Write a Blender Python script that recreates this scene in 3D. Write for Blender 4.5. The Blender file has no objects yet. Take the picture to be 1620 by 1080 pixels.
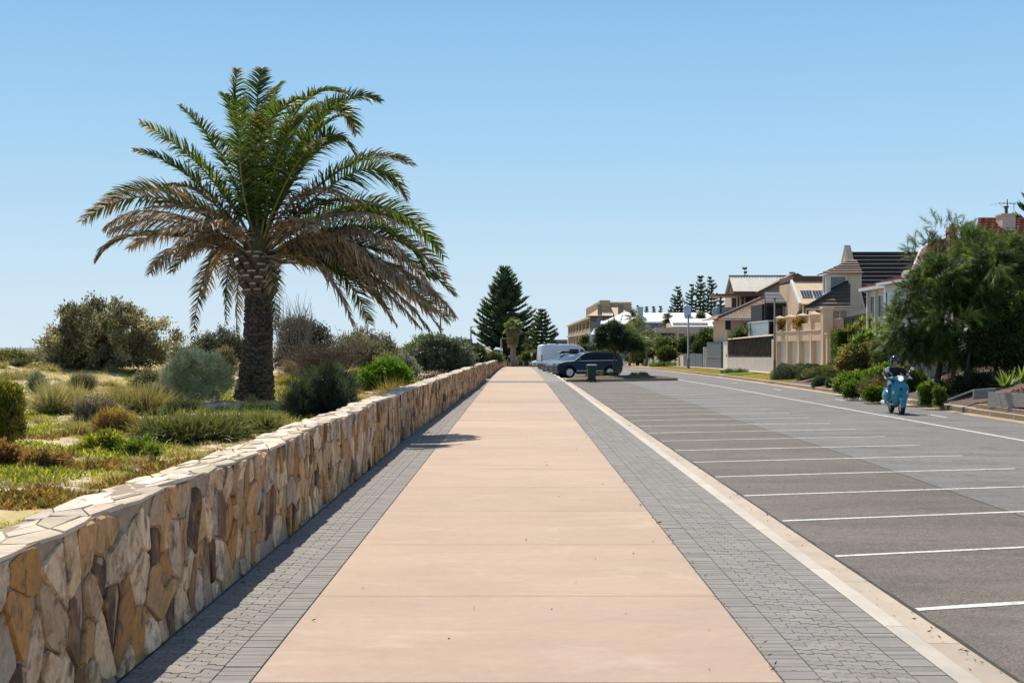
import bpy, bmesh, math, random
import numpy as np
from math import sin, cos, pi, radians, sqrt, atan2
from mathutils import Vector, Matrix
random.seed(7)
RNG = np.random.default_rng(11)
scn = bpy.context.scene
COL = bpy.data.collections.new("promenade"); scn.collection.children.link(COL)

# ------------------------------------------------------------------ camera geometry of the photograph
F, CX, HY, EYE = 2150.0, 818.0, 547.0, 1.9
def W(px, py, d):
    return Vector(((px-CX)/F*d, d, EYE-(py-HY)/F*d))
def X(px, d): return (px-CX)/F*d
def Z(py, d): return EYE-(py-HY)/F*d
def zg(y):                                   # the promenade dips gently in the distance
    y = min(max(y, 60.0), 220.0)
    return -6e-5*(y-60)**2
def hnv(x, y, s=0):
    x = np.asarray(x, float); y = np.asarray(y, float); i = np.floor(x).astype(np.int64); j = np.floor(y).astype(np.int64); u, v = x-i, y-j
    def h(i, j):
        n = (i*374761393+j*668265263+s*1442695041) & 0xffffffff
        n = ((n ^ (n >> 13))*1274126177) & 0xffffffff
        return ((n ^ (n >> 16)) & 0xffff)/65535.0
    u, v = u*u*(3-2*u), v*v*(3-2*v); a, b, c, d = h(i, j), h(i+1, j), h(i, j+1), h(i+1, j+1)
    return (a+(b-a)*u)*(1-v)+(c+(d-c)*u)*v
def smv(a, b, x):
    t = np.clip((x-a)/(b-a), 0, 1); return t*t*(3-2*t)
def lerp(a, b, t): return a+(b-a)*t
def sm(a, b, x):
    t = min(max((x-a)/(b-a), 0), 1); return t*t*(3-2*t)
def interp(x, pts):
    return float(np.interp(x, [p[0] for p in pts], [p[1] for p in pts]))
def hn(x, y, s=0):                           # smooth value noise
    def h(i, j): 
        n = (i*374761393+j*668265263+s*1442695041) & 0xffffffff
        n = ((n ^ (n >> 13))*1274126177) & 0xffffffff
        return ((n ^ (n >> 16)) & 0xffff)/65535.0
    i, j = math.floor(x), math.floor(y); u, v = x-i, y-j
    u, v = u*u*(3-2*u), v*v*(3-2*v)
    return lerp(lerp(h(i, j), h(i+1, j), u), lerp(h(i, j+1), h(i+1, j+1), u), v)

# ------------------------------------------------------------------ scene bookkeeping
def tag(o, label=None, cat=None, group=None, kind=None):
    if label: o["label"] = label
    if cat: o["category"] = cat
    if group: o["group"] = group
    if kind: o["kind"] = kind
    return o
def thing(name, label, cat, loc=(0, 0, 0), rz=0.0, group=None):
    o = bpy.data.objects.new(name, None); COL.objects.link(o)
    o.location = loc; o.rotation_euler = (0, 0, rz); o.empty_display_size = .2
    return tag(o, label, cat, group, "thing")
def copy_tree(o, parent=None):
    c = o.copy(); COL.objects.link(c)
    if parent is not None: c.parent = parent
    for ch in [k for k in o.children]: copy_tree(ch, c)
    return c

# ------------------------------------------------------------------ materials
MATS = {}
def nodes_of(name):
    m = bpy.data.materials.new(name); m.use_nodes = True
    nt = m.node_tree; nt.nodes.clear()
    return m, nt, nt.nodes, nt.links
def mat(name, col=(.5, .5, .5), rough=.7, var=.18, scale=2.0, detail=6, attr=False, metal=0.0, bump=0.0, bscale=40.0,
        spec=.4, coat=0.0, stretch=(1, 1, 1), fine=0.0, fscale=120.0, emis=None, alpha=None, trans=0.0):
    if name in MATS: return MATS[name]
    m, nt, N, L = nodes_of(name)
    out = N.new("ShaderNodeOutputMaterial"); p = N.new("ShaderNodeBsdfPrincipled")
    L.new(p.outputs[0], out.inputs[0])
    tc = N.new("ShaderNodeTexCoord"); mp = N.new("ShaderNodeMapping"); mp.inputs["Scale"].default_value = stretch
    L.new(tc.outputs["Object"], mp.inputs[0])
    if attr:
        a = N.new("ShaderNodeAttribute"); a.attribute_name = "Col"; base = a.outputs["Color"]
    else:
        r = N.new("ShaderNodeRGB"); r.outputs[0].default_value = (*col, 1); base = r.outputs[0]
    def mult(base, scale, amt, det):
        n = N.new("ShaderNodeTexNoise"); n.inputs["Scale"].default_value = scale; n.inputs["Detail"].default_value = det
        n.inputs["Roughness"].default_value = .65
        L.new(mp.outputs[0], n.inputs["Vector"])
        mr = N.new("ShaderNodeMapRange"); mr.inputs[1].default_value = .28; mr.inputs[2].default_value = .72
        mr.inputs[3].default_value = 1-amt; mr.inputs[4].default_value = 1+amt
        L.new(n.outputs["Fac"], mr.inputs[0])
        mx = N.new("ShaderNodeVectorMath"); mx.operation = 'SCALE'
        L.new(base, mx.inputs[0]); L.new(mr.outputs[0], mx.inputs["Scale"])
        return mx.outputs[0]
    if var: base = mult(base, scale, var, detail)
    if fine: base = mult(base, fscale, fine, 2)
    L.new(base, p.inputs["Base Color"])
    p.inputs["Roughness"].default_value = rough; p.inputs["Metallic"].default_value = metal
    p.inputs["Specular IOR Level"].default_value = spec; p.inputs["Coat Weight"].default_value = coat
    p.inputs["Coat Roughness"].default_value = .05
    if trans: p.inputs["Transmission Weight"].default_value = trans
    if emis:
        p.inputs["Emission Color"].default_value = (*emis[0], 1); p.inputs["Emission Strength"].default_value = emis[1]
    if bump:
        n = N.new("ShaderNodeTexNoise"); n.inputs["Scale"].default_value = bscale; n.inputs["Detail"].default_value = 5
        L.new(mp.outputs[0], n.inputs["Vector"])
        b = N.new("ShaderNodeBump"); b.inputs["Strength"].default_value = min(1, bump); b.inputs["Distance"].default_value = .012*max(1, bump)
        L.new(n.outputs["Fac"], b.inputs["Height"]); L.new(b.outputs[0], p.inputs["Normal"])
    MATS[name] = m
    return m
def leafmat(name, trans=.4, rough=.45, tint=(1.15, 1.2, .55), spec=.35):
    if name in MATS: return MATS[name]
    m, nt, N, L = nodes_of(name)
    out = N.new("ShaderNodeOutputMaterial"); p = N.new("ShaderNodeBsdfPrincipled"); t = N.new("ShaderNodeBsdfTranslucent")
    mx = N.new("ShaderNodeMixShader"); mx.inputs[0].default_value = trans
    a = N.new("ShaderNodeAttribute"); a.attribute_name = "Col"
    L.new(a.outputs["Color"], p.inputs["Base Color"])
    p.inputs["Roughness"].default_value = rough; p.inputs["Specular IOR Level"].default_value = spec
    v = N.new("ShaderNodeVectorMath"); v.operation = 'MULTIPLY'; v.inputs[1].default_value = tint
    L.new(a.outputs["Color"], v.inputs[0]); L.new(v.outputs[0], t.inputs["Color"])
    L.new(p.outputs[0], mx.inputs[1]); L.new(t.outputs[0], mx.inputs[2]); L.new(mx.outputs[0], out.inputs[0])
    MATS[name] = m
    return m

# ------------------------------------------------------------------ mesh builder
class MB:
    def __init__(s): s.v = []; s.f = []; s.c = []; s.sm = []; s.mi = []; s.m = 0
    def face(s, idx, c=None, smooth=False): s.f.append(tuple(idx)); s.c.append(c or (1, 1, 1)); s.sm.append(smooth); s.mi.append(s.m)
    def poly(s, pts, c=None):
        b = len(s.v); s.v += [tuple(p) for p in pts]; s.face(range(b, b+len(pts)), c)
    def box(s, a, b, c=None, rz=0, about=None):
        x0, x1 = sorted((a[0], b[0])); y0, y1 = sorted((a[1], b[1])); z0, z1 = sorted((a[2], b[2]))
        P = [(x0, y0, z0), (x1, y0, z0), (x1, y1, z0), (x0, y1, z0), (x0, y0, z1), (x1, y0, z1), (x1, y1, z1), (x0, y1, z1)]
        if rz:
            ox, oy = about or ((x0+x1)/2, (y0+y1)/2)
            P = [(ox+(p[0]-ox)*cos(rz)-(p[1]-oy)*sin(rz), oy+(p[0]-ox)*sin(rz)+(p[1]-oy)*cos(rz), p[2]) for p in P]
        i = len(s.v); s.v += P
        for q in ((0, 3, 2, 1), (4, 5, 6, 7), (0, 1, 5, 4), (1, 2, 6, 5), (2, 3, 7, 6), (3, 0, 4, 7)): s.face([i+k for k in q], c)
        return s
    def hexa(s, P, c=None):                                  # 8 corners, bottom ring then top ring
        i = len(s.v); s.v += [tuple(p) for p in P]
        for q in ((0, 3, 2, 1), (4, 5, 6, 7), (0, 1, 5, 4), (1, 2, 6, 5), (2, 3, 7, 6), (3, 0, 4, 7)): s.face([i+k for k in q], c)
        return s
    def prism(s, pts, vec, c=None):                          # planar outline pushed along vec
        n = len(pts); i = len(s.v); vec = Vector(vec)
        s.v += [tuple(p) for p in pts]+[tuple(Vector(p)+vec) for p in pts]
        s.face([i+k for k in range(n)][::-1], c); s.face([i+n+k for k in range(n)], c)
        for k in range(n): s.face((i+k, i+(k+1) % n, i+n+(k+1) % n, i+n+k), c)
        return s
    def tube(s, pts, rad, n=8, c=None, cap=True, smooth=True):
        pts = [Vector(p) for p in pts]
        if not hasattr(rad, "__len__"): rad = [rad]*len(pts)
        i0 = len(s.v); ref = None
        for k, p in enumerate(pts):
            d = (pts[min(k+1, len(pts)-1)]-pts[max(k-1, 0)])
            if d.length < 1e-9: d = Vector((0, 0, 1))
            d.normalize()
            if ref is None: ref = Vector((1, 0, 0)) if abs(d.x) < .9 else Vector((0, 1, 0))
            u = (ref-d*ref.dot(d)); u.normalize(); w = d.cross(u); ref = u
            for j in range(n):
                a = 2*pi*j/n; s.v.append(tuple(p+(u*cos(a)+w*sin(a))*rad[k]))
        for k in range(len(pts)-1):
            for j in range(n):
                a = i0+k*n+j; b = i0+k*n+(j+1) % n; s.face((a, b, b+n, a+n), c, smooth)
        if cap:
            s.face([i0+j for j in range(n)][::-1], c); s.face([i0+(len(pts)-1)*n+j for j in range(n)], c)
        return s
    def lathe(s, prof, n=16, o=(0, 0, 0), c=None, axis='z', smooth=True, cap=True):
        i0 = len(s.v)
        for (r, h) in prof:
            for j in range(n):
                a = 2*pi*j/n
                q = {'z': (r*cos(a), r*sin(a), h), 'y': (r*cos(a), h, r*sin(a)), 'x': (h, r*cos(a), r*sin(a))}[axis]
                s.v.append((o[0]+q[0], o[1]+q[1], o[2]+q[2]))
        for k in range(len(prof)-1):
            for j in range(n):
                a = i0+k*n+j; b = i0+k*n+(j+1) % n; s.face((a, b, b+n, a+n), c, smooth)
        if cap:
            s.face([i0+j for j in range(n)][::-1], c, False); s.face([i0+(len(prof)-1)*n+j for j in range(n)], c, False)
        return s
    def ell(s, o, r, n=14, m=9, c=None, zmin=-1.0):          # ellipsoid
        prof = []
        i0 = len(s.v)
        lo = math.asin(zmin)
        for k in range(m+1):
            t = lo+(pi/2-lo)*k/m
            for j in range(n):
                a = 2*pi*j/n; s.v.append((o[0]+r[0]*cos(t)*cos(a), o[1]+r[1]*cos(t)*sin(a), o[2]+r[2]*sin(t)))
        for k in range(m):
            for j in range(n):
                a = i0+k*n+j; b = i0+k*n+(j+1) % n; s.face((a, b, b+n, a+n), c, True)
        return s
    def loft(s, rings, c=None, smooth=True, cap=True, closed=True):
        i0 = len(s.v); n = len(rings[0])
        for r in rings: s.v += [tuple(p) for p in r]
        for k in range(len(rings)-1):
            for j in range(n if closed else n-1):
                a = i0+k*n+j; b = i0+k*n+(j+1) % n; s.face((a, b, b+n, a+n), c, smooth)
        if cap and closed:
            s.face([i0+j for j in range(n)][::-1], c); s.face([i0+(len(rings)-1)*n+j for j in range(n)], c)
        return s
    def build(s, name, mats, parent=None, world=True, bevel=0.0, seg=2, recalc=True):
        me = bpy.data.meshes.new(name)
        off = Vector((0, 0, 0))
        if parent is not None and world:
            off = Vector(parent.location); q = parent
            while q.parent: q = q.parent; off += Vector(q.location)
        me.from_pydata([(p[0]-off[0], p[1]-off[1], p[2]-off[2]) for p in s.v], [], s.f)
        if not isinstance(mats, (list, tuple)): mats = [mats]
        for m in mats: me.materials.append(m)
        me.polygons.foreach_set("use_smooth", s.sm)
        me.polygons.foreach_set("material_index", s.mi)
        cols = np.repeat(np.array([(c[0], c[1], c[2], 1.0) for c in s.c], dtype=np.float32), [len(f) for f in s.f], axis=0)
        at = me.attributes.new("Col", 'FLOAT_COLOR', 'CORNER'); at.data.foreach_set("color", cols.ravel())
        if recalc:
            bm = bmesh.new(); bm.from_mesh(me); bmesh.ops.recalc_face_normals(bm, faces=bm.faces); bm.to_mesh(me); bm.free()
        me.update()
        o = bpy.data.objects.new(name, me); COL.objects.link(o)
        if parent is not None: o.parent = parent
        if bevel:
            b = o.modifiers.new("bevel", 'BEVEL'); b.width = bevel; b.segments = seg; b.limit_method = 'ANGLE'; b.angle_limit = radians(35)
        return o
def fast(name, V, Q, C, m, parent=None, smooth=False, off=None):
    """V (n,3), Q (k,4) quads, C (n,3) colours per vertex -> one mesh object"""
    me = bpy.data.meshes.new(name)
    if parent is not None and off is None:
        off = np.array(parent.location); q = parent
        while q.parent: q = q.parent; off = off+np.array(q.location)
    V = np.asarray(V, dtype=np.float32)
    if off is not None: V = V-np.asarray(off, dtype=np.float32)
    me.vertices.add(len(V)); me.vertices.foreach_set("co", V.ravel())
    Q = np.asarray(Q, dtype=np.int32)
    me.loops.add(Q.size); me.loops.foreach_set("vertex_index", Q.ravel())
    me.polygons.add(len(Q)); me.polygons.foreach_set("loop_start", np.arange(0, Q.size, 4, dtype=np.int32))
    at = me.attributes.new("Col", 'FLOAT_COLOR', 'POINT')
    at.data.foreach_set("color", np.concatenate([np.asarray(C, dtype=np.float32), np.ones((len(V), 1), np.float32)], 1).ravel())
    me.materials.append(m)
    me.update(calc_edges=True); me.validate()
    if smooth: me.polygons.foreach_set("use_smooth", np.ones(len(Q), dtype=bool))
    o = bpy.data.objects.new(name, me); COL.objects.link(o)
    if parent is not None: o.parent = parent
    return o

# ------------------------------------------------------------------ leaves
def unit(a): return a/np.maximum(np.linalg.norm(a, axis=-1, keepdims=True), 1e-9)
def kites(P, D, L, Wd, C, rng=RNG, mid=.45):
    """flat leaf-shaped quads: base, side, tip, side"""
    n = len(P); S = unit(np.cross(D, unit(rng.normal(size=(n, 3))*.75+np.array([0, 0, 1.0]))))
    L = np.broadcast_to(L, (n,))[:, None]; Wd = np.broadcast_to(Wd, (n,))[:, None]
    V = np.stack([P, P+D*L*mid+S*Wd/2, P+D*L, P+D*L*mid-S*Wd/2], 1).reshape(-1, 3)
    Q = np.arange(4*n).reshape(n, 4)
    return V, Q, np.repeat(C, 4, 0)
def blades(P, D, L, Wd, C, droop=.3, seg=3, rng=RNG, tipcol=None, wtip=.12, S=None):
    """strap / grass / needle blades that bend over under their weight"""
    n = len(P)
    if S is None: S = unit(np.cross(D, unit(rng.normal(size=(n, 3))*np.array([.75, .75, .3])+np.array([0, 0, .8]))))
    L = np.broadcast_to(L, (n,))[:, None]; Wd = np.broadcast_to(Wd, (n,))[:, None]; dr = np.broadcast_to(droop, (n,))[:, None]
    rows = []; cols = []
    for k in range(seg+1):
        t = k/seg
        c = P+D*L*t+np.array([[0, 0, -1.0]])*L*dr*t*t
        w = Wd*(1-(1-wtip)*t**1.3)/2*(1 if k else .7)
        rows += [c-S*w, c+S*w]
        cc = C if tipcol is None else C*(1-t)+tipcol*t
        cols += [cc, cc]
    V = np.stack(rows, 1); nv = 2*(seg+1)
    q = np.array([[2*k, 2*k+1, 2*k+3, 2*k+2] for k in range(seg)])
    Q = (np.arange(n)[:, None, None]*nv+q[None]).reshape(-1, 4)
    return V.reshape(-1, 3), Q, np.stack(cols, 1).reshape(-1, 3)
def join(parts):
    Vs, Qs, Cs = [], [], []; o = 0
    for V, Q, C in parts:
        Vs.append(V); Qs.append(Q+o); Cs.append(C); o += len(V)
    return np.concatenate(Vs), np.concatenate(Qs), np.concatenate(Cs)
def pick(cols, n, rng, jit=.18):
    cols = np.array(cols, float); c = cols[rng.integers(0, len(cols), n)]
    return c*(1+rng.normal(size=(n, 1))*jit).clip(.5, 1.7)
def clumps(blobs, nc, rng, shell=.62, low=-.55):
    B = np.array(blobs, float); w = (B[:, 3]*B[:, 4]+B[:, 3]*B[:, 5]+B[:, 4]*B[:, 5]); w /= w.sum()
    k = rng.choice(len(B), nc, p=w); u = unit(rng.normal(size=(nc, 3)))
    u[:, 2] = np.where(u[:, 2] < low, -u[:, 2], u[:, 2])
    r = shell+(1-shell)*rng.random((nc, 1))**.7
    return B[k, :3]+u*B[k, 3:6]*r, u
def crown(blobs, nc, per, cr, L, Wd, cols, rng, up=.35, kind='leaf', droop=.25, shell=.62, jit=.16, low=-.55, out=.7):
    P0, u = clumps(blobs, nc, rng, shell, low)
    cc = pick(cols, nc, rng, .12)
    P = np.repeat(P0, per, 0)+rng.normal(size=(nc*per, 3))*cr*.55
    D = unit(np.repeat(u, per, 0)*out+rng.normal(size=(nc*per, 3))*.6+np.array([0, 0, up]))
    C = np.repeat(cc, per, 0)*(1+rng.normal(size=(nc*per, 1))*jit).clip(.5, 1.6)
    n = len(P); LL = L*rng.uniform(.6, 1.25, n); WW = Wd*rng.uniform(.7, 1.2, n)
    if kind == 'leaf': return kites(P, D, LL, WW, C, rng), P0
    return blades(P, D, LL, WW, C, droop*rng.uniform(.5, 1.5, n), 2, rng), P0
def limbs(mb, base, tips, r0, rng, fork=.45, wob=.12, n=6, c=None):
    base = Vector(base)
    for t in tips:
        t = Vector(t); d = t-base; L = d.length
        j = base+Vector((d.x*fork*.55, d.y*fork*.55, d.z*fork))+Vector(rng.normal(size=3))*wob*L*.4
        m = j.lerp(t, .5)+Vector(rng.normal(size=3))*wob*L*.4
        mb.tube([base, j, m, t], [r0, r0*.62, r0*.38, r0*.12], n, c)
LEAF = leafmat("leaf", .5); DRYLEAF = leafmat("dry_leaf", .18, .6, (1.2, 1.0, .7), .25); NEEDLE = leafmat("needle", .35, .5, (1.15, 1.2, .6), .3)
GREYLEAF = leafmat('grey_leaf', .4, .5, (1.1, 1.08, .8), .3)
BARK = mat("bark", (.09, .07, .055), .9, .4, 6, bump=.8, bscale=25, stretch=(1, 1, .35))
GREYBARK = mat("grey_bark", (.2, .17, .14), .9, .35, 8, bump=.8, bscale=25, stretch=(1, 1, .3))
def shrub(name, label, base, blobs, nc, per, cr, L, Wd, cols, group=None, seed=0, kind='leaf', up=.35, droop=.25, stems=5, r0=.04, leaf=None,
          shell=.5, cat="shrub", low=-.35, bark=None, crownname='foliage', stemname='stem', out=.7, extra=None):
    rng = np.random.default_rng(seed+101)
    t = thing(name, label, cat, base, 0, group)
    (V, Q, C), P0 = crown(blobs, nc, per, cr, L, Wd, cols, rng, up, kind, droop, shell, low=low, out=out)
    arr = [(V, Q, C)]+(extra(rng) if extra else [])
    V, Q, C = join(arr)
    fast(crownname, V, Q, C, leaf or LEAF, t)
    if stems:
        mb = MB(); k = rng.choice(len(P0), min(stems, len(P0)), replace=False)
        limbs(mb, (base[0], base[1], base[2]-.05), [tuple(P0[i]) for i in k], r0, rng)
        mb.build(stemname, bark or BARK, t)
    return t
# ------------------------------------------------------------------ world, sun, camera
SKY = .095
SUN_DIR = Vector((-.21, .74, 1.0)).normalized()
w = bpy.data.worlds.new("World"); scn.world = w; w.use_nodes = True
N, L = w.node_tree.nodes, w.node_tree.links; N.clear()
wo = N.new("ShaderNodeOutputWorld"); bg = N.new("ShaderNodeBackground"); sk = N.new("ShaderNodeTexSky")
sk.sky_type = 'NISHITA'; sk.sun_disc = False
elev = math.asin(SUN_DIR.z); sk.sun_elevation = elev
sk.sun_rotation = atan2(SUN_DIR.x, SUN_DIR.y)
sk.air_density = 1.0; sk.dust_density = .55; sk.ozone_density = 3.0; sk.altitude = 0
bg.inputs["Strength"].default_value = SKY
# low sky: clear pale horizon of a coastal noon, blending into the physical sky higher up
tc = N.new("ShaderNodeTexCoord"); sx = N.new("ShaderNodeSeparateXYZ"); L.new(tc.outputs["Generated"], sx.inputs[0])
cr = N.new("ShaderNodeValToRGB"); cr.color_ramp.interpolation = 'B_SPLINE'
ST = [(0.0, (.66, .79, .875)), (.045, (.60, .765, .885)), (.10, (.47, .70, .895)), (.17, (.35, .61, .875)), (.25, (.255, .515, .825)), (.4, (.16, .35, .64)), (.75, (.13, .22, .40)), (1.0, (.12, .19, .34))]
while len(cr.color_ramp.elements) < len(ST): cr.color_ramp.elements.new(.5)
for e, (p_, c_) in zip(cr.color_ramp.elements, ST): e.position = p_; e.color = (*c_, 1)
L.new(sx.outputs["Z"], cr.inputs[0])
sc_ = N.new("ShaderNodeVectorMath"); sc_.operation = 'SCALE'; sc_.inputs["Scale"].default_value = .93/SKY; L.new(cr.outputs[0], sc_.inputs[0])
mr = N.new("ShaderNodeMapRange"); mr.interpolation_type = 'SMOOTHSTEP'; mr.inputs[1].default_value = .25; mr.inputs[2].default_value = .7; mr.inputs[4].default_value = .3
L.new(sx.outputs["Z"], mr.inputs[0])
mx = N.new("ShaderNodeMix"); mx.data_type = 'RGBA'; L.new(mr.outputs[0], mx.inputs[0]); L.new(sc_.outputs[0], mx.inputs[6]); L.new(sk.outputs[0], mx.inputs[7])
L.new(mx.outputs[2], bg.inputs[0]); L.new(bg.outputs[0], wo.inputs[0])
sl = bpy.data.lights.new("sun", 'SUN'); sl.energy = 5.0; sl.angle = radians(.5); sl.color = (1, .925, .81)
so = bpy.data.objects.new("sun", sl); COL.objects.link(so)
so.rotation_euler = SUN_DIR.to_track_quat('Z', 'Y').to_euler(); so.location = (-5, 20, 40)
cam = bpy.data.cameras.new("camera"); co = bpy.data.objects.new("camera", cam); COL.objects.link(co)
cam.sensor_width = 36; cam.sensor_fit = 'HORIZONTAL'; cam.lens = F/1620*36; cam.clip_end = 5000; cam.clip_start = .1
cam.shift_x = -(CX-810)/1620; cam.shift_y = (HY-540)/1620
co.location = (0, 0, EYE); co.rotation_euler = (radians(90), 0, 0)
scn.camera = co
scn.view_settings.view_transform = 'Standard'; scn.view_settings.look = 'None'; scn.view_settings.exposure = 0.14; scn.view_settings.gamma = 1
scn.cycles.max_bounces = 7; scn.cycles.transparent_max_bounces = 8; scn.cycles.diffuse_bounces = 3
scn.cycles.use_adaptive_sampling = True; scn.cycles.adaptive_threshold = .006
scn.cycles.use_denoising = True; scn.cycles.denoising_input_passes = 'RGB_ALBEDO_NORMAL'; scn.cycles.denoising_prefilter = 'ACCURATE'
# ================================================================== SETTING: ground, promenade, road
def wallx(y):  return interp(y, [(0, -2.25), (27, -2.27), (41, -2.1), (60, -1.86), (76, -1.74), (200, -1.66)])
def strip(mb, xa, xb, y0, y1, n, dz=0.0, c=None, dzb=None):
    ys = [lerp(y0, y1, k/n) for k in range(n+1)]
    i0 = len(mb.v)
    for y in ys:
        a = xa(y) if callable(xa) else xa; b = xb(y) if callable(xb) else xb
        mb.v += [(a, y, zg(y)+dz), (b, y, zg(y)+(dz if dzb is None else dzb))]
    for k in range(n): mb.face((i0+2*k, i0+2*k+1, i0+2*k+3, i0+2*k+2), c)
def clip_half(P, n, d):
    out = []
    for i in range(len(P)):
        a, b = P[i], P[(i+1) % len(P)]
        da = a[0]*n[0]+a[1]*n[1]-d; db = b[0]*n[0]+b[1]*n[1]-d
        if da <= 0: out.append(a)
        if (da < 0 < db) or (db < 0 < da):
            t = da/(da-db); out.append((a[0]+(b[0]-a[0])*t, a[1]+(b[1]-a[1])*t))
    return out
def inset(P, g):
    """convex polygon pulled in by g on every side"""
    A = sum(P[i][0]*P[(i+1) % len(P)][1]-P[(i+1) % len(P)][0]*P[i][1] for i in range(len(P)))
    if A < 0: P = P[::-1]
    Q = list(P)
    for i in range(len(P)):
        a, b = P[i], P[(i+1) % len(P)]; ex, ey = b[0]-a[0], b[1]-a[1]; l = math.hypot(ex, ey)
        if l < 1e-6: continue
        n = (ey/l, -ex/l)
        Q = clip_half(Q, n, n[0]*a[0]+n[1]*a[1]-g)
        if len(Q) < 3: return []
    return Q
def chaikin(P, q=.2):
    out = []
    for i in range(len(P)):
        a, b = P[i], P[(i+1) % len(P)]
        out += [(lerp(a[0], b[0], q), lerp(a[1], b[1], q)), (lerp(a[0], b[0], 1-q), lerp(a[1], b[1], 1-q))]
    return out
def voronoi(L, H, a, b, rng, drop=.15, jit=.46, y0=0.0):
    """crazy paving: cells of a jittered grid over [0,L]x[0,H], anisotropic metric"""
    nx, ny = max(1, round(L/a)), max(1, round(H/b)); ax, by = L/nx, H/ny
    g = {}
    for i in range(-2, nx+2):
        for j in range(-2, ny+2):
            if rng.random() > drop: g[i, j] = (i+.5+rng.uniform(-jit, jit), j+.5+rng.uniform(-jit, jit))
    out = []
    for i in range(nx):
        for j in range(ny):
            if (i, j) not in g: continue
            p = g[i, j]; P = [(p[0]-2, p[1]-2), (p[0]+2, p[1]-2), (p[0]+2, p[1]+2), (p[0]-2, p[1]+2)]
            for di in range(-2, 3):
                for dj in range(-2, 3):
                    q = g.get((i+di, j+dj))
                    if q is None or (di == 0 and dj == 0): continue
                    n = (q[0]-p[0], q[1]-p[1]); P = clip_half(P, n, (n[0]*(p[0]+q[0])+n[1]*(p[1]+q[1]))/2)
                    if len(P) < 3: break
                if len(P) < 3: break
            for n, d in (((-1, 0), 0), ((1, 0), nx), ((0, -1), 0), ((0, 1), ny)):
                if len(P) >= 3: P = clip_half(P, n, d)
            if len(P) >= 3: out.append([(x*ax, y*by) for x, y in P])
    return out
def stone(mb, P, fr, h, bev, col, rng, tilt=.25, rnd=True):
    """raised stone with worn edges; fr(s,t,h) places it"""
    if len(P) < 3: return
    if rnd: P = chaikin(P, .15)
    A = sum(P[i][0]*P[(i+1) % len(P)][1]-P[(i+1) % len(P)][0]*P[i][1] for i in range(len(P)))
    if A < 0: P = P[::-1]
    cx = sum(p[0] for p in P)/len(P); cy = sum(p[1] for p in P)/len(P)
    tx, ty = rng.normal()*tilt, rng.normal()*tilt
    sc = lambda p, k: (cx+(p[0]-cx)*k, cy+(p[1]-cy)*k)
    r = max(.03, sum(math.hypot(p[0]-cx, p[1]-cy) for p in P)/len(P)); k = max(.5, 1-bev/r); n = len(P)
    k2 = max(.3, k-.3)
    i0 = len(mb.v)
    mb.v += [fr(p[0], p[1], -.01) for p in P]
    mb.v += [fr(p[0], p[1], h*.55+rng.normal()*.002) for p in P]
    for kk, hh in ((k, 1.0), (k2, 1.0)):
        for p in P:
            q = sc(p, kk); mb.v.append(fr(q[0], q[1], h*hh+(q[0]-cx)*tx*.12+(q[1]-cy)*ty*.12+rng.normal()*.0025))
    for lev in range(3):
        for j in range(n): mb.face((i0+lev*n+j, i0+lev*n+(j+1) % n, i0+(lev+1)*n+(j+1) % n, i0+(lev+1)*n+j), col)
    mb.face([i0+3*n+j for j in range(n)], col)

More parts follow.
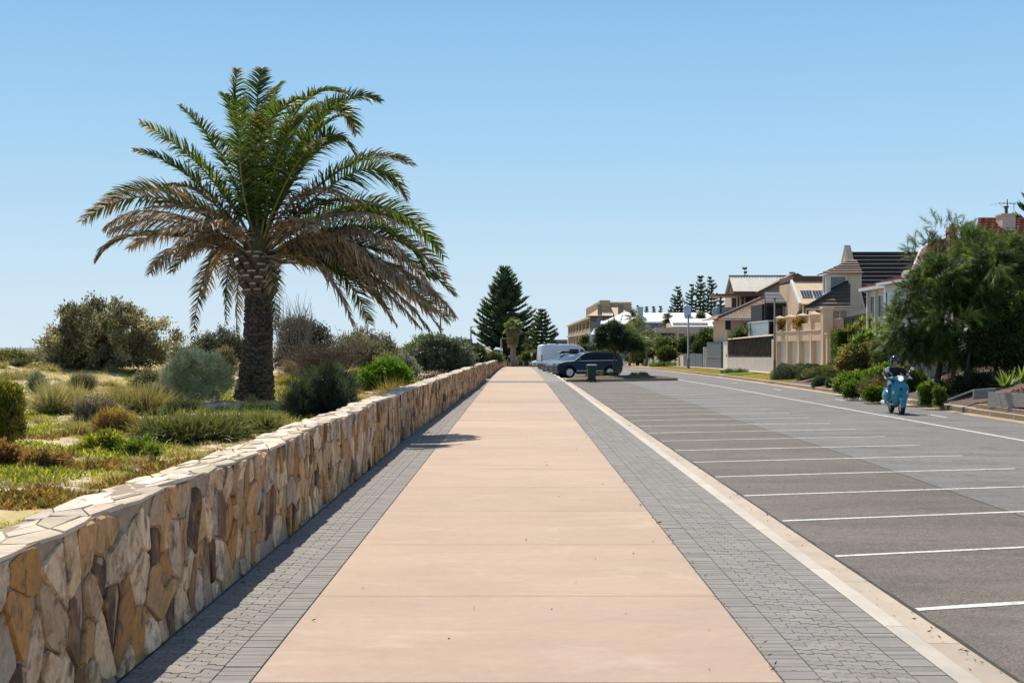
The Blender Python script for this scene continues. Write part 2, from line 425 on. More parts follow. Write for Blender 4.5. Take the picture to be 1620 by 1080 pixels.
def concmat():
    m, nt, N, L = nodes_of("pink_concrete"); out = N.new("ShaderNodeOutputMaterial"); p = N.new("ShaderNodeBsdfPrincipled"); tc = N.new("ShaderNodeTexCoord")
    a = N.new("ShaderNodeAttribute"); a.attribute_name = "Col"; base = a.outputs["Color"]
    def noise(sc, st, det, lo, hi, a_, b_, dist=0, off=0):
        mp = N.new("ShaderNodeMapping"); mp.inputs["Scale"].default_value = st; mp.inputs["Location"].default_value = (off, off, 0); L.new(tc.outputs["Object"], mp.inputs[0])
        n = N.new("ShaderNodeTexNoise"); n.inputs["Scale"].default_value = sc; n.inputs["Detail"].default_value = det; n.inputs["Roughness"].default_value = .68; n.inputs["Distortion"].default_value = dist
        L.new(mp.outputs[0], n.inputs["Vector"]); mr = N.new("ShaderNodeMapRange"); mr.inputs[1].default_value = lo; mr.inputs[2].default_value = hi; mr.inputs[3].default_value = a_; mr.inputs[4].default_value = b_
        L.new(n.outputs["Fac"], mr.inputs[0]); return mr.outputs[0]
    for f in (noise(.7, (.8, 1.1, 1), 9, .3, .7, .9, 1.08, .4), noise(1.4, (.3, 1.6, 1), 7, .3, .7, .95, 1.04, .6), noise(9, (1, 1, 1), 6, .3, .7, .95, 1.05), noise(150, (1, 1, 1), 2, .3, .7, .93, 1.07)):
        mx = N.new("ShaderNodeVectorMath"); mx.operation = 'SCALE'; L.new(base, mx.inputs[0]); L.new(f, mx.inputs["Scale"]); base = mx.outputs[0]
    def blend(f, col):
        x = N.new("ShaderNodeMix"); x.data_type = 'RGBA'; L.new(f, x.inputs[0]); L.new(base, x.inputs[6]); x.inputs[7].default_value = (*col, 1); return x.outputs[2]
    base = blend(noise(1.3, (.7, 1.1, 1), 9, .56, .74, 0, .45, .7, 7), (.62, .53, .44))
    base = blend(noise(2.1, (.5, 1.4, 1), 9, .62, .74, 0, .45, .8, 31), (.36, .25, .17))
    base = blend(noise(38, (1, 1, 1), 2, .73, .76, 0, .6, 0, 3), (.2, .15, .11)); base = blend(noise(30, (1, 1, 1), 2, .755, .77, 0, .9, 0, 53), (.85, .8, .74))
    L.new(base, p.inputs["Base Color"]); p.inputs["Roughness"].default_value = .75; p.inputs["Specular IOR Level"].default_value = .3
    n = N.new("ShaderNodeTexNoise"); n.inputs["Scale"].default_value = 170; n.inputs["Detail"].default_value = 3; L.new(tc.outputs["Object"], n.inputs["Vector"])
    b = N.new("ShaderNodeBump"); b.inputs["Strength"].default_value = .25; b.inputs["Distance"].default_value = .004; L.new(n.outputs["Fac"], b.inputs["Height"]); L.new(b.outputs[0], p.inputs["Normal"]); L.new(p.outputs[0], out.inputs[0])
    return m
CONC = concmat()
PAVE = mat("grey_paver", (.2, .2, .2), .85, .12, 5, fine=.14, fscale=240, attr=True, bump=.2, bscale=300)
JOINT = mat("joint_sand", (.10, .09, .075), .95, .3, 30)
KERB = mat("kerb_concrete", (.5, .43, .33), .85, .14, 3, fine=.06, fscale=200, attr=True, bump=.12, bscale=150, stretch=(1, .5, 1))
def roadmat(name, col, fine):
    m, nt, N, L = nodes_of(name); out = N.new("ShaderNodeOutputMaterial"); p = N.new("ShaderNodeBsdfPrincipled")
    tc = N.new("ShaderNodeTexCoord")
    vo = N.new("ShaderNodeTexVoronoi"); vo.inputs["Scale"].default_value = 85
    L.new(tc.outputs["Object"], vo.inputs["Vector"])
    cr = N.new("ShaderNodeValToRGB"); cr.color_ramp.elements[0].color = (*[c*(1-fine) for c in col], 1); cr.color_ramp.elements[1].color = (*[c*(1+fine*1.15) for c in col], 1)
    L.new(vo.outputs["Color"], cr.inputs[0])
    def noise(sc, st, det, a, b):
        mp = N.new("ShaderNodeMapping"); mp.inputs["Scale"].default_value = st; L.new(tc.outputs["Object"], mp.inputs[0])
        n = N.new("ShaderNodeTexNoise"); n.inputs["Scale"].default_value = sc; n.inputs["Detail"].default_value = det; n.inputs["Roughness"].default_value = .7
        L.new(mp.outputs[0], n.inputs["Vector"])
        mr = N.new("ShaderNodeMapRange"); mr.inputs[1].default_value = .32; mr.inputs[2].default_value = .68; mr.inputs[3].default_value = a; mr.inputs[4].default_value = b
        L.new(n.outputs["Fac"], mr.inputs[0]); return mr.outputs[0]
    base = cr.outputs[0]
    for f in (noise(.5, (.5, 1.6, 1), 6, .8, 1.2), noise(12, (1, 1, 1), 4, .86, 1.14), noise(2.4, (.2, 2, 1), 5, .93, 1.07)):
        mx = N.new("ShaderNodeVectorMath"); mx.operation = 'SCALE'; L.new(base, mx.inputs[0]); L.new(f, mx.inputs["Scale"]); base = mx.outputs[0]
    for (sc, lo, hi, am, col) in ((1.1, .59, .72, .5, (.055, .05, .045)), (3.5, .62, .7, .45, (.06, .055, .05)), (.35, .52, .7, .4, (.25, .225, .19)), (16, .70, .73, .6, (.04, .037, .035))):
        n = N.new('ShaderNodeTexNoise'); n.inputs['Scale'].default_value = sc; n.inputs['Detail'].default_value = 7; n.inputs['Distortion'].default_value = .5; L.new(tc.outputs['Object'], n.inputs['Vector'])
        mr = N.new('ShaderNodeMapRange'); mr.inputs[1].default_value = lo; mr.inputs[2].default_value = hi; mr.inputs[3].default_value = 0; mr.inputs[4].default_value = am; L.new(n.outputs['Fac'], mr.inputs[0])
        x = N.new('ShaderNodeMix'); x.data_type = 'RGBA'; L.new(mr.outputs[0], x.inputs[0]); L.new(base, x.inputs[6]); x.inputs[7].default_value = (*col, 1); base = x.outputs[2]
    L.new(base, p.inputs["Base Color"]); p.inputs["Roughness"].default_value = .82; p.inputs["Specular IOR Level"].default_value = .25
    b = N.new("ShaderNodeBump"); b.inputs["Strength"].default_value = .5; b.inputs["Distance"].default_value = .006
    L.new(vo.outputs["Distance"], b.inputs["Height"]); L.new(b.outputs[0], p.inputs["Normal"]); L.new(p.outputs[0], out.inputs[0])
    return m
ASPH_BAY = roadmat("asphalt_bays", (.145, .122, .1), .55); ASPH_ROAD = roadmat("asphalt_road", (.18, .169, .158), .38)
PAINT = mat("road_paint", (.68, .66, .61), .7, .22, 14, fine=.25, fscale=70)
def worn(m):
    nt = m.node_tree; N, L = nt.nodes, nt.links; p = [n for n in N if n.type == 'BSDF_PRINCIPLED'][0]; src = p.inputs["Base Color"].links[0].from_socket; tc = [n for n in N if n.type == 'TEX_COORD'][0]
    for sc, lo, hi in ((30, .57, .66), (5, .6, .72)):
        n = N.new('ShaderNodeTexNoise'); n.inputs['Scale'].default_value = sc; n.inputs['Detail'].default_value = 8; L.new(tc.outputs['Object'], n.inputs['Vector']); mr = N.new('ShaderNodeMapRange'); mr.inputs[1].default_value = lo; mr.inputs[2].default_value = hi; mr.inputs[4].default_value = .75; L.new(n.outputs['Fac'], mr.inputs[0])
        x = N.new('ShaderNodeMix'); x.data_type = 'RGBA'; L.new(mr.outputs[0], x.inputs[0]); L.new(src, x.inputs[6]); x.inputs[7].default_value = (.2, .185, .165, 1); src = x.outputs[2]
    L.new(src, p.inputs["Base Color"])
worn(PAINT)

# --- far ground sheet (reaches the horizon)
mb = MB(); strip(mb, -900, 900, 215, 3000, 6, -.12)
tag(mb.build("ground", mat("far_ground", (.16, .15, .1), .95, .3, .02)), kind="structure")
# sea beyond the dunes on the left
mb = MB(); mb.poly([(-3000, 20, -1.9), (-45, 20, -1.9), (-45, 2900, -1.9), (-3000, 2900, -1.9)])
tag(mb.build("sea", mat("sea_water", (.05, .12, .16), .12, .1, .05, bump=.5, bscale=1.5)), kind="structure")

# --- promenade slabs
rng = np.random.default_rng(3)
mb = MB(); y = -3.0
ym = 10.39-2.66*5
JY = 2.66
ys0 = F*EYE/395.0 % JY
k = 0; y = ys0-2*JY
while y < 216:
    a, b = y+.005, min(y+JY-.005, 216)
    if not (70.2 < y+JY and y < 74.4) or True:
        a2, b2 = a, b
        if a < 70.3 < b: b2 = 70.3
        if a < 74.5 < b: a2 = 74.5
        if not (a >= 70.3 and b <= 74.5):
            t = 1+rng.normal()*.04; c = (.465*t, .333*t, .234*t*(1+rng.normal()*.01))
            n = 1 if b2 < 60 else 3
            strip(mb, -1.505, 1.505, a2, b2, n, 0, c)
    y += JY
tag(mb.build("promenade_path", CONC), kind="structure")
mb = MB(); strip(mb, -1.512, 1.512, -4, 216, 110, -.008)
tag(mb.build("path_joint_bed", JOINT), kind="structure")

# --- pavers
def paver_mesh():
    mb = MB(); rng = np.random.default_rng(5)
    def one(P, y, g=.003):
        if y < 30:
            P2 = [(p[0], p[1]) for p in P]
        else: P2 = P
        t = (1+rng.normal()*.055); w = rng.normal()*.005
        c = (.255*t+w, .232*t+w*.7, .207*t)
        n = len(P2); cx = sum(p[0] for p in P2)/n; cy = sum(p[1] for p in P2)/n
        hx = max(p[0] for p in P2)-cx; hy = max(p[1] for p in P2)-cy
        z = zg(y)+rng.normal()*.0009; i0 = len(mb.v)
        if y < 36:
            for (gg, h) in ((g, -.012), (g, -.004), (g+.0015, 0)):
                for p in P2: mb.v.append((p[0]-math.copysign(min(gg, abs(p[0]-cx)), p[0]-cx), p[1]-math.copysign(min(gg, abs(p[1]-cy)), p[1]-cy), z+h))
            for l in range(2):
                for j in range(n): mb.face((i0+l*n+j, i0+l*n+(j+1) % n, i0+(l+1)*n+(j+1) % n, i0+(l+1)*n+j), c)
            mb.face([i0+2*n+j for j in range(n)], c)
        else:
            for p in P2: mb.v.append((p[0]-math.copysign(g, p[0]-cx), p[1]-math.copysign(g, p[1]-cy), z))
            mb.face([i0+j for j in range(n)], c)
    def soldier(xa, xb, y0, y1, pitch=.104):
        y = y0
        while y < y1:
            if callable(xb) or callable(xa):
                a = xa(y) if callable(xa) else xa; b = xb(y) if callable(xb) else xb
            else: a, b = xa, xb
            one([(a, y), (b, y), (b, y+pitch), (a, y+pitch)], y); y += pitch
    wv = lambda x, u: .013*(1 if ((x/u) % 1) < .5 else -1)
    def zig(xa, xb, y0, y1, pitch=.1, Lp=.22):
        y = y0; r = 0
        while y < y1:
            a0 = xa(y) if callable(xa) else xa
            x = xb-Lp*(.5 if r % 2 else 1.0)
            xs = []
            hi = xb
            while hi > a0+.01:
                lo = max(x, a0); xs.append((lo, hi)); hi = lo; x -= Lp
            for lo, hi in xs:
                if hi-lo < .03: continue
                ex = [lo]; u = Lp/2; q = math.ceil((lo-xb)/(u/2)-1e-6)*(u/2)+xb
                pts = [lo]
                while q < hi-.004:
                    if q > lo+.004: pts += [q-.005, q+.005]
                    q += u/2
                pts.append(hi)
                def off(x): 
                    ph = ((x-xb)/u) % 1
                    return .012 if ph < .5 else -.012
                bot = [(x_, y+off(x_+(1e-4 if k == 0 else -1e-4 if k == len(pts)-1 else 0))) for k, x_ in enumerate(pts)]
                top = [(x_, y_+pitch) for x_, y_ in bot][::-1]
                one(bot+top, y)
            y += pitch; r += 1
    e = 74.0
    soldier(1.513, 1.737, 1.4, e); zig(1.737, 2.276, 1.4, 46); soldier(2.276, 2.488, 1.4, e)
    soldier(-1.737, -1.513, 1.4, e); zig(lambda y: wallx(y), -1.737, 4.6, 46)
    soldier(1.74, 2.27, 46, e, .112); soldier(lambda y: wallx(y), -1.742, 46, e, .112)
    # band of pavers across the promenade
    y = 70.4
    while y < 74.3:
        x = -1.5
        while x < 1.49: one([(x, y), (x+.111, y), (x+.111, y+.215), (x, y+.215)], y); x += .1115
        y += .22
    return mb
tag(paver_mesh().build("brick_paving", PAVE, recalc=False), kind="structure")
mb = MB(); strip(mb, lambda y: wallx(y)-.05, -1.512, -4, 74, 40, -.01); strip(mb, 1.512, 2.49, -4, 74, 40, -.01); strip(mb, -1.505, 1.505, 70.3, 74.5, 3, -.003)
tag(mb.build("paving_bed", JOINT), kind="structure")
mb = MB(); strip(mb, lambda y: wallx(y)-.05, -1.512, 74, 216, 60, 0, (.25, .227, .202)); strip(mb, 1.512, 2.49, 74, 216, 60, 0, (.25, .227, .202))
tag(mb.build("far_paving", PAVE), kind="structure")

# --- kerb and gutter on the parking side
mb = MB(); y = 2.0
prof = [(2.49, -.02), (2.49, .002), (2.505, .008), (2.62, .006), (2.645, -.006), (2.70, -.095), (2.74, -.108), (3.0, -.112), (3.01, -.14)]
while y < 214:
    Lk = 2.4 if y < 80 else 6.0; y1 = y+Lk-.008; t = 1+rng.normal()*.05
    for k in range(len(prof)-1):
        (xa, za), (xb, zb) = prof[k], prof[k+1]
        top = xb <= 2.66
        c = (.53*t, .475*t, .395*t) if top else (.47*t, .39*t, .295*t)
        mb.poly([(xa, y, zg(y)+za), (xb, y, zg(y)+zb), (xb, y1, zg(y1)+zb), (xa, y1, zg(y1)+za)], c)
    y += Lk
tag(mb.build("kerb", KERB), kind="structure")
mb = MB(); strip(mb, 2.485, 3.05, 0, 214, 60, -.13)
tag(mb.build("kerb_bed", JOINT), kind="structure")

# --- asphalt: parking lane and carriageway
KX = 13.5                                                        # far kerb line
def seamx(y): return 6.05+.05*sin(y*.3)
mb = MB(); strip(mb, 3.0, seamx, 0, 216, 200, -.12); tag(mb.build("parking_lane", ASPH_BAY), kind="structure")
mb = MB(); strip(mb, seamx, KX+.02, 0, 216, 200, -.12); tag(mb.build("road", ASPH_ROAD), kind="structure")
mb = MB(); strip(mb, lambda y: seamx(y)-.012, lambda y: seamx(y)+.012, 0, 75, 160, -.117)
tag(mb.build("asphalt_seam", mat("bitumen", (.045, .043, .04), .7, .3, 20)), kind="structure")
mb = MB(); strip(mb, 3.0, lambda y: 3.03+.03*hn(y*3, 2), 0, 75, 300, -.117)
tag(mb.build("gutter_dirt", mat("gutter_dirt", (.05, .045, .035), .95, .4, 20)), kind="structure")
mb = MB(); rng = np.random.default_rng(8)
def line(xa, ya, xb, yb, w, n=14):
    ys = [lerp(ya, yb, k/n) for k in range(n+1)]; i0 = len(mb.v)
    for k, y in enumerate(ys):
        x = lerp(xa, xb, k/n); e = rng.normal(size=2)*.006
        e2 = .035*sin(pi*k/n)*.6
        if abs(xb-xa) > abs(yb-ya): mb.v += [(x, y-w/2+e[0]+e2, zg(y)-.116), (x, y+w/2+e[1]+e2, zg(y)-.116)]
        else: mb.v += [(x-w/2+e[0], y, zg(y)-.116), (x+w/2+e[1], y, zg(y)-.116)]
    for k in range(n): mb.face((i0+2*k, i0+2*k+1, i0+2*k+3, i0+2*k+2))
for k in range(-1, 40):
    y = 10.42+2.635*k
    if 73 < y < 80.5: continue
    line(3.06, y, 8.2, y+1.42, .095 if k > 0 else .11)
pts = [(20, 10.95), (29, 10.8), (46.7, 10.5), (58, 10.3), (72, 10.0), (88, 9.7), (110, 9.6), (150, 9.6), (214, 9.6)]
for (ya, xa), (yb, xb) in zip(pts, pts[1:]): line(xa, ya, xb, yb, .11, 8)
for y in (27.0, 38.4, 50.0, 62.0, 74.0): line(12.15-.005*(y-38), y, 12.12-.005*(y-38), y+1.5, .1, 3)
tag(mb.build("road_markings", PAINT), kind="structure")

def litter():
    rng = np.random.default_rng(82); n = 1500; k = rng.integers(0, 5, n); y = 5+45*rng.random(n)**1.6
    x = np.select([k == 0, k == 1, k == 2, k == 3], [2.98-.25*rng.random(n)**2, np.interp(y, [0, 27, 41, 60], [-2.25, -2.27, -2.1, -1.86])+.03+.1*rng.random(n)**2, rng.uniform(-1.5, 2.4, n), 1.512+rng.normal(size=n)*.02], rng.uniform(3.1, 8, n))
    z = np.where(x > 3.0, -.112, np.where(x > 2.7, -.104, .006)); keep = rng.random(n) < np.where((k == 2) | (k == 4), .2, .8); x, y, z = x[keep], y[keep], z[keep]; n = len(x); a = rng.uniform(0, 2*pi, n)
    D = unit(np.stack([np.cos(a), np.sin(a), rng.random(n)*.5], 1)); V, Q, C = kites(np.stack([x, y, z], 1), D, .035*rng.uniform(.5, 1.6, n), .012, pick([(.16, .1, .05), (.25, .17, .08), (.09, .07, .04), (.2, .2, .07)], n, rng), rng)
    tag(fast("leaf_litter", V, Q, C, DRYLEAF), "small dry leaves blown along kerb, path joints and wall foot", "leaf litter", kind="stuff")
litter()
# --- far kerb (brown weathered), with its gutter
mb = MB(); y = 10.0
while y < 214:
    Lk = 1.8 if y < 100 else 6; y1 = y+Lk-.012; t = 1+rng.normal()*.1
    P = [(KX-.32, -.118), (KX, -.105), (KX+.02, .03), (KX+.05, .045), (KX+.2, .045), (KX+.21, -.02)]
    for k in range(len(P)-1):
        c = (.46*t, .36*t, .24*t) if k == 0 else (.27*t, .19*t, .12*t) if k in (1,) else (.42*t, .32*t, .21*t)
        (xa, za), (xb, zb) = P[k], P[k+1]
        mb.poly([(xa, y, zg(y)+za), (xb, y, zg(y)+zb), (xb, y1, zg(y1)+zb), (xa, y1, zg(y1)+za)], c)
    y += Lk
tag(mb.build("far_kerb", KERB), kind="structure")

# --- verge and raised gardens on the right
def rightz(x, y):
    base = zg(y)
    if y > 70:                                                     # street level to the walls, raised gardens behind
        v = .02+.12*sm(KX, 17, x)
        g = 2.3*sm(18.6, 20.5, x)+.06*max(0, min(x-20.5, 20))
        return base+v+g*(.55+.45*sm(200, 100, y))
    k = sm(66, 72, y)
    bank = .05+.45*sm(KX, 15.5, x)+1.5*sm(15.0, 19.5, x)+.5*sm(19, 24, x)
    flat = .02+.12*sm(KX, 17, x)+2.3*sm(18.6, 20.5, x)+.06*max(0, min(x-20.5, 20))
    return base+lerp(bank, flat, k)
def sheet(name, x0, x1, y0, y1, nx, ny, fz, m, noise=.0, nsc=1.5, col=None):
    xs = np.linspace(x0, x1, nx); ys = np.linspace(y0, y1, ny); V = []; C = []
    for y in ys:
        for x in xs:
            V.append((x, y, fz(x, y)+noise*(hn(x*nsc, y*nsc, 3)-.5))); C.append(col(x, y) if col else (1, 1, 1))
    q = np.arange(nx*ny).reshape(ny, nx)
    Q = np.stack([q[:-1, :-1], q[:-1, 1:], q[1:, 1:], q[1:, :-1]], -1).reshape(-1, 4)
    return fast(name, V, Q, C, m, smooth=True)
SOIL = mat("soil", (.1, .07, .05), .95, .3, 3, attr=True, fine=.3, fscale=60, bump=1.2, bscale=30)
def rcol(x, y):
    if x < 16.2 and y > 72:
        a = hn(x*.8, y*.35, 4)
        if 88 < y < 99: return (.16+.05*a, .24+.05*a, .035)
        return (.38+.1*a, .28+.06*a, .085) if y < 260 else (.2, .2, .08)
    if x < 17.5 and y > 72: return (.5, .42, .33)
    return (.11+.04*hn(x, y), .08, .055)
tag(sheet("verge_ground", KX+.19, 75, 8, 330, 110, 200, rightz, SOIL, .03, 1.2, rcol), kind="structure")

# --- dunes on the left
def dunez(x, y):
    d = wallx(min(y, 180))-.3-x
    z = .74-.1*sm(8, 30, y)+zg(y)*.8
    z += .25*sm(25, 60, y)*sm(1.5, 9, d)+.4*sm(6, 14, d)*sm(10, 30, y)*sm(75, 50, y)
    z += (.16*(hn(x*.55, y*.4, 5)-.5)+.09*(hn(x*1.7, y*1.3, 6)-.5))*sm(0, 1.5, d+.2)
    return z-.5*sm(16, 24, d)-2.2*sm(26, 44, d)
SAND = mat("sand", (.5, .4, .3), .95, .2, 4, attr=True, fine=.22, fscale=70, bump=1.0, bscale=26)
def dcol(x, y):
    a = hn(x*.5+3, y*.3+9, 12); b = hn(x*1.3, y*.9, 13); d = wallx(min(y, 180))-.35-x
    sand = np.array((.60, .48, .36)); dry = np.array((.52, .41, .17)); grn = np.array((.3, .28, .07)); red = np.array((.3, .17, .09))
    k = sm(.38, .62, a*.6+b*.4); c = sand*(1-k)+dry*k
    k = sm(.56, .7, hn(x*.6+20, y*.45, 14)*.6+b*.4)*.6; c = c*(1-k)+grn*k
    k = sm(.66, .8, hn(x*.7+40, y*.6, 15))*.6; c = c*(1-k)+red*k
    return tuple(c)
NX = 170
def dunes():
    V, C = [], []; ys = np.concatenate([np.linspace(3, 40, 170), np.linspace(40.6, 218, 170)]); ny = len(ys)
    for y in ys:
        xr = wallx(min(y, 200))-.33
        for k in range(NX):
            x = xr-48*(k/(NX-1))**1.9
            V.append((x, y, dunez(x, y)+.05*(hn(x*6, y*5, 8)-.5))); C.append(dcol(x, y))
    q = np.arange(NX*ny).reshape(ny, NX)
    Q = np.stack([q[:-1, :-1], q[1:, :-1], q[1:, 1:], q[:-1, 1:]], -1).reshape(-1, 4)
    return fast("dune_ground", V, Q, C, SAND, smooth=True)
tag(dunes(), kind="structure")

# ================================================================== the stone wall
def stonemat():
    m, nt, N, L = nodes_of("wall_stone"); out = N.new("ShaderNodeOutputMaterial"); p = N.new("ShaderNodeBsdfPrincipled")
    tc = N.new("ShaderNodeTexCoord"); a = N.new("ShaderNodeAttribute"); a.attribute_name = "Col"
    def noise(sc, st, det, lo, hi, a_, b_, dist=0):
        mp = N.new("ShaderNodeMapping"); mp.inputs["Scale"].default_value = st; L.new(tc.outputs["Object"], mp.inputs[0])
        n = N.new("ShaderNodeTexNoise"); n.inputs["Scale"].default_value = sc; n.inputs["Detail"].default_value = det; n.inputs["Roughness"].default_value = .65; n.inputs["Distortion"].default_value = dist
        L.new(mp.outputs[0], n.inputs["Vector"])
        mr = N.new("ShaderNodeMapRange"); mr.inputs[1].default_value = lo; mr.inputs[2].default_value = hi; mr.inputs[3].default_value = a_; mr.inputs[4].default_value = b_
        L.new(n.outputs["Fac"], mr.inputs[0]); return mr.outputs[0], n
    def mix(f, c1, c2):
        x = N.new("ShaderNodeMix"); x.data_type = 'RGBA'; L.new(f, x.inputs[0])
        if hasattr(c1, "links"): L.new(c1, x.inputs[6])
        if isinstance(c2, tuple): x.inputs[7].default_value = (*c2, 1)
        else: L.new(c2, x.inputs[7])
        return x.outputs[2]
    f1, _ = noise(5, (1, 1, 1), 8, .48, .66, 0, .85, .6); c = mix(f1, a.outputs["Color"], (.33, .18, .075))
    f2, _ = noise(6, (1, 1, 1), 8, .53, .66, 0, .85, .6); c = mix(f2, c, (.09, .06, .045))
    f3, _ = noise(4, (1, 1, .5), 8, .6, .75, 0, .4, .4); c = mix(f3, c, (.62, .54, .43))
    f4, n4 = noise(20, (1, 1, 1), 9, .3, .7, .8, 1.2)
    v = N.new("ShaderNodeVectorMath"); v.operation = 'SCALE'; L.new(c, v.inputs[0]); L.new(f4, v.inputs["Scale"]); L.new(v.outputs[0], p.inputs["Base Color"])
    f5, n5 = noise(11, (1, 1, 1), 11, .3, .7, 0, 1, .5)
    b = N.new("ShaderNodeBump"); b.inputs["Strength"].default_value = 1; b.inputs["Distance"].default_value = .03; L.new(n5.outputs["Fac"], b.inputs["Height"]); L.new(b.outputs[0], p.inputs["Normal"])
    p.inputs["Roughness"].default_value = .75; p.inputs["Specular IOR Level"].default_value = .35; L.new(p.outputs[0], out.inputs[0])
    return m
STONE = stonemat()
CAP = mat("cap_stone", (.6, .52, .4), .8, .2, 5, attr=True, fine=.1, fscale=60, bump=1.0, bscale=26)
MORT = mat("mortar", (.37, .275, .19), .95, .22, 10, bump=1.0, bscale=40)
PAL = [((.70, .51, .34), 4.5), ((.58, .395, .235), 4), ((.5, .285, .125), 3.2), ((.44, .21, .055), 2.0), ((.075, .04, .022), 2.0), ((.5, .385, .285), 1.6), ((.21, .11, .05), 1.7)]
def palcol(rng):
    w = np.array([p[1] for p in PAL]); c = np.array(PAL[rng.choice(len(PAL), p=w/w.sum())][0])*(1.1, 1.07, 1.0)
    return tuple(c*(1+rng.normal()*.15)*(1+rng.normal(size=3)*.012))
def stone_wall(name, label, y0, y1, h, th, seed, fine_to=40, hf=None):
    rng = np.random.default_rng(seed)
    t = thing(name, label, "wall", (wallx(y0), y0, zg(y0)))
    top = lambda y: zg(y)+h+.012*sin(y*.9)
    def fr(s, v, d): return (wallx(y0+s)-.022+d, y0+s, zg(y0+s)+v*(top(y0+s)-zg(y0+s)-.014)/(h-.012))
    mb = MB()                                                     # mortar core
    n = int((y1-y0)/1.5)+1; i0 = len(mb.v)
    for k in range(n+1):
        y = lerp(y0, y1, k/n); x = wallx(y)-.022; a = zg(y)
        mb.v += [(x, y, a-.1), (x, y, top(y)-.012), (x-th+.03, y, top(y)-.012), (x-th+.03, y, a-.1)]
    for k in range(n):
        for j in range(3): mb.face((i0+4*k+j, i0+4*k+j+1, i0+4*k+4+j+1, i0+4*k+4+j))
    mb.face((i0, i0+1, i0+2, i0+3)); mb.face((i0+4*n, i0+4*n+3, i0+4*n+2, i0+4*n+1))
    mb.build("mortar_core", MORT, t)
    mb = MB()
    for P in voronoi(y1-y0, h-.012, .21, .25, rng, .3, .49):
        P = inset(P, .004+.009*rng.random()**2)
        if len(P) > 2: stone(mb, P, fr, .008+.02*rng.random(), .01, palcol(rng), rng, .45)
    def fe(s, v, d): return (wallx(y0)-.03-s, y0+.01-d, zg(y0)+v)   # end faces
    for P in voronoi(th-.06, h-.06, .16, .3, rng, .1): 
        P = inset(P, .01)
        if len(P) > 2: stone(mb, P, fe, .03, .012, palcol(rng), rng, .3)
    def fe2(s, v, d): return (wallx(y1)-.03-s, y1-.01+d, zg(y1)+v)
    for P in voronoi(th-.06, h-.06, .16, .3, rng, .1):
        P = inset(P, .01)
        if len(P) > 2: stone(mb, P, fe2, .03, .012, palcol(rng), rng, .3)
    mb.build("face_stones", STONE, t)
    mb = MB()
    def fc(s, u, d): return (wallx(y0+s)-.006-u+.02*hn(s*3,u*20+7,3), y0+s, top(y0+s)-.012+d+.03*(hn(s*2.3, u*4, 5)-.5))
    for P in voronoi(y1-y0, th+.02, .3, .14, rng, .25, .48):
        P = inset(P, .003+.006*rng.random())
        b = 1+rng.normal()*.16
        if len(P) > 2: stone(mb, P, fc, .006+.009*rng.random(), .005, (.64*b, .52*b*(1+rng.normal()*.02), .385*b*(1+rng.normal()*.06)), rng, .12, False)
    mb.build("capping_stones", CAP, t)
    return t
stone_wall("stone_wall", "long dry coloured crazy stone wall with flat pale capping beside the promenade", 2.5, 76, .985, .36, 21)
stone_wall("stone_wall", "distant lower length of stone wall beginning past the gap by the palm", 79.5, 196, .86, .36, 22)
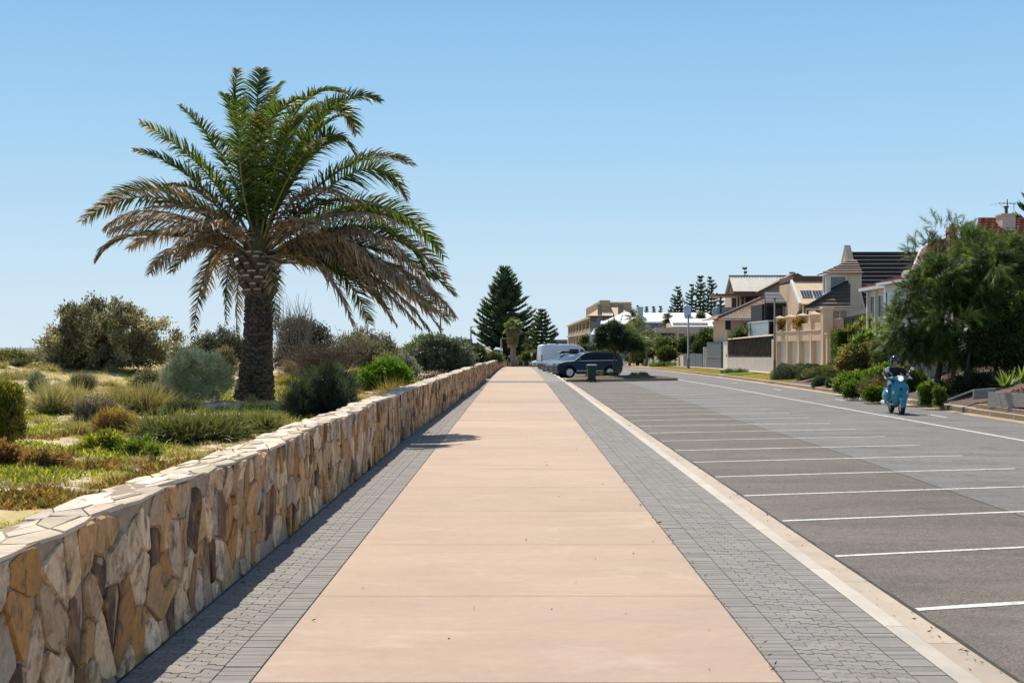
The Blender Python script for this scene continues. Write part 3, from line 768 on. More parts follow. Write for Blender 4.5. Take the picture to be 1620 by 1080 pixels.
# ================================================================== LEFT: palm and dune plants
PALMD = 30.5
def PW(px, py, d): return W(px, py, d)
def palm():
    rng = np.random.default_rng(77)
    D = PALMD; bx = X(402, D); bz = dunez(bx, D)
    t = thing("date_palm", "tall date palm with green top fronds, dry brown lower fronds and thick scarred trunk", "palm tree", (bx, D, bz))
    # trunk
    mb = MB(); zt = Z(418, D)
    prof = [(0, .44), (.25, .41), (.6, .355), (1.0, .32), (1.5, .30), (2.2, .285), (zt-.75-bz, .27), (zt-.7-bz, .34), (zt-.3-bz, .375), (zt-bz, .35), (zt+.25-bz, .3)]
    def R(h): return interp(h, prof)
    ax = lambda h: (bx+.05*sin(h*.9)+.03*h, D)
    ring = []
    h = -.1
    while h < zt+.2-bz:
        cx_, cy_ = ax(max(h, 0)); ring.append([(cx_+R(h)*.93*cos(2*pi*j/22), cy_+R(h)*.93*sin(2*pi*j/22), bz+h) for j in range(22)]); h += .12
    mb.loft(ring, (.05, .037, .028))
    h = .02; k = 0
    htop = zt-.72-bz
    while h < htop:                                             # worn leaf scars
        n = 15
        for j in range(n):
            a = 2*pi*(j+(k % 2)*.5)/n+rng.normal()*.06; r = R(h); cx_, cy_ = ax(h)
            w = .105*(r/.36)*rng.uniform(.8, 1.15); o = .02+.03*rng.random(); hh = .05+.03*rng.random(); dz = rng.normal()*.018
            e = (cos(a), sin(a)); s_ = (-sin(a), cos(a)); g = rng.uniform(.6, 1.5)
            c = (.085*g, .064*g, .047*g)
            P = lambda rr, ss, zz: (cx_+e[0]*rr+s_[0]*ss, cy_+e[1]*rr+s_[1]*ss, bz+h+zz+dz)
            q = [P(r*.9, -w*.7, -.05), P(r*.9, w*.7, -.05), P(r*.9, w*.75, hh), P(r*.9, -w*.75, hh), P(r+o, -w*.55, hh*.35), P(r+o, w*.55, hh*.35), P(r+o*.7, w*.45, hh*.9), P(r+o*.7, -w*.45, hh*.9)]
            i = len(mb.v); mb.v += q
            for f in ((4, 5, 6, 7), (0, 1, 5, 4), (1, 2, 6, 5), (2, 3, 7, 6), (3, 0, 4, 7)): mb.face([i+x for x in f], c)
        h += .062; k += 1
    mb.build("trunk", mat("palm_trunk", rough=.95, attr=True, var=.45, scale=14, fine=.35, fscale=70, bump=1.2, bscale=45), t)
    mb = MB(); h = htop; k = 0
    while h < zt+.15-bz:                                        # cut frond stubs under the crown
        n = 9
        for j in range(n):
            a = 2*pi*(j+(k % 2)*.5)/n+rng.normal()*.08; r = R(h)*.82; cx_, cy_ = ax(h)
            e = Vector((cos(a), sin(a), 0)); s_ = Vector((-sin(a), cos(a), 0)); up = Vector((0, 0, 1)); ln = .17+.08*rng.random(); w = .1*rng.uniform(.8, 1.2)
            o = Vector((cx_, cy_, bz+h)); d = (e*.75+up*.75).normalized(); nrm = (up*.75-e*.6).normalized()
            g = rng.uniform(.7, 1.35)
            r0 = [o+e*r+s_*(w*1.25*x)+nrm*y for x, y in ((-1, -.035), (1, -.035), (1, .03), (0, .055), (-1, .03))]
            r1 = [p_+d*ln*.6-(p_-o-e*r)*.12 for p_ in r0]
            r2 = [p_+d*ln-(p_-o-e*r)*.3 for p_ in r0]
            mb.loft([r0, r1, r2], (.12*g, .085*g, .06*g), smooth=False, cap=False)
            i = len(mb.v); mb.v += [tuple(p_) for p_ in r2]; mb.face(range(i, i+5), (.58*g, .44*g, .30*g))
        h += .14; k += 1
    mb.build("frond_stub", mat("frond_stub", rough=.9, attr=True, var=.25, scale=9, bump=.6, bscale=60), t)
    mb = MB(); mb.lathe([(.3, -.5), (.36, .0), (.33, .35), (.2, .75), (.06, 1.2)], 14, (bx+.03*(zt-bz), D, zt+.1), c=(.1, .085, .04)); mb.build("heart", mat("palm_heart", rough=.9, attr=True, var=.5, scale=8, stretch=(3, 3, .4), bump=1.5, bscale=20), t)
    # fronds: control and tip in the photograph's palm close-up (scale 2.511), depth offset of the tip (m, + is away), leaf colour
    def cc(x, y): return 100+x/2.511, 90+y/2.511
    G, B_, M_ = 'g', 'b', 'm'
    FR = [ # cx,cy, tx,ty, dy, kind
     (690,330,690,50,.6,G),(700,300,640,150,1.2,G),(765,240,790,50,1.4,G),(800,260,865,110,1.9,G),(790,280,985,165,-1.6,G),(910,210,1125,150,-.8,G),(1010,230,1255,175,.2,G),
     (1030,210,1165,300,1.2,G),(1000,320,1155,380,-1.0,G),(640,400,468,195,.3,G),(560,440,310,262,-.3,G),(520,480,285,372,-.9,G),(560,540,428,512,-1.4,M_),
     (720,420,600,320,1.6,G),(900,330,1010,200,1.4,G),(960,300,1080,170,2.0,G),(850,400,940,230,-2.2,G),(950,430,1100,330,.9,G),(700,450,720,170,-1.8,G),
     (1120,420,1385,428,.2,M_),(1170,430,1362,552,-.8,G),(960,520,1150,572,-1.6,B_),(1220,560,1510,790,.3,G),(1180,590,1495,770,1.0,M_),(1230,650,1445,872,-.6,G),
     (380,540,75,655,.2,M_),(420,520,150,590,1.0,M_),(390,600,165,680,-.8,B_),(420,640,180,695,.9,B_),(330,690,135,805,-.2,M_),(480,740,345,855,-1.2,B_),(560,740,438,850,.8,M_),
     (560,640,250,640,1.8,B_),(600,610,330,600,-1.7,B_),(640,650,400,690,-2.3,B_),
     (590,770,515,1115,-.7,'h'),(660,800,648,1050,-.5,'h'),(700,820,690,1100,.6,'h'),(640,760,560,950,1.6,B_),
     (1220,740,1555,942,.2,M_),(1250,790,1558,1030,-.4,B_),(1180,790,1495,1075,.5,B_),(1080,770,1420,1075,-.9,B_),(1060,800,1215,1055,-.5,G),(1000,800,1150,1058,-1.3,B_),
     (1200,680,1480,960,1.1,B_),(1100,720,1380,960,1.7,B_),(1150,760,1460,1010,-1.4,B_),(1080,700,1330,900,-1.2,B_),(1050,690,1240,830,-1.6,B_),(1250,690,1520,880,.8,M_),
(930,640,990,690,-1.8,B_),(560,690,440,770,-1.6,B_),(840,650,860,760,2.4,B_),(1100,600,1300,700,2.0,M_),
     (900,460,1020,330,-2.2,G),(620,500,500,380,.8,G),(760,400,770,230,-1.2,G),(860,330,940,190,.5,G),(960,340,1130,230,-.6,G),
     (1130,750,1440,985,.1,B_),(1180,830,1450,1078,-.3,B_),(1050,780,1290,1000,-.6,M_),(1230,830,1530,1050,.3,M_),(1130,660,1400,830,-1.1,B_),(470,690,260,760,.6,B_),(520,660,330,720,-.9,B_),(540,610,380,580,.5,M_),(590,700,480,800,-1.2,B_),
     (1040,620,1330,660,-1.8,B_),(1010,570,1290,610,-1.2,M_),(822,800,845,1080,-.8,'h'),(1120,850,1320,1060,.2,B_)]
    o0 = Vector((bx+.03*(zt-bz), D, Z(392, D)))
    for (cx_, cy_, tx, ty, dy, kind) in FR:
        px, py = cc(cx_, cy_); c1 = W(px, py, D+dy*.55); px, py = cc(tx, ty); tip = W(px, py, D+dy)
        dirn = (c1-o0); dirn.normalize()
        st = o0+Vector((dirn.x*.25, dirn.y*.25, -.25+.45*dirn.z))
        ctrl = c1+(c1-st.lerp(tip, .5))*.75
        ns = 26
        cur = [st*(1-u)**2+ctrl*2*u*(1-u)+tip*u*u for u in np.linspace(0, 1, ns)]
        Ltot = sum((cur[i+1]-cur[i]).length for i in range(ns-1))
        mbf = MB()
        rc = {'g': (.2, .2, .06), 'm': (.24, .2, .09), 'b': (.27, .19, .11), 'h': (.2, .15, .09)}[kind]
        mbf.tube(cur, [lerp(.032, .005, k/(ns-1)) for k in range(ns)], 5, rc)
        fr = mbf.build("frond", mat("frond_rachis", rough=.6, attr=True, var=.2, scale=8), t)
        n = int(Ltot*32)
        u = np.linspace(.13, 1, n); u = np.repeat(u, 2)+rng.normal(size=2*n)*.004; u = u.clip(.1, 1); sgn = np.tile([1., -1.], n)
        A = np.array([st, ctrl, tip]); uu = u[:, None]
        P = A[0]*(1-uu)**2+A[1]*2*uu*(1-uu)+A[2]*uu**2
        T = unit((A[1]-A[0])*2*(1-uu)+(A[2]-A[1])*2*uu)
        side = unit(np.cross(T, np.array([0, 0, 1.0])+rng.normal(size=3)*.12)); nor = np.cross(side, T)
        roll = rng.normal()*.35
        side, nor = side*cos(roll)+nor*sin(roll), nor*cos(roll)-side*sin(roll)
        dry = {'g': .06, 'm': .35, 'b': .85, 'h': .6}[kind]
        fw = (.55+.5*u)[:, None]
        fold = rng.uniform(.3, .65) if kind != 'b' else rng.uniform(-.15, .35)
        Dv = unit(side*sgn[:, None]*1.0+T*fw*.95+nor*fold+rng.normal(size=P.shape)*(.12 if kind != 'b' else .22))
        ln = (.46*np.sin(np.pi*(.12+.86*u))**.75+.075)*1.14*rng.uniform(.8, 1.15, len(u))*{'b': .8, 'h': .6}.get(kind, 1)
        mix = rng.random(len(u)) < dry
        if kind == 'g': mix |= rng.random(len(u)) < .7*(np.clip(u-.72, 0, 1)*2.2)*(rng.random() < .6)
        g1 = np.array((.06, .11, .022)); g2 = np.array((.13, .165, .03)); b1 = np.array((.27, .185, .115)); b2 = np.array((.52, .385, .265))
        r1 = rng.random((len(u), 1)); C = np.where(mix[:, None], b1+(b2-b1)*r1, g1+(g2-g1)*r1)*rng.uniform(.75, 1.2, (len(u), 1))
        V, Q, C = blades(P, Dv, ln, .05, C, .3 if kind != 'b' else .38, 2, rng, C*1.2)
        fast("leaflet", V, Q, C, leafmat("palm_leaf", .45, .42, (1.2, 1.25, .5), .35) if kind == 'g' else DRYLEAF, fr)
    return t
palm()

# ---- shrubs and tussocks of the dune
GREYG = [(.18, .175, .105), (.22, .205, .125), (.12, .125, .07), (.28, .25, .155)]
def at(px, py, d): return W(px, py, d)
def dshrub(name, label, px0, px1, ytop, d, cols, seed, nc, per, cr, L, Wd, kind='leaf', n=9, depth=.8, up=.35, droop=.2, group=None, rag=.25, out=.7, leaf=None, stems=8, bark=None, low=-.8, lift=0.12, shell=.5, extra=None):
    rng = np.random.default_rng(seed)
    xa, xb = X(px0, d), X(px1, d); zt = Z(ytop, d); cx = (xa+xb)/2; w = (xb-xa)/2
    zb = dunez(cx, d); h = zt-zb
    blobs = []
    for k in range(n):
        u = lerp(-.8, .8, (k+.5)/n)+rng.normal()*.06; hh = h*(1-.55*abs(u)**2.2)*rng.uniform(1-rag, 1.02)
        r = w*rng.uniform(.26, .4); v = rng.uniform(-.6, .6)*depth*w
        rz = min(hh*.55, max(h*.28, r*.9))
        blobs.append((cx+u*w*.85, d+v, zb+hh-rz, r, r, rz))
        blobs.append((cx+u*w*.82, d+v*.7-.1*w, zb+hh*.34, r*1.05, r*1.05, hh*.34))
    return shrub(name, label, (cx, d, zb), blobs, nc, per, cr, L, Wd, cols, group, seed, kind, up, droop, stems, max(.02, h*.03), leaf or (LEAF if cols[0][1] > cols[0][0]*1.2 or cols[0][2] < cols[0][0]*.3 else GREYLEAF), shell, low=low, out=out, bark=bark or GREYBARK, extra=extra)
DS = "shrubs growing on the dune"
dshrub("coastal_shrub", "largest grey-green bushy shrub with a wide dome at the far left of the dune", 42, 288, 476, 45, [(.24, .215, .12), (.31, .28, .155), (.16, .15, .085), (.46, .41, .23)], 1, 330, 130, .2, .13, .055, n=13, group=DS, rag=.3, shell=.55, stems=26)
dshrub("silver_shrub", "rounded silver green shrub just left of the palm trunk", 250, 374, 557, 29, [(.6, .59, .36), (.7, .68, .44), (.45, .45, .26)], 2, 330, 60, .1, .17, .013, 'needle', n=8, group=DS, rag=.12, up=.8, out=.8)
dshrub("rosemary_bush", "dark blue-green spiky bush right of the palm trunk by the wall", 436, 582, 576, 22.5, [(.06, .078, .055), (.09, .11, .085), (.04, .055, .038)], 3, 330, 60, .08, .16, .012, 'needle', n=8, group=DS, rag=.35, up=1.1, out=.6)
dshrub("bright_green_bush", "low bright green leafy bush near the wall top", 568, 656, 571, 36, [(.12, .22, .025), (.16, .27, .035), (.08, .16, .018)], 4, 240, 50, .11, .12, .035, n=6, group=DS, rag=.15, up=.6)
dshrub("saltbush", "large dense dark silver-green bush touching the wall further along", 640, 758, 531, 61, [(.14, .165, .11), (.21, .235, .165), (.085, .11, .065)], 5, 460, 50, .18, .17, .05, n=8, group=DS, rag=.15)
dshrub("pale_saltbush", "small pale silver bush between the bright green bush and the big dark one", 604, 668, 562, 47, [(.24, .26, .2), (.3, .31, .24)], 6, 160, 40, .13, .1, .035, n=6, group=DS, up=.6)
dshrub("wattle_bush", "broad olive grey bush on the skyline between the palm and the dark saltbush", 512, 645, 517, 66, GREYG+[(.2, .17, .12)], 7, 420, 50, .24, .16, .055, n=10, group=DS, rag=.4)
dshrub("coastal_shrub", "dark grey-green bush on the skyline behind the palm trunk on its left side", 300, 402, 512, 64, [(.11, .115, .08), (.14, .14, .095)], 8, 330, 50, .24, .16, .05, n=8, group=DS, rag=.4)
dshrub("coastal_shrub", "dark bush with bare grey twigs directly right of the palm trunk", 428, 528, 497, 58, [(.09, .09, .065), (.125, .115, .08), (.05, .05, .035)], 9, 260, 45, .22, .15, .05, n=7, group=DS, rag=.4, stems=14)
dshrub("green_shrub", "green leafy bush on the skyline beyond the olive one", 632, 706, 532, 84, [(.10, .16, .04), (.13, .18, .05)], 10, 240, 45, .25, .16, .07, n=6, group=DS, rag=.2)
dshrub("yellow_green_shrub", "yellow-green shrub cut by the left edge of the picture", -40, 46, 588, 16.5, [(.25, .24, .04), (.17, .19, .03), (.1, .12, .02), (.4, .3, .05)], 11, 330, 60, .07, .06, .016, n=8, group=DS, rag=.35, up=.9, depth=1.0)
dshrub("heath_shrub", "low yellowish bush on the far left skyline", -30, 60, 557, 52, [(.19, .18, .05), (.13, .14, .04)], 12, 220, 40, .17, .1, .04, n=6, group=DS)
dshrub("heath_shrub", "low mixed scrub on the skyline between two dark bushes near the palm", 560, 660, 540, 76, [(.12, .12, .06), (.17, .16, .08)], 13, 240, 40, .25, .13, .05, n=6, group=DS)
dshrub("silver_seedling", "tiny silver bush on bare sand at the left", 42, 76, 585, 31, [(.24, .27, .2), (.2, .23, .16)], 14, 60, 40, .06, .12, .014, 'needle', n=4, group=DS, up=.9)
dshrub("yellow_bush", "tiny bright yellow-green bush on the sand", 144, 160, 611, 25.5, [(.3, .3, .05), (.22, .24, .04)], 15, 40, 30, .03, .05, .015, n=3, group=DS)
dshrub("brown_twig_bush", "dry brown twiggy bush beside the path wall past the palm", 655, 722, 588, 45, [(.16, .10, .06), (.12, .09, .05)], 16, 140, 40, .1, .1, .012, 'needle', n=6, group=DS)
dshrub("roadside_bush", "dark green bush behind the end of the long wall", 735, 770, 548, 90, [(.06, .085, .035), (.09, .12, .05)], 17, 180, 40, .2, .15, .06, n=5, group=DS)
dshrub("roadside_bush", "dark green bush behind the distant lower wall", 756, 798, 556, 120, [(.08, .105, .035), (.11, .13, .05)], 18, 160, 40, .25, .15, .07, n=5, group=DS)
dshrub("rust_bush", "orange-brown dry tuft in front of the strappy grass", 150, 214, 652, 18.5, [(.42, .22, .07), (.34, .19, .08), (.4, .3, .1)], 19, 120, 40, .07, .12, .01, 'needle', n=5, group=DS, up=.8)
dshrub("dune_scrub", "low grey scrub between the large bushy shrub and the silver one", 205, 262, 588, 37, [(.2, .19, .11), (.27, .25, .15)], 601, 130, 50, .13, .1, .03, n=5, group=DS, rag=.35)
dshrub("dune_scrub", "pale green mound behind the tiny yellow bush", 112, 152, 594, 34, [(.3, .3, .19), (.24, .25, .14)], 602, 110, 44, .1, .13, .013, 'needle', n=4, group=DS, up=.8)
dshrub("dune_scrub", "olive scrub filling the gap right of the palm foot", 470, 545, 567, 50, [(.17, .165, .09), (.24, .22, .12)], 603, 170, 50, .16, .11, .035, n=6, group=DS, rag=.35)
dshrub("dune_scrub", "yellow-green low scrub beside the bright green bush on its left", 540, 580, 586, 39, [(.3, .28, .08), (.22, .22, .06)], 604, 100, 44, .1, .11, .015, 'needle', n=4, group=DS, up=.7)
dshrub("dune_scrub", "olive green scrub low on the skyline right of the large bushy shrub", 268, 326, 549, 56, [(.15, .15, .08), (.21, .2, .1)], 605, 150, 46, .18, .12, .04, n=5, group=DS, rag=.4)
dshrub("dune_scrub", "dark scrub patch on the sand crest at the far left", 8, 46, 574, 44, [(.14, .13, .06), (.22, .2, .08)], 606, 110, 44, .12, .1, .03, n=4, group=DS, rag=.4)
dshrub("dune_scrub", "dense dry brown scrub under the bare twigs right of the palm", 440, 512, 560, 47, [(.2, .15, .09), (.27, .21, .13)], 607, 150, 46, .14, .13, .013, 'needle', n=6, group=DS, rag=.35, up=.5)
dshrub("dune_scrub", "yellowish scrub band behind the pale silver bush", 590, 640, 556, 58, [(.28, .25, .1), (.2, .2, .08)], 608, 120, 44, .15, .11, .03, n=5, group=DS, rag=.3)
# bare grey branches
def bare(name, label, px0, px1, ytop, d, seed, col=GREYBARK, n=26, tw=9):
    rng = np.random.default_rng(seed); cx = X((px0+px1)/2, d); w = (X(px1, d)-X(px0, d))/2; zb = dunez(cx, d); h = Z(ytop, d)-zb
    t = thing(name, label, "shrub", (cx, d, zb), 0, DS); mb = MB()
    for k in range(n):
        a = rng.uniform(0, 2*pi); q = Vector((cx+w*rng.uniform(-1, 1), d+w*.6*rng.uniform(-1, 1), zb+h*rng.uniform(.55, 1.0)))
        b = Vector((cx+rng.normal()*.08, d, zb-.05)); m = b.lerp(q, .5)+Vector(rng.normal(size=3))*.12*h
        mb.tube([b, m, q], [.028, .016, .005], 5)
        for j in range(tw):
            s_ = m.lerp(q, rng.uniform(.1, 1)); e = s_+Vector((rng.normal()*.22*w, rng.normal()*.22*w, abs(rng.normal())*.2*h))
            mb.tube([s_, s_.lerp(e, .5)+Vector(rng.normal(size=3))*.03, e], [.009, .006, .003], 4)
    mb.build("branch", col, t); return t
bare("bare_shrub", "leafless grey shrub with fine twigs right of the palm trunk", 430, 500, 488, 57, 31, n=44, tw=14)
bare("bare_shrub", "leafless brown twiggy shrub spreading low beside the palm", 450, 580, 543, 43, 32, mat("brown_twigs", (.16, .115, .08), .9, .3, 8), n=60, tw=14)
# strappy grasses
def tussock(name, label, px0, px1, ytop, d, cols, seed, n=1300, wd=.014, droop=.6, tip=None, group="grass tussocks on the dune", dens=5):
    rng = np.random.default_rng(seed); xa, xb = X(px0, d), X(px1, d); w = (xb-xa)/2; cx = (xa+xb)/2; zb = dunez(cx, d); h = Z(ytop, d)-zb
    t = thing(name, label, "grass", (cx, d, zb), 0, group)
    cen = np.stack([cx+rng.uniform(-.72, .72, dens)*w, d+rng.uniform(-.5, .5, dens)*min(w, 1.0), np.full(dens, zb-.03)], 1)
    k = rng.integers(0, dens, n); P = cen[k]+rng.normal(size=(n, 3))*np.array([.12, .12, 0])*min(1, w)
    a = rng.uniform(0, 2*pi, n); el = rng.uniform(.5, 1.45, n)
    Dv = np.stack([np.cos(a)*np.cos(el), np.sin(a)*np.cos(el), np.sin(el)], 1)
    ln = h*rng.uniform(.7, 1.35, n)
    C = pick(cols, n, rng, .2)
    V, Q, C = blades(P, Dv, ln, wd*rng.uniform(.7, 1.3, n), C, droop*rng.uniform(.4, 1.2, n)*np.cos(el)**.3, 4, rng, None if tip is None else np.broadcast_to(np.array(tip), C.shape))
    fast("blades", V, Q, C, LEAF, t); return t
GR = [(.13, .155, .045), (.19, .2, .07), (.08, .1, .03), (.3, .26, .13)]
tussock("strappy_grass", "large dark green strappy clump with pale drooping blades in front of the palm", 204, 388, 636, 17.5, [(.045, .055, .015), (.06, .07, .02), (.03, .04, .01)], 41, 5200, .02, .62, (.2, .21, .085), dens=11)  # blade bases coloured near-black to stand in for shade deep in the clump
tussock("strappy_grass", "green strappy clump at the right foot of the palm trunk", 356, 442, 640, 19.5, [(.05, .06, .015), (.07, .08, .025), (.03, .04, .01)], 42, 2400, .018, .55, (.24, .24, .1), dens=6)  # dark base colour paints the shade low among the blades
tussock("tussock_grass", "brownish green tussock left of the silver shrub", 176, 262, 601, 24, [(.13, .12, .045), (.19, .16, .07), (.08, .09, .03)], 43, 3000, .016, .4, (.36, .29, .16), dens=7)
tussock("tussock_grass", "pale straw coloured tussock on the sand at the left", 62, 128, 592, 25, [(.3, .26, .14), (.24, .22, .11), (.2, .21, .1)], 44, 1500, .013, .35, (.42, .35, .22), dens=5)
tussock("tussock_grass", "grey dry tussock right beside the straw coloured one", 120, 190, 618, 23, [(.2, .19, .13), (.14, .14, .08)], 45, 1100, .014, .6, (.3, .27, .2), dens=6)
tussock("tussock_grass", "sparse dry grass at the far left below the skyline", -10, 60, 578, 36, [(.34, .29, .18), (.25, .22, .12)], 46, 1100, .014, .5, dens=7)
tussock("tussock_grass", "dry yellow grass tuft behind the dark blue-green bush", 600, 640, 590, 33, [(.36, .27, .1), (.28, .22, .08)], 47, 500, .012, .5, dens=4)
tussock("tussock_grass", "yellow grass tuft seen just right of the palm trunk", 432, 470, 588, 41, [(.32, .3, .06), (.38, .27, .09)], 48, 700, .014, .4, dens=4)

tussock("tussock_grass", "brown tipped tussock between the rusty tuft and strappy grass", 196, 236, 645, 20, [(.24, .2, .09), (.17, .16, .06)], 51, 600, .013, .5, (.36, .28, .15), dens=4)
tussock("tussock_grass", "thin green tussock left of the rusty tuft", 100, 150, 655, 18.5, [(.24, .24, .08), (.3, .27, .12)], 52, 700, .012, .45, (.4, .34, .18), dens=5)
tussock("tussock_grass", "dry straw tussock on the sand left of the yellow bush", 92, 132, 604, 29, [(.4, .33, .18), (.32, .27, .14)], 53, 700, .013, .45, dens=4)
tussock("tussock_grass", "straw coloured tuft close behind the wall at the lower left", 20, 90, 735, 12.2, [(.42, .36, .16), (.36, .33, .12)], 54, 600, .008, .5, dens=6)
tussock("tussock_grass", "wispy yellow tuft behind the wall between the rusty tuft and capping", 250, 320, 700, 14.5, [(.4, .33, .12), (.3, .27, .09)], 55, 500, .008, .5, dens=6)
def tufts():
    rng = np.random.default_rng(95); protos = []
    for k in range(3):
        t = tussock("dry_tuft", "small dry grass tuft scattered over the dune among the creeping plants", -400, -395, 640, 20, [[(.4, .33, .17), (.3, .26, .12)], [(.3, .28, .1), (.22, .22, .07)], [(.32, .3, .2), (.24, .22, .13)]][k], 96+k, 260, .01, .5, (.46, .38, .2), group="dry tufts among the dune cover", dens=3); t.scale = (1, 1, 1); protos.append(t)
    done = 0; used = set()
    while done < 70:
        d = rng.uniform(9, 46); px = rng.uniform(-20, 620); x = X(px, d)
        if x > wallx(d)-.55: continue
        k = done % 3; o = protos[k] if k not in used else copy_tree(protos[k]); used.add(k); s_ = rng.uniform(.5, 1.15)*(.6+d/60)
        o.location = (x, d, dunez(x, d)-.02); o.rotation_euler = (0, 0, rng.uniform(0, 6.28)); o.scale = (s_*rng.uniform(.9, 1.5), s_*rng.uniform(.9, 1.5), s_); done += 1
tufts()
dshrub("dune_scrub", "olive grey scrub between the brownish tussock and the silver shrub", 225, 270, 612, 26, [(.2, .2, .11), (.28, .26, .15)], 611, 140, 50, .1, .09, .02, n=5, group=DS, rag=.3)
dshrub("dune_scrub", "low dark green scrub in front of the silver shrub", 262, 330, 628, 23.5, [(.1, .12, .05), (.15, .16, .07)], 612, 150, 50, .09, .1, .014, 'needle', n=6, group=DS, rag=.35, up=.7)
dshrub("dune_scrub", "grey dry scrub tangled behind the strappy clump at its left", 118, 182, 630, 21.5, [(.2, .18, .11), (.27, .24, .16), (.12, .11, .06)], 613, 150, 46, .1, .1, .012, 'needle', n=6, group=DS, rag=.45, up=.5)
dshrub("dune_scrub", "brown green heath in front of the dark skyline bush by the trunk", 318, 378, 548, 50, [(.19, .18, .09), (.25, .22, .12)], 614, 150, 46, .15, .11, .03, n=6, group=DS, rag=.35)
dshrub("dune_scrub", "rusty low succulent bush at the lower left edge", -30, 28, 690, 13.5, [(.3, .13, .06), (.36, .2, .08), (.2, .16, .05)], 615, 150, 46, .06, .05, .014, n=5, group=DS, rag=.4)
dshrub("dune_scrub", "rusty brown succulent mound by the wall capping at lower left", 36, 104, 712, 13, [(.28, .14, .06), (.34, .19, .07), (.24, .18, .07)], 616, 130, 46, .05, .045, .013, n=6, group=DS, rag=.45)
dshrub("dune_scrub", "bright yellow-green succulent mound below the rusty tuft", 120, 200, 682, 15.5, [(.34, .34, .04), (.42, .38, .07), (.2, .24, .03)], 617, 150, 46, .05, .05, .014, n=7, group=DS, rag=.45)
dshrub("dune_scrub", "green succulent mound in front of the strappy clump", 186, 262, 694, 15, [(.17, .24, .03), (.24, .28, .05), (.11, .16, .02)], 618, 140, 46, .05, .05, .014, n=7, group=DS, rag=.45)
# ---- low ground cover: succulents, dry stalks, litter (nobody could count these)
def dzv(x, y):
    wx = np.interp(y, [0, 27, 41, 60, 76, 200], [-2.25, -2.27, -2.1, -1.86, -1.74, -1.66]); d = wx-.3-x; g = -6e-5*(np.clip(y, 60, 220)-60)**2
    z = .74-.1*smv(8, 30, y)+g*.8+.25*smv(25, 60, y)*smv(1.5, 9, d)+.4*smv(6, 14, d)*smv(10, 30, y)*(1-smv(50, 75, y))
    z = z+(.16*(hnv(x*.55, y*.4, 5)-.5)+.09*(hnv(x*1.7, y*1.3, 6)-.5))*smv(0, 1.5, d+.2)
    return z-.5*smv(16, 24, d)-2.2*smv(26, 44, d)+.05*(hnv(x*6, y*5, 8)-.5)
def cover():
    rng = np.random.default_rng(90); N_ = 760000
    y = 5.5+44*rng.random(N_)**1.7; dd = .02+14*rng.random(N_)**1.4*(y/16+.35)/2; ok = dd < 16; y, dd = y[ok], dd[ok]
    x = np.interp(y, [0, 27, 41, 60, 76], [-2.25, -2.27, -2.1, -1.86, -1.74])-.37-dd
    a = hnv(x*.6+20, y*.45, 14)*.55+hnv(x*1.3, y*.9, 13)*.3+hnv(x*3.4, y*3, 23)*.15; r = hnv(x*.7+40, y*.6, 15)*.6+hnv(x*2.1, y*2, 19)*.4; s_ = hnv(x*.5+3, y*.3+9, 12)*.55+hnv(x*1.3, y*.9, 13)*.45; f = hnv(x*5, y*5, 16)
    nr = np.exp(-((y-14)/5.5)**2)*.07
    red = (r > .66-nr) & (f > .42); grn = ~red & (a > .58-nr) & (f > .33); dry = ~red & ~grn & (s_ > .37) & (f > .4); lit = ~red & ~grn & ~dry & (f > .66)
    n = len(x); C = np.zeros((n, 3)); J = rng.integers(0, 4, n)
    for m_, pal in ((red, [(.24, .11, .045), (.36, .2, .07), (.3, .26, .07), (.2, .15, .06)]), (grn, [(.24, .27, .03), (.42, .4, .07), (.5, .42, .1), (.14, .19, .025)]), (dry, [(.58, .47, .17), (.52, .46, .16), (.42, .32, .16), (.36, .34, .1)]), (lit, [(.4, .32, .2), (.3, .23, .14), (.5, .42, .28), (.24, .2, .1)])):
        C[m_] = np.array(pal)[J[m_]]
    keep = red | grn | dry | lit; x, y, C, f = x[keep], y[keep], C[keep], f[keep]; fat = (red | grn)[keep]; n = len(x); C = C*rng.uniform(.6, 1.35, (n, 1))
    P = np.stack([x, y, dzv(x, y)-.012], 1); al = rng.uniform(0, 2*pi, n); el = np.where(fat, rng.uniform(.05, 1.1, n), rng.uniform(.3, 1.45, n)); D = np.stack([np.cos(al)*np.cos(el), np.sin(al)*np.cos(el), np.sin(el)], 1)
    sc = 1+y/60; tall = 1+.9*smv(.6, .95, f); Ln = .045*rng.uniform(.5, 1.5, n)*sc*tall
    A = [kites(P[fat], D[fat], Ln[fat], (.015*sc)[fat], C[fat], rng), blades(P[~fat], D[~fat], Ln[~fat]*1.5, (.006*sc)[~fat], C[~fat], .5, 2, rng)]
    V, Q, C = join(A); o = fast("ground_cover", V, Q, C, LEAF); tag(o, "yellow, green and rusty creeping succulents and dry stalks over the sand", "ground cover", kind="stuff")
cover()
# ================================================================== ROADSIDE THINGS: island, bin, cars, scooter, people, poles
ROADZ = -.12
def rz_(y): return zg(y)+ROADZ
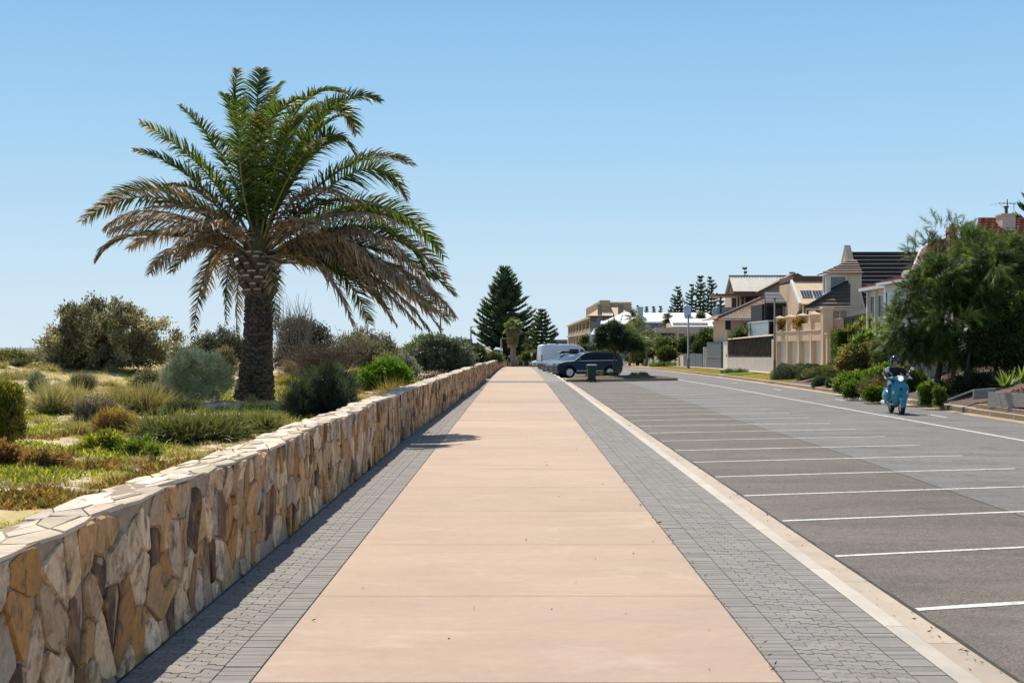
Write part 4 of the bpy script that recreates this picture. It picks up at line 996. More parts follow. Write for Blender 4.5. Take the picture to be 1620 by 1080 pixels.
# --- planted island in the parking lane (part of the ground)
def island():
    a, b = (2.75, 76.4), (9.5, 80.6); c, d = (9.3, 82.3), (2.75, 80.4)
    def rounded():
        P = [a, (5.0, 77.6), (7.5, 79.1), (9.0, 80.05), (9.55, 80.75), (9.6, 81.4), (9.1, 82.0), (7.0, 81.9), (4.5, 81.2), d]
        return P
    P = rounded(); mb = MB(); n = len(P); cx = sum(p[0] for p in P)/n; cy = sum(p[1] for p in P)/n
    sc = lambda k: [(cx+(p[0]-cx)*k, cy+(p[1]-cy)*(k if k > .9 else k-.06)) for p in P]
    r0 = [(x, y, rz_(y)-.02) for x, y in P]; r1 = [(x, y, rz_(y)+.15) for x, y in P]; r2 = [(x, y, rz_(y)+.16) for x, y in [(cx+(p[0]-cx)*.965, cy+(p[1]-cy)*.92) for p in P]]; r3 = [(x, y, z-.05) for x, y, z in r2]
    mb.loft([r0, r1, r2, r3], (.36, .27, .18), smooth=False, cap=False)
    tag(mb.build("island_kerb", KERB), kind="structure")
    mb = MB(); rings = []
    for k, h in ((.96, .11), (.8, .2), (.55, .27), (.3, .3), (.02, .31)):
        rings.append([(cx+(p[0]-cx)*k, cy+(p[1]-cy)*(k-.04 if k > .1 else k), rz_(p[1])+h+.03*hn(p[0]*3, p[1]*3)) for p in P])
    mb.loft(rings, (.13, .085, .06), cap=False)
    tag(mb.build("island_mulch", mat("mulch", (.13, .085, .06), .95, .4, 12, attr=True, fine=.4, fscale=60, bump=1.5, bscale=40)), kind="structure")
island()
for i, (px, d, w_, c) in enumerate(((938, 79.3, .45, 'on the end near the bin'), (957, 79.6, .5, 'right beside the bin on the island'), (971, 80.3, .3, 'at the foot of the island tree'), (1011, 80.6, .75, 'out on the road end of the island'))):
    x = X(px, d); z = rz_(d)+.2
    shrub("groundcover_plant", "low yellow-green mound plant "+c, (x, d, z), [(x, d, z+.07, w_, w_*.7, .16)], 70, 30, .07, .08, .03, [(.16, .2, .04), (.22, .24, .06), (.1, .14, .03)], "low plants on the island", 60+i, stems=0, up=.8)
# young pine in the island
def tuft_tree(name, label, base, trunk_top, blobs, nc, per, cr, L, Wd, cols, seed, r0=.1, group=None, droop=.3, up=.3, kind='needle', trunkcurve=(0, 0), leaf=None, nl=10, cat="tree", bark=None, out=.8, shell=.5):
    rng = np.random.default_rng(seed); t = thing(name, label, cat, base, 0, group)
    (V, Q, C), P0 = crown(blobs, nc, per, cr, L, Wd, cols, rng, up, kind, droop, shell, low=-.75, out=out)
    fast("crown", V, Q, C, leaf or NEEDLE, t)
    mb = MB(); b = Vector(base); tt = Vector(trunk_top); m = b.lerp(tt, .5)+Vector((trunkcurve[0], trunkcurve[1], 0))
    mb.tube([b-Vector((0, 0, .1)), b+Vector((0, 0, .15)), m, tt], [r0*1.25, r0, r0*.75, r0*.45], 8)
    for k in range(nl):
        i = int(rng.integers(0, len(P0))); q = Vector(P0[i]); s = m.lerp(tt, rng.uniform(.2, 1.0)); c = s.lerp(q, .5)+Vector(rng.normal(size=3))*.08*(q-s).length
        mb.tube([s, c, q], [r0*.4, r0*.22, r0*.06], 5)
    mb.build("trunk", bark or BARK, t); return t
D_ = 81.2
def bl(px, py, d, rx, rz, ry=None): p = W(px, py, d); return (p.x, p.y, p.z, rx, ry or rx, rz)
tuft_tree("young_pine", "young dark green pine with lumpy crown growing on the parking island", (X(972, D_), D_, rz_(D_)+.2), W(972, 540, D_),
    [bl(962, 533, D_, .62, .55), bl(945, 545, D_, .5, .25), bl(968, 518, D_, .55, .3), bl(972, 546, D_, .7, .3), bl(1000, 541, D_, .55, .45), bl(1008, 550, D_, .5, .25), bl(983, 526, D_, .35, .4), bl(952, 526, D_, .35, .25), bl(990, 548, D_, .45, .28)],
    360, 80, .14, .24, .02, [(.035, .065, .025), (.055, .09, .03), (.025, .045, .02), (.09, .13, .04)], 70, .085)
# wheelie bin
def bin_():
    d = 76.6; x = X(936, d); z = rz_(d); t = thing("wheelie_bin", "dark green wheelie bin with a lid standing at the parking island", "bin", (x, d, z))
    mb = MB(); q = lambda w, dp, h: [(x-w, d-dp, z+h), (x+w, d-dp, z+h), (x+w, d+dp, z+h), (x-w, d+dp, z+h)]
    mb.loft([q(.2, .22, .06), q(.27, .33, .86), q(.29, .35, .87), q(.29, .35, .92)], smooth=False); mb.box((x-.03, d-.36, z+.3), (x+.03, d-.3, z+.82))
    mb.build("bin_body", mat("bin_plastic", (.035, .06, .05), .45, .1, 3), t, bevel=.015)
    mb = MB(); mb.loft([q(.3, .37, .925), q(.3, .37, .95), q(.2, .25, 1.0)], smooth=False); mb.tube([(x-.25, d+.38, z+.93), (x+.25, d+.38, z+.93)], .018, 6)
    mb.build("lid", mat("bin_lid", (.05, .09, .12), .4, .1, 3), t, bevel=.012)
    for s in (-1, 1):
        mb = MB(); mb.lathe([(.1, -.025), (.11, -.02), (.11, .02), (.1, .025)], 16, (x+s*.24, d+.3, z+.1), axis='x'); mb.build("wheel", mat("rubber", (.02, .02, .02), .8, .1), t)
bin_()

# --- cars
GLASS = mat("car_glass", (.006, .008, .01), .08, 0, spec=.35, coat=0); RUB = mat("rubber", (.02, .02, .02), .8, .1); RIM = mat("alloy", (.85, .86, .88), .4, .05, metal=.2)
DARKT = mat("dark_trim", (.025, .025, .028), .5, .1); CHR = mat("chrome", (.8, .8, .8), .12, 0, metal=1.0)
LAMPG = mat("headlamp", (.75, .78, .8), .1, 0, coat=1.0); REDL = mat("tail_lamp", (.35, .015, .01), .2, 0, coat=1.0)
def paint(name, c): return mat("paint_"+name, c, .4, .04, 2, metal=0, spec=.25, coat=.3)
def car(name, label, loc, rz, pm, sil, hw, belt, tumble, wf, wr, wrad, wins, wind, rearw, lamps, group="vehicles parked nose to the promenade", cladding=True, extra=None, seams=(), hand=()):
    t = thing(name, label, "van" if "van" in name else "car", loc, rz, group)
    zb = sil[0][1]
    out = list(sil)
    def arch(xc):
        r = wrad*1.16; a0 = math.asin(min(1, max(-1, (zb-wrad)/r)))
        return [(xc+r*cos(a), wrad+r*sin(a)) for a in np.linspace(a0, pi-a0, 13)]
    out += arch(wr)+arch(wf)
    cx = sum(p[0] for p in sil)/len(sil); cz = sum(p[1] for p in sil)/len(sil)
    def lay(y, k):
        r = []
        for (x, z) in out:
            xx = cx+(x-cx)*k; zz = z if z <= zb+.001 or (z < wrad*2.2 and k > .9 and (abs(x-wf) < wrad*1.2 or abs(x-wr) < wrad*1.2)) else cz+(z-cz)*k
            tt = tumble*max(0, zz-belt)/max(.1, sil_top-belt)
            bul = .05*max(0, 1-abs((zz-belt*.72)/(belt*.5)))
            r.append((xx, math.copysign(max(abs(y)-tt-(.05-bul if abs(y) > .4 else 0), .01), y), zz))
        return r
    sil_top = max(z for x, z in sil)
    mb = MB(); mb.loft([lay(-hw, .985), lay(-hw+.09, 1.0), lay(-hw*.5, 1.008), lay(hw*.5, 1.008), lay(hw-.09, 1.0), lay(hw, .985)], smooth=False)
    b = mb.build("body", pm, t, world=False, bevel=.035, seg=3)
    for f in b.data.polygons: f.use_smooth = True
    b.modifiers.new("wn", 'WEIGHTED_NORMAL')
    def sidey(z): return hw-tumble*max(0, z-belt)/(sil_top-belt)
    for s in (-1, 1):
        for w_ in wins:
            mb = MB(); mb.prism([(x, s*(sidey(z)-.028), z) for x, z in w_], (0, s*.02, 0)); mb.build("side_window", GLASS, t, world=False)
    for nm, quad, inset_ in (("windscreen", wind, .17), ("rear_window", rearw, .2)):
        if not quad: continue
        (x0, z0), (x1, z1) = quad; y0 = sidey(z0)-inset_*.55; y1 = sidey(z1)-inset_
        nx, nz = (z1-z0), -(x1-x0); l = math.hypot(nx, nz); k = -1 if nm == "windscreen" else -1
        nx, nz = nx/l*k*.02, nz/l*k*.02
        if nm == "rear_window": nx, nz = -nx, -nz
        if nm == "windscreen" and nz < 0: nx, nz = -nx, -nz
        if nm == "rear_window" and nx < 0: nx, nz = -nx, -nz
        mb = MB(); mb.prism([(x0, -y0, z0), (x0, y0, z0), (x1, y1, z1), (x1, -y1, z1)], (nx, 0, nz)); mb.build(nm, GLASS, t, world=False)
    for xw in (wf, wr):
        for s in (-1, 1):
            yo = s*(hw-.13)
            mb = MB(); mb.lathe([(.02, -.05), (wrad*.66, -.06), (wrad*.66, .0), (wrad*.3, .03), (.02, .035)], 20, (xw, yo, wrad), axis='y', smooth=False)
            for k in range(5):
                a = 2*pi*k/5+.3; e = (cos(a), sin(a)); n_ = (-sin(a), cos(a)); pts = [(.06, -.03), (.06, .03), (wrad*.66, .045), (wrad*.66, -.045)]
                mb.prism([(xw+e[0]*u+n_[0]*v, yo+s*.05, wrad+e[1]*u+n_[1]*v) for u, v in pts], (0, s*.03, 0))
            wh = mb.build("wheel", RIM, t, world=False)
            mb = MB(); W2 = .105; mb.lathe([(wrad*.66, -W2), (wrad*.9, -W2), (wrad, -W2*.7), (wrad, W2*.7), (wrad*.9, W2), (wrad*.66, W2)], 28, (xw, yo, wrad), axis='y', cap=False); mb.build("tyre", RUB, wh, world=False)
            mb = MB(); mb.lathe([(.02, -.02), (wrad*1.13, -.02), (wrad*1.13, .02), (.02, .02)], 24, (xw, s*(hw-.3), wrad*1.02), axis='y'); mb.build("wheel_arch", DARKT, t, world=False)
    for (kind, x, z, rx, rzz, yy) in lamps:
        for s in (-1, 1):
            mb = MB(); mb.ell((x, s*yy, z), (rx, .2, rzz), 14, 8, zmin=-1); mb.build("headlight" if kind == 'h' else "tail_light", LAMPG if kind == 'h' else REDL, t, world=False)
    if cladding:
        mb = MB()
        for s in (-1, 1): mb.box((wf+wrad*1.2, s*(hw-.06), zb-.03), (wr-wrad*1.2, s*(hw-.005), zb+.1))
        mb.box((sil[0][0]-.01, -hw+.22, zb-.02), (sil[0][0]+.2, hw-.22, zb+.2)); mb.box((sil[-1][0]-.2, -hw+.2, zb-.02), (sil[-1][0]+.03, hw-.2, zb+.16))
        mb.build("sill_trim", DARKT, t, world=False, bevel=.01)
        mb = MB()
        for s in (-1, 1):
            mb.box((wf+wrad*1.25, s*(hw-.03), zb+.13), (wr-wrad*1.25, s*(hw+.012), zb+.175)); a_, b_ = wins[0][0], wins[-1][-1]; mb.hexa([(a_[0], s*(hw-.06), a_[1]-.045), (b_[0], s*(hw-.06), b_[1]-.045), (b_[0], s*(hw+.004), b_[1]-.045), (a_[0], s*(hw+.004), a_[1]-.045), (a_[0], s*(hw-.06), a_[1]-.015), (b_[0], s*(hw-.06), b_[1]-.015), (b_[0], s*(hw-.004), b_[1]-.015), (a_[0], s*(hw-.004), a_[1]-.015)])
        mb.build('bright_strip', RIM, t, world=False)
        mb = MB(); mb.box((sil[0][0]-.02, -.26, .5), (sil[0][0], .26, .61)); mb.build('number_plate', mat('plate_white', (.6, .6, .55), .5), t, world=False)
        mb = MB(); mb.box((sil[1][0]-.02, -.4, sil[1][1]-.12), (sil[1][0]+.05, .4, sil[1][1]+.06)); mb.build("grille", DARKT, t, world=False, bevel=.02)
    for s in (-1, 1):
        mx = wins[0][0][0]+.12; mb = MB(); mb.ell((mx, s*(hw+.1), belt+.1), (.09, .1, .075), 10, 7); mb.tube([(mx, s*(hw-.05), belt+.05), (mx, s*(hw+.06), belt+.08)], .025, 6); mb.build("mirror", pm, t, world=False)
        for hx in hand:
            mb = MB(); mb.box((hx, s*(hw-.03), belt-.14), (hx+.18, s*(hw+.012), belt-.11)); mb.build("door_handle", pm, t, world=False, bevel=.006)
    if seams:
        mb = MB()
        for s in (-1, 1):
            for x in seams: mb.tube([(x, s*(hw-.018), zb+.17), (x+.01, s*(hw-.004), belt*.72), (x+.03, s*(hw-.035), belt-.02)], .006, 4)
        mb.build("door_seam", DARKT, t, world=False)
    if extra: extra(t)
    return t
R15 = radians(14)
SUV = [(.14, .3), (.02, .55), (.03, .78), (.16, .94), (.55, 1.04), (1.15, 1.1), (1.75, 1.52), (2.05, 1.64), (2.6, 1.69), (3.5, 1.69), (4.1, 1.66), (4.3, 1.58), (4.42, 1.2), (4.5, .95), (4.48, .5), (4.38, .32)]
SUVW = [[(1.42, 1.13), (1.9, 1.5), (2.12, 1.56), (2.36, 1.57), (2.36, 1.13)], [(2.42, 1.13), (2.42, 1.57), (3.3, 1.55), (3.3, 1.14)], [(3.36, 1.14), (3.36, 1.56), (3.95, 1.53), (4.14, 1.3), (4.05, 1.17)]]
def rails(t):
    for s in (-1, 1):
        mb = MB(); mb.tube([(1.9, s*.6, 1.63), (2.1, s*.6, 1.7), (3.7, s*.6, 1.7), (3.95, s*.6, 1.63)], .02, 6); mb.build("roof_rail", DARKT, t, world=False)
def put(px, d, z=None): return (X(px, d), d, rz_(d) if z is None else z)
NAVY = paint("navy", (.010, .022, .045)); BLACKP = paint("black", (.009, .011, .015)); BLUEP = paint("blue", (.015, .05, .11)); SILV = paint("silver", (.5, .52, .55)); WHITEP = paint("white", (.72, .75, .8))
car("suv", "dark navy suv nearest the bin, side on behind the island tree", put(875, 88.5), R15, NAVY, SUV, .93, 1.1, .2, .88, 3.6, .36, SUVW, ((1.2, 1.12), (1.74, 1.51)), ((4.32, 1.52), (4.42, 1.2)), [('h', .2, .84, .16, .07, .6), ('t', 4.42, 1.0, .1, .1, .68)], seams=(1.5, 2.4, 3.35), hand=(2.15, 3.1), extra=rails)
HAT = [(.12, .28), (.02, .5), (.03, .72), (.2, .86), (.6, .95), (1.1, 1.02), (1.75, 1.38), (2.1, 1.47), (2.7, 1.5), (3.3, 1.44), (3.75, 1.28), (4.05, 1.02), (4.15, .8), (4.13, .45), (4.05, .3)]
HATW = [[(1.35, 1.03), (1.8, 1.32), (2.1, 1.39), (2.3, 1.4), (2.3, 1.03)], [(2.36, 1.03), (2.36, 1.4), (2.9, 1.38), (3.5, 1.2), (3.5, 1.05)]]
def hatch(label, px, d, pm, extra=None, sc=1.0, tilt=R15):
    return car("hatchback", label, put(px, d), tilt, pm, HAT, .88, 1.0, .2, .8, 3.35, .31, HATW, ((1.15, 1.03), (1.74, 1.37)), ((3.78, 1.25), (4.03, 1.03)), [('h', .22, .74, .16, .07, .56), ('t', 4.02, .86, .1, .08, .62)], seams=(1.45, 2.33), hand=(2.05,), extra=extra)
def rack(t):
    mb = MB()
    for x in (1.95, 2.75): mb.tube([(x, -.62, 1.44), (x, -.6, 1.58), (x, .6, 1.58), (x, .62, 1.44)], .022, 6)
    mb.build("roof_rack", DARKT, t, world=False)
    mb = MB(); mb.loft([[(x, -.38+.0*u, 1.6+u*.02) for u in (0,)]+[(x, .1, 1.6), (x, .1+w_, 1.6+w_*1.2), (x, -.38-w_, 1.6+w_*1.2)] for x, w_ in ((1.5, .02), (1.8, .12), (2.9, .12), (3.2, .03))], smooth=False); mb.build("roof_box", DARKT, t, world=False, bevel=.02)
hatch("blue hatchback parked directly behind the navy suv", 867, 95, BLUEP)
hatch("black hatchback third from the bin, wearing a silver badge", 862, 103, BLACKP)
hatch("black hatchback with a roof rack parked in front of the white van", 853, 110, paint("black_blue", (.009, .015, .028)), rack)
# van backed in: rear towards the promenade
VAN = [(.05, .35), (.0, .6), (.02, 2.3), (.1, 2.5), (.35, 2.58), (3.6, 2.58), (4.1, 2.5), (4.6, 2.2), (5.15, 1.45), (5.75, 1.15), (5.95, .95), (5.98, .5), (5.9, .33)]
def vanx(t):
    mb = MB(); mb.box((1.0, -.5, 2.6), (1.7, .5, 2.68)); mb.box((2.3, -.45, 2.6), (2.9, .45, 2.66)); mb.build("roof_vent", WHITEP, t, world=False, bevel=.02)
    for s in (-1, 1):
        mb = MB(); mb.box((-.03, s*.95-.07, .75), (.06, s*.95+.07, 1.5)); mb.build("tail_light", REDL, t, world=False, bevel=.01)
    mb = MB(); mb.tube([(.005, 0, .7), (.005, 0, 2.3)], .01, 4); mb.box((-.015, -.3, .62), (.005, .3, .74)); mb.build("rear_door_seam", DARKT, t, world=False)
    mb = MB()
    for s in (-1, 1):
        for x in (1.55, 2.95, 4.0): mb.tube([(x, s*.998, .5), (x, s*.998, 1.5), (x, s*.93, 2.35)], .007, 4)
    mb.build("panel_seam", mat("seam_grey", (.35, .36, .38), .6), t, world=False)
VANW = [[(4.22, 1.45), (4.22, 2.08), (4.5, 2.06), (4.95, 1.48)], [(3.05, 1.5), (3.05, 2.1), (4.05, 2.1), (4.05, 1.5)]]
car("campervan", "tall white campervan with a dark side window behind the parked cars", put(853, 143), R15, WHITEP, VAN, 1.02, 1.4, .12, 5.0, 1.25, .36, VANW, ((5.1, 1.52), (4.62, 2.17)), None, [('h', 5.85, .95, .12, .1, .75)], cladding=False, extra=vanx, hand=(3.9,))
hatch("silver hatchback beyond the white campervan", 846, 158, SILV); hatch("white hatchback second beyond the campervan", 844, 172, WHITEP); hatch("small pale grey hatchback furthest along the parking row", 841, 190, paint("pale", (.4, .42, .46)))

# --- people
SKIN = mat("skin", (.45, .27, .2), .5, .08, 20)
def skinned(name, P, E, m, parent, sub=2, root=0):
    me = bpy.data.meshes.new(name); me.from_pydata([p[:3] for p in P], E, []); o = bpy.data.objects.new(name, me); COL.objects.link(o); o.parent = parent
    sk_ = o.modifiers.new("skin", 'SKIN'); sk_.use_smooth_shade = True; sk_.branch_smoothing = .6
    for v, p in zip(me.skin_vertices[0].data, P):
        r = p[3]; v.radius = r if isinstance(r, tuple) else (r, r); v.use_root = False
    me.skin_vertices[0].data[root].use_root = True
    s = o.modifiers.new("subd", 'SUBSURF'); s.levels = sub; s.render_levels = sub
    me.materials.append(m); return o
def human(t, J, hand_dir, top, legs, shoes, short_legs=False, bare_arm=False, hair=None, helmet=False, face=(0, -1, 0)):
    """J: joints in local metres. One continuous body; clothes and hair are its children."""
    P = []; E = []; idx = {}
    def add(k, p, r, frm=None):
        P.append((*p, r)); idx[k] = len(P)-1
        if frm is not None: E.append((idx[frm], idx[k]))
    V_ = lambda k: Vector(J[k])
    add('pel', J['pel'], .13); add('wst', J['wst'], .115, 'pel'); add('chs', J['chs'], .14, 'wst'); add('nkb', J['nkb'], .065, 'chs'); add('nk', J['nk'], .055, 'nkb')
    f = Vector(face); hd = V_('head')
    add('jaw', hd-Vector((0, 0, .085))+f*.02, .068, 'nk'); add('hd', hd, (.088, .098), 'jaw'); add('crn', hd+Vector((0, 0, .085))-f*.01, .075, 'hd')
    for s in 'lr':
        add('sh'+s, J['sh'+s], .065, 'chs'); add('el'+s, J['el'+s], .043, 'sh'+s); add('wr'+s, J['wr'+s], .028, 'el'+s)
        d = Vector(hand_dir[s]).normalized(); wv = V_('wr'+s); pl = wv+d*.055
        add('pm'+s, pl, (.038, .02), 'wr'+s)
        side = Vector((1, 0, 0)) if abs(d.x) < .8 else Vector((0, 1, 0)); dn = d.cross(side).normalized()
        if dn.z > 0: dn = -dn
        side = (side-d*side.dot(d)).normalized()
        for k, (off, ln) in enumerate(((-.03, .062), (-.01, .075), (.01, .07), (.03, .055))):
            b_ = pl+side*off+d*.035; add(f'f{k}a'+s, b_, .0105, 'pm'+s); add(f'f{k}b'+s, b_+d*ln*.45+dn*.012, .0095, f'f{k}a'+s); add(f'f{k}c'+s, b_+d*ln*.7+dn*.04, .008, f'f{k}b'+s)
        th = wv+d*.02-side*.03; add('ta'+s, th, .012, 'wr'+s); add('tb'+s, th-side*.025+d*.035, .0095, 'ta'+s)
        add('hp'+s, J['hp'+s], .095, 'pel'); add('kn'+s, J['kn'+s], .058, 'hp'+s); add('an'+s, J['an'+s], .038, 'kn'+s)
        add('ft'+s, J['ft'+s], .035, 'an'+s)
    b = skinned("body", P, E, SKIN, t)
    g = lambda ks, rs: [(*J[k], r) for k, r in zip(ks, rs)]
    lb = V_('wst')
    ks = ['wst', 'chs', 'nkb', 'shl', 'shr']+([] if bare_arm else ['ell', 'elr', 'wrl', 'wrr']); hem = lb.lerp(V_('pel'), .7)
    PP = [(*hem, .185), (*J['wst'], .175), (*J['chs'], .19), (*J['nkb'], .085), (*J['shl'], .1), (*J['shr'], .1)]; EE = [(0, 1), (1, 2), (2, 3), (2, 4), (2, 5)]
    for s, k in (('l', 4), ('r', 5)):
        el = V_('el'+s); sh = V_('sh'+s)
        if bare_arm: PP.append((*sh.lerp(el, .35), .065)); EE.append((k, len(PP)-1))
        else:
            PP.append((*el, .075)); EE.append((k, len(PP)-1)); PP.append((*el.lerp(V_('wr'+s), .92), .05)); EE.append((len(PP)-2, len(PP)-1))
    skinned("jacket" if not bare_arm else "shirt", PP, EE, top, b)
    PP = [(*J['pel'], .15)]; EE = []
    for s in 'lr':
        PP.append((*J['hp'+s], .11)); EE.append((0, len(PP)-1)); PP.append((*J['kn'+s], .078) if not short_legs else (*V_('hp'+s).lerp(V_('kn'+s), .7), .1)); EE.append((len(PP)-2, len(PP)-1))
        if not short_legs: PP.append((*V_('kn'+s).lerp(V_('an'+s), .93), .06)); EE.append((len(PP)-2, len(PP)-1))
    skinned("shorts" if short_legs else "trousers", PP, EE, legs, b)
    for s in 'lr': skinned("shoe", [(*(V_('an'+s)+Vector((0, 0, -.03))), .045), (*(V_('ft'+s)), .042), (*(V_('ft'+s)+f*.07), .035)], [(0, 1), (1, 2)], shoes, b)
    if hair:
        mb = MB(); mb.ell((hd.x-f.x*.02, hd.y-f.y*.02, hd.z+.02), (.1, .112, .115), 14, 8, zmin=-.35); mb.build("hair", hair, b, world=False)
    # face
    u = f.cross(Vector((0, 0, 1))).normalized()
    mb = MB()
    for s in (-1, 1): mb.ell(tuple(hd+f*.088+u*s*.032+Vector((0, 0, .005))), (.014, .014, .009), 8, 6)
    mb.build("eyes", mat("eye_dark", (.03, .025, .02), .3), b, world=False)
    mb = MB(); mb.loft([[tuple(hd+f*.085+u*a+Vector((0, 0, z))) for a, z in ((-.008, .01), (.008, .01), (.016, -.045), (-.016, -.045))], [tuple(hd+f*.118+u*a+Vector((0, 0, z))) for a, z in ((-.004, -.01), (.004, -.01), (.009, -.04), (-.009, -.04))]]); mb.build("nose", SKIN, b, world=False)
    mb = MB(); mb.ell(tuple(hd+f*.085-Vector((0, 0, .075))), (.028, .014, .009), 8, 6); mb.build("mouth", mat("lips", (.32, .13, .11), .5), b, world=False)
    return b
# --- scooter and its rider
def scooter():
    TEAL = mat("paint_teal", (.003, .25, .33), .3, .03, 2, coat=.5); d = 40.6; x = X(1418, d); loc = (x, d, rz_(d)); th = radians(-2)
    t = thing("scooter", "turquoise motor scooter with round headlight riding up the road", "scooter", loc, th)
    def wheel(y):
        mb = MB(); mb.lathe([(.02, -.05), (.05, -.05), (.13, -.045), (.145, -.05), (.145, .05), (.13, .045), (.05, .05), (.02, .05)], 24, (0, y, .235), axis='x')
        w_ = mb.build("wheel", mat("rim_silver", (.6, .6, .62), .3, 0, metal=.7), t, world=False)
        mb = MB(); mb.lathe([(.14, -.05), (.19, -.06), (.225, -.045), (.235, 0), (.225, .045), (.19, .06), (.14, .05)], 28, (0, y, .235), axis='x', cap=False); mb.build("tyre", RUB, w_, world=False)
        mb = MB()
        for k in range(5):
            a = 2*pi*k/5
            for s in (-1, 1): mb.tube([(s*.052, y+.03*cos(a), .235+.03*sin(a)), (s*.05, y+.135*cos(a), .235+.135*sin(a))], .014, 5)
        mb.build("spoke", mat("rim_silver"), w_, world=False)
    wheel(-.66); wheel(.62)
    mb = MB(); rings = []                                       # front mudguard
    for a in np.linspace(radians(-8), radians(172), 12):
        r = .285; cy, cz = -.66-r*cos(a)*1.0, .25+r*sin(a); w_ = .105*(.55+.45*sin(max(0, min(pi, a+.1))))
        rings.append([(-w_, cy+.03*cos(a), cz-.05*sin(a)-.02), (-w_*.7, cy, cz), (0, cy-.012*cos(a), cz+.018*sin(a)), (w_*.7, cy, cz), (w_, cy+.03*cos(a), cz-.05*sin(a)-.02)])
    mb.loft(rings, closed=False, cap=False); o = mb.build("mudguard", TEAL, t, world=False); s_ = o.modifiers.new("solid", 'SOLIDIFY'); s_.thickness = .012
    mb = MB(); mb.tube([(0, -.66, .235), (.07, -.6, .42), (0, -.5, .62), (0, -.42, .95)], .03, 8); mb.build("fork", DARKT, t, world=False)
    mb = MB(); rings = []                                       # leg shield
    for z, w_, yo in ((.27, .15, -.30), (.36, .2, -.36), (.5, .255, -.41), (.64, .27, -.44), (.78, .262, -.45), (.9, .215, -.445), (.98, .12, -.43), (1.0, .06, -.42)):
        fr = []; bk = []
        for u in np.linspace(-1, 1, 15):
            cut = .0
            y = yo-.11*(1-abs(u)**1.8); fr.append((u*w_, y, z)); bk.append((u*w_*.94, y+.035, z))
        rings.append(fr+bk[::-1])
    mb.loft(rings); mb.build("leg_shield", TEAL, t, world=False)
    mb = MB(); mb.prism([(0.045*cos(a), -.568, .74+.05*sin(a)) for a in np.linspace(pi/2, 2.5*pi, 7)[:-1]], (0, -.012, 0)); mb.build("badge", mat("badge_dark", (.02, .03, .05), .3), t, world=False, bevel=.003)
    mb = MB(); mb.prism([(-.035, -.575, .3), (.035, -.575, .3), (.02, -.565, .62), (-.02, -.565, .62)], (0, .02, 0)); mb.build("horn_cover", TEAL, t, world=False, bevel=.008)
    for s in (-1, 1):
        mb = MB(); mb.ell((s*.2, -.475, .65), (.038, .03, .065), 12, 8); mb.build("indicator", mat("indicator_lens", (.7, .62, .5), .15, 0, coat=1.0), t, world=False)
    mb = MB(); mb.loft([[(s*w_*cos(a), y+.0*a, z+h_*sin(a)) for a in np.linspace(0, 2*pi, 15)[:-1] for s in (1,)] for y, z, w_, h_ in ((-.53, 1.06, .085, .08), (-.47, 1.06, .125, .095), (-.38, 1.05, .16, .09), (-.28, 1.05, .13, .07), (-.2, 1.04, .06, .04))])
    for s in (-1, 1): mb.tube([(s*.1, -.38, 1.055), (s*.2, -.34, 1.06), (s*.3, -.28, 1.065)], [.06, .045, .028], 10)
    mb.build("handlebar", TEAL, t, world=False)
    for s in (-1, 1):
        mb = MB(); mb.tube([(s*.29, -.285, 1.065), (s*.41, -.22, 1.06)], .02, 8); mb.build("grip", RUB, t, world=False)
        mb = MB(); mb.tube([(s*.28, -.32, 1.07), (s*.36, -.32, 1.05), (s*.43, -.26, 1.05)], [.01, .008, .009], 6); mb.build("brake_lever", CHR, t, world=False)
        mb = MB(); e = (s*.35, -.36, 1.33) if s > 0 else (s*.34, -.36, 1.29); mb.tube([(s*.17, -.33, 1.1), (s*.24, -.36, 1.2), e], .009, 6); m_ = mb.build("mirror", CHR, t, world=False)
        mb = MB(); mb.ell((e[0]+s*.03, e[1], e[2]+.02), (.065, .03, .055), 14, 8); mb.build("mirror_head", CHR, m_, world=False)
    mb = MB(); mb.lathe([(.092, -.50), (.095, -.545), (.08, -.555), (.075, -.545)], 24, (0, 0, 1.065), axis='y', cap=False); hl = mb.build("headlight", CHR, t, world=False)
    mb = MB(); mb.lathe([(.082, -.535), (.07, -.562), (.04, -.575), (.005, -.58)], 24, (0, 0, 1.065), axis='y'); mb.build("lens", mat("lit_lens", (.9, .8, .7), .1, 0, coat=1.0, emis=((1, .85, .65), .7)), hl, world=False)
    mb = MB(); mb.loft([[(-w_, y, z), (w_, y, z), (w_, y, z+.05), (-w_, y, z+.05)] for y, w_, z in ((-.4, .16, .29), (-.2, .19, .26), (.1, .19, .26), (.22, .2, .3))], smooth=False); mb.build("footboard", TEAL, t, world=False, bevel=.015)
    mb = MB()                                                   # rear body and side cowls
    mb.loft([[(w_*cos(a), y, z+h_*sin(a)) for a in np.linspace(0, 2*pi, 17)[:-1]] for y, z, w_, h_ in ((.1, .5, .12, .22), (.2, .52, .16, .24), (.45, .58, .19, .22), (.75, .64, .17, .16), (.95, .66, .1, .1), (1.0, .66, .03, .03))])
    for s in (-1, 1): mb.ell((s*.17, .52, .52), (.12, .33, .19), 18, 12)
    mb.build("rear_cowl", TEAL, t, world=False)
    mb = MB(); mb.loft([[(w_*cos(a), y, z+h_*sin(a)) for a in np.linspace(0, 2*pi, 15)[:-1]] for y, z, w_, h_ in ((.08, .8, .09, .03), (.18, .81, .14, .06), (.4, .8, .155, .06), (.65, .84, .15, .06), (.85, .85, .12, .05), (.93, .84, .04, .02))]); mb.build("seat", mat("seat_black", (.02, .018, .018), .5, .1), t, world=False)
    mb = MB(); mb.tube([(-.15, .35, .24), (-.17, .5, .25), (-.19, .62, .27), (-.19, .95, .31)], [.03, .045, .07, .065], 12); mb.build("exhaust", mat("exhaust_silver", (.6, .6, .6), .35, .1, metal=.6), t, world=False)
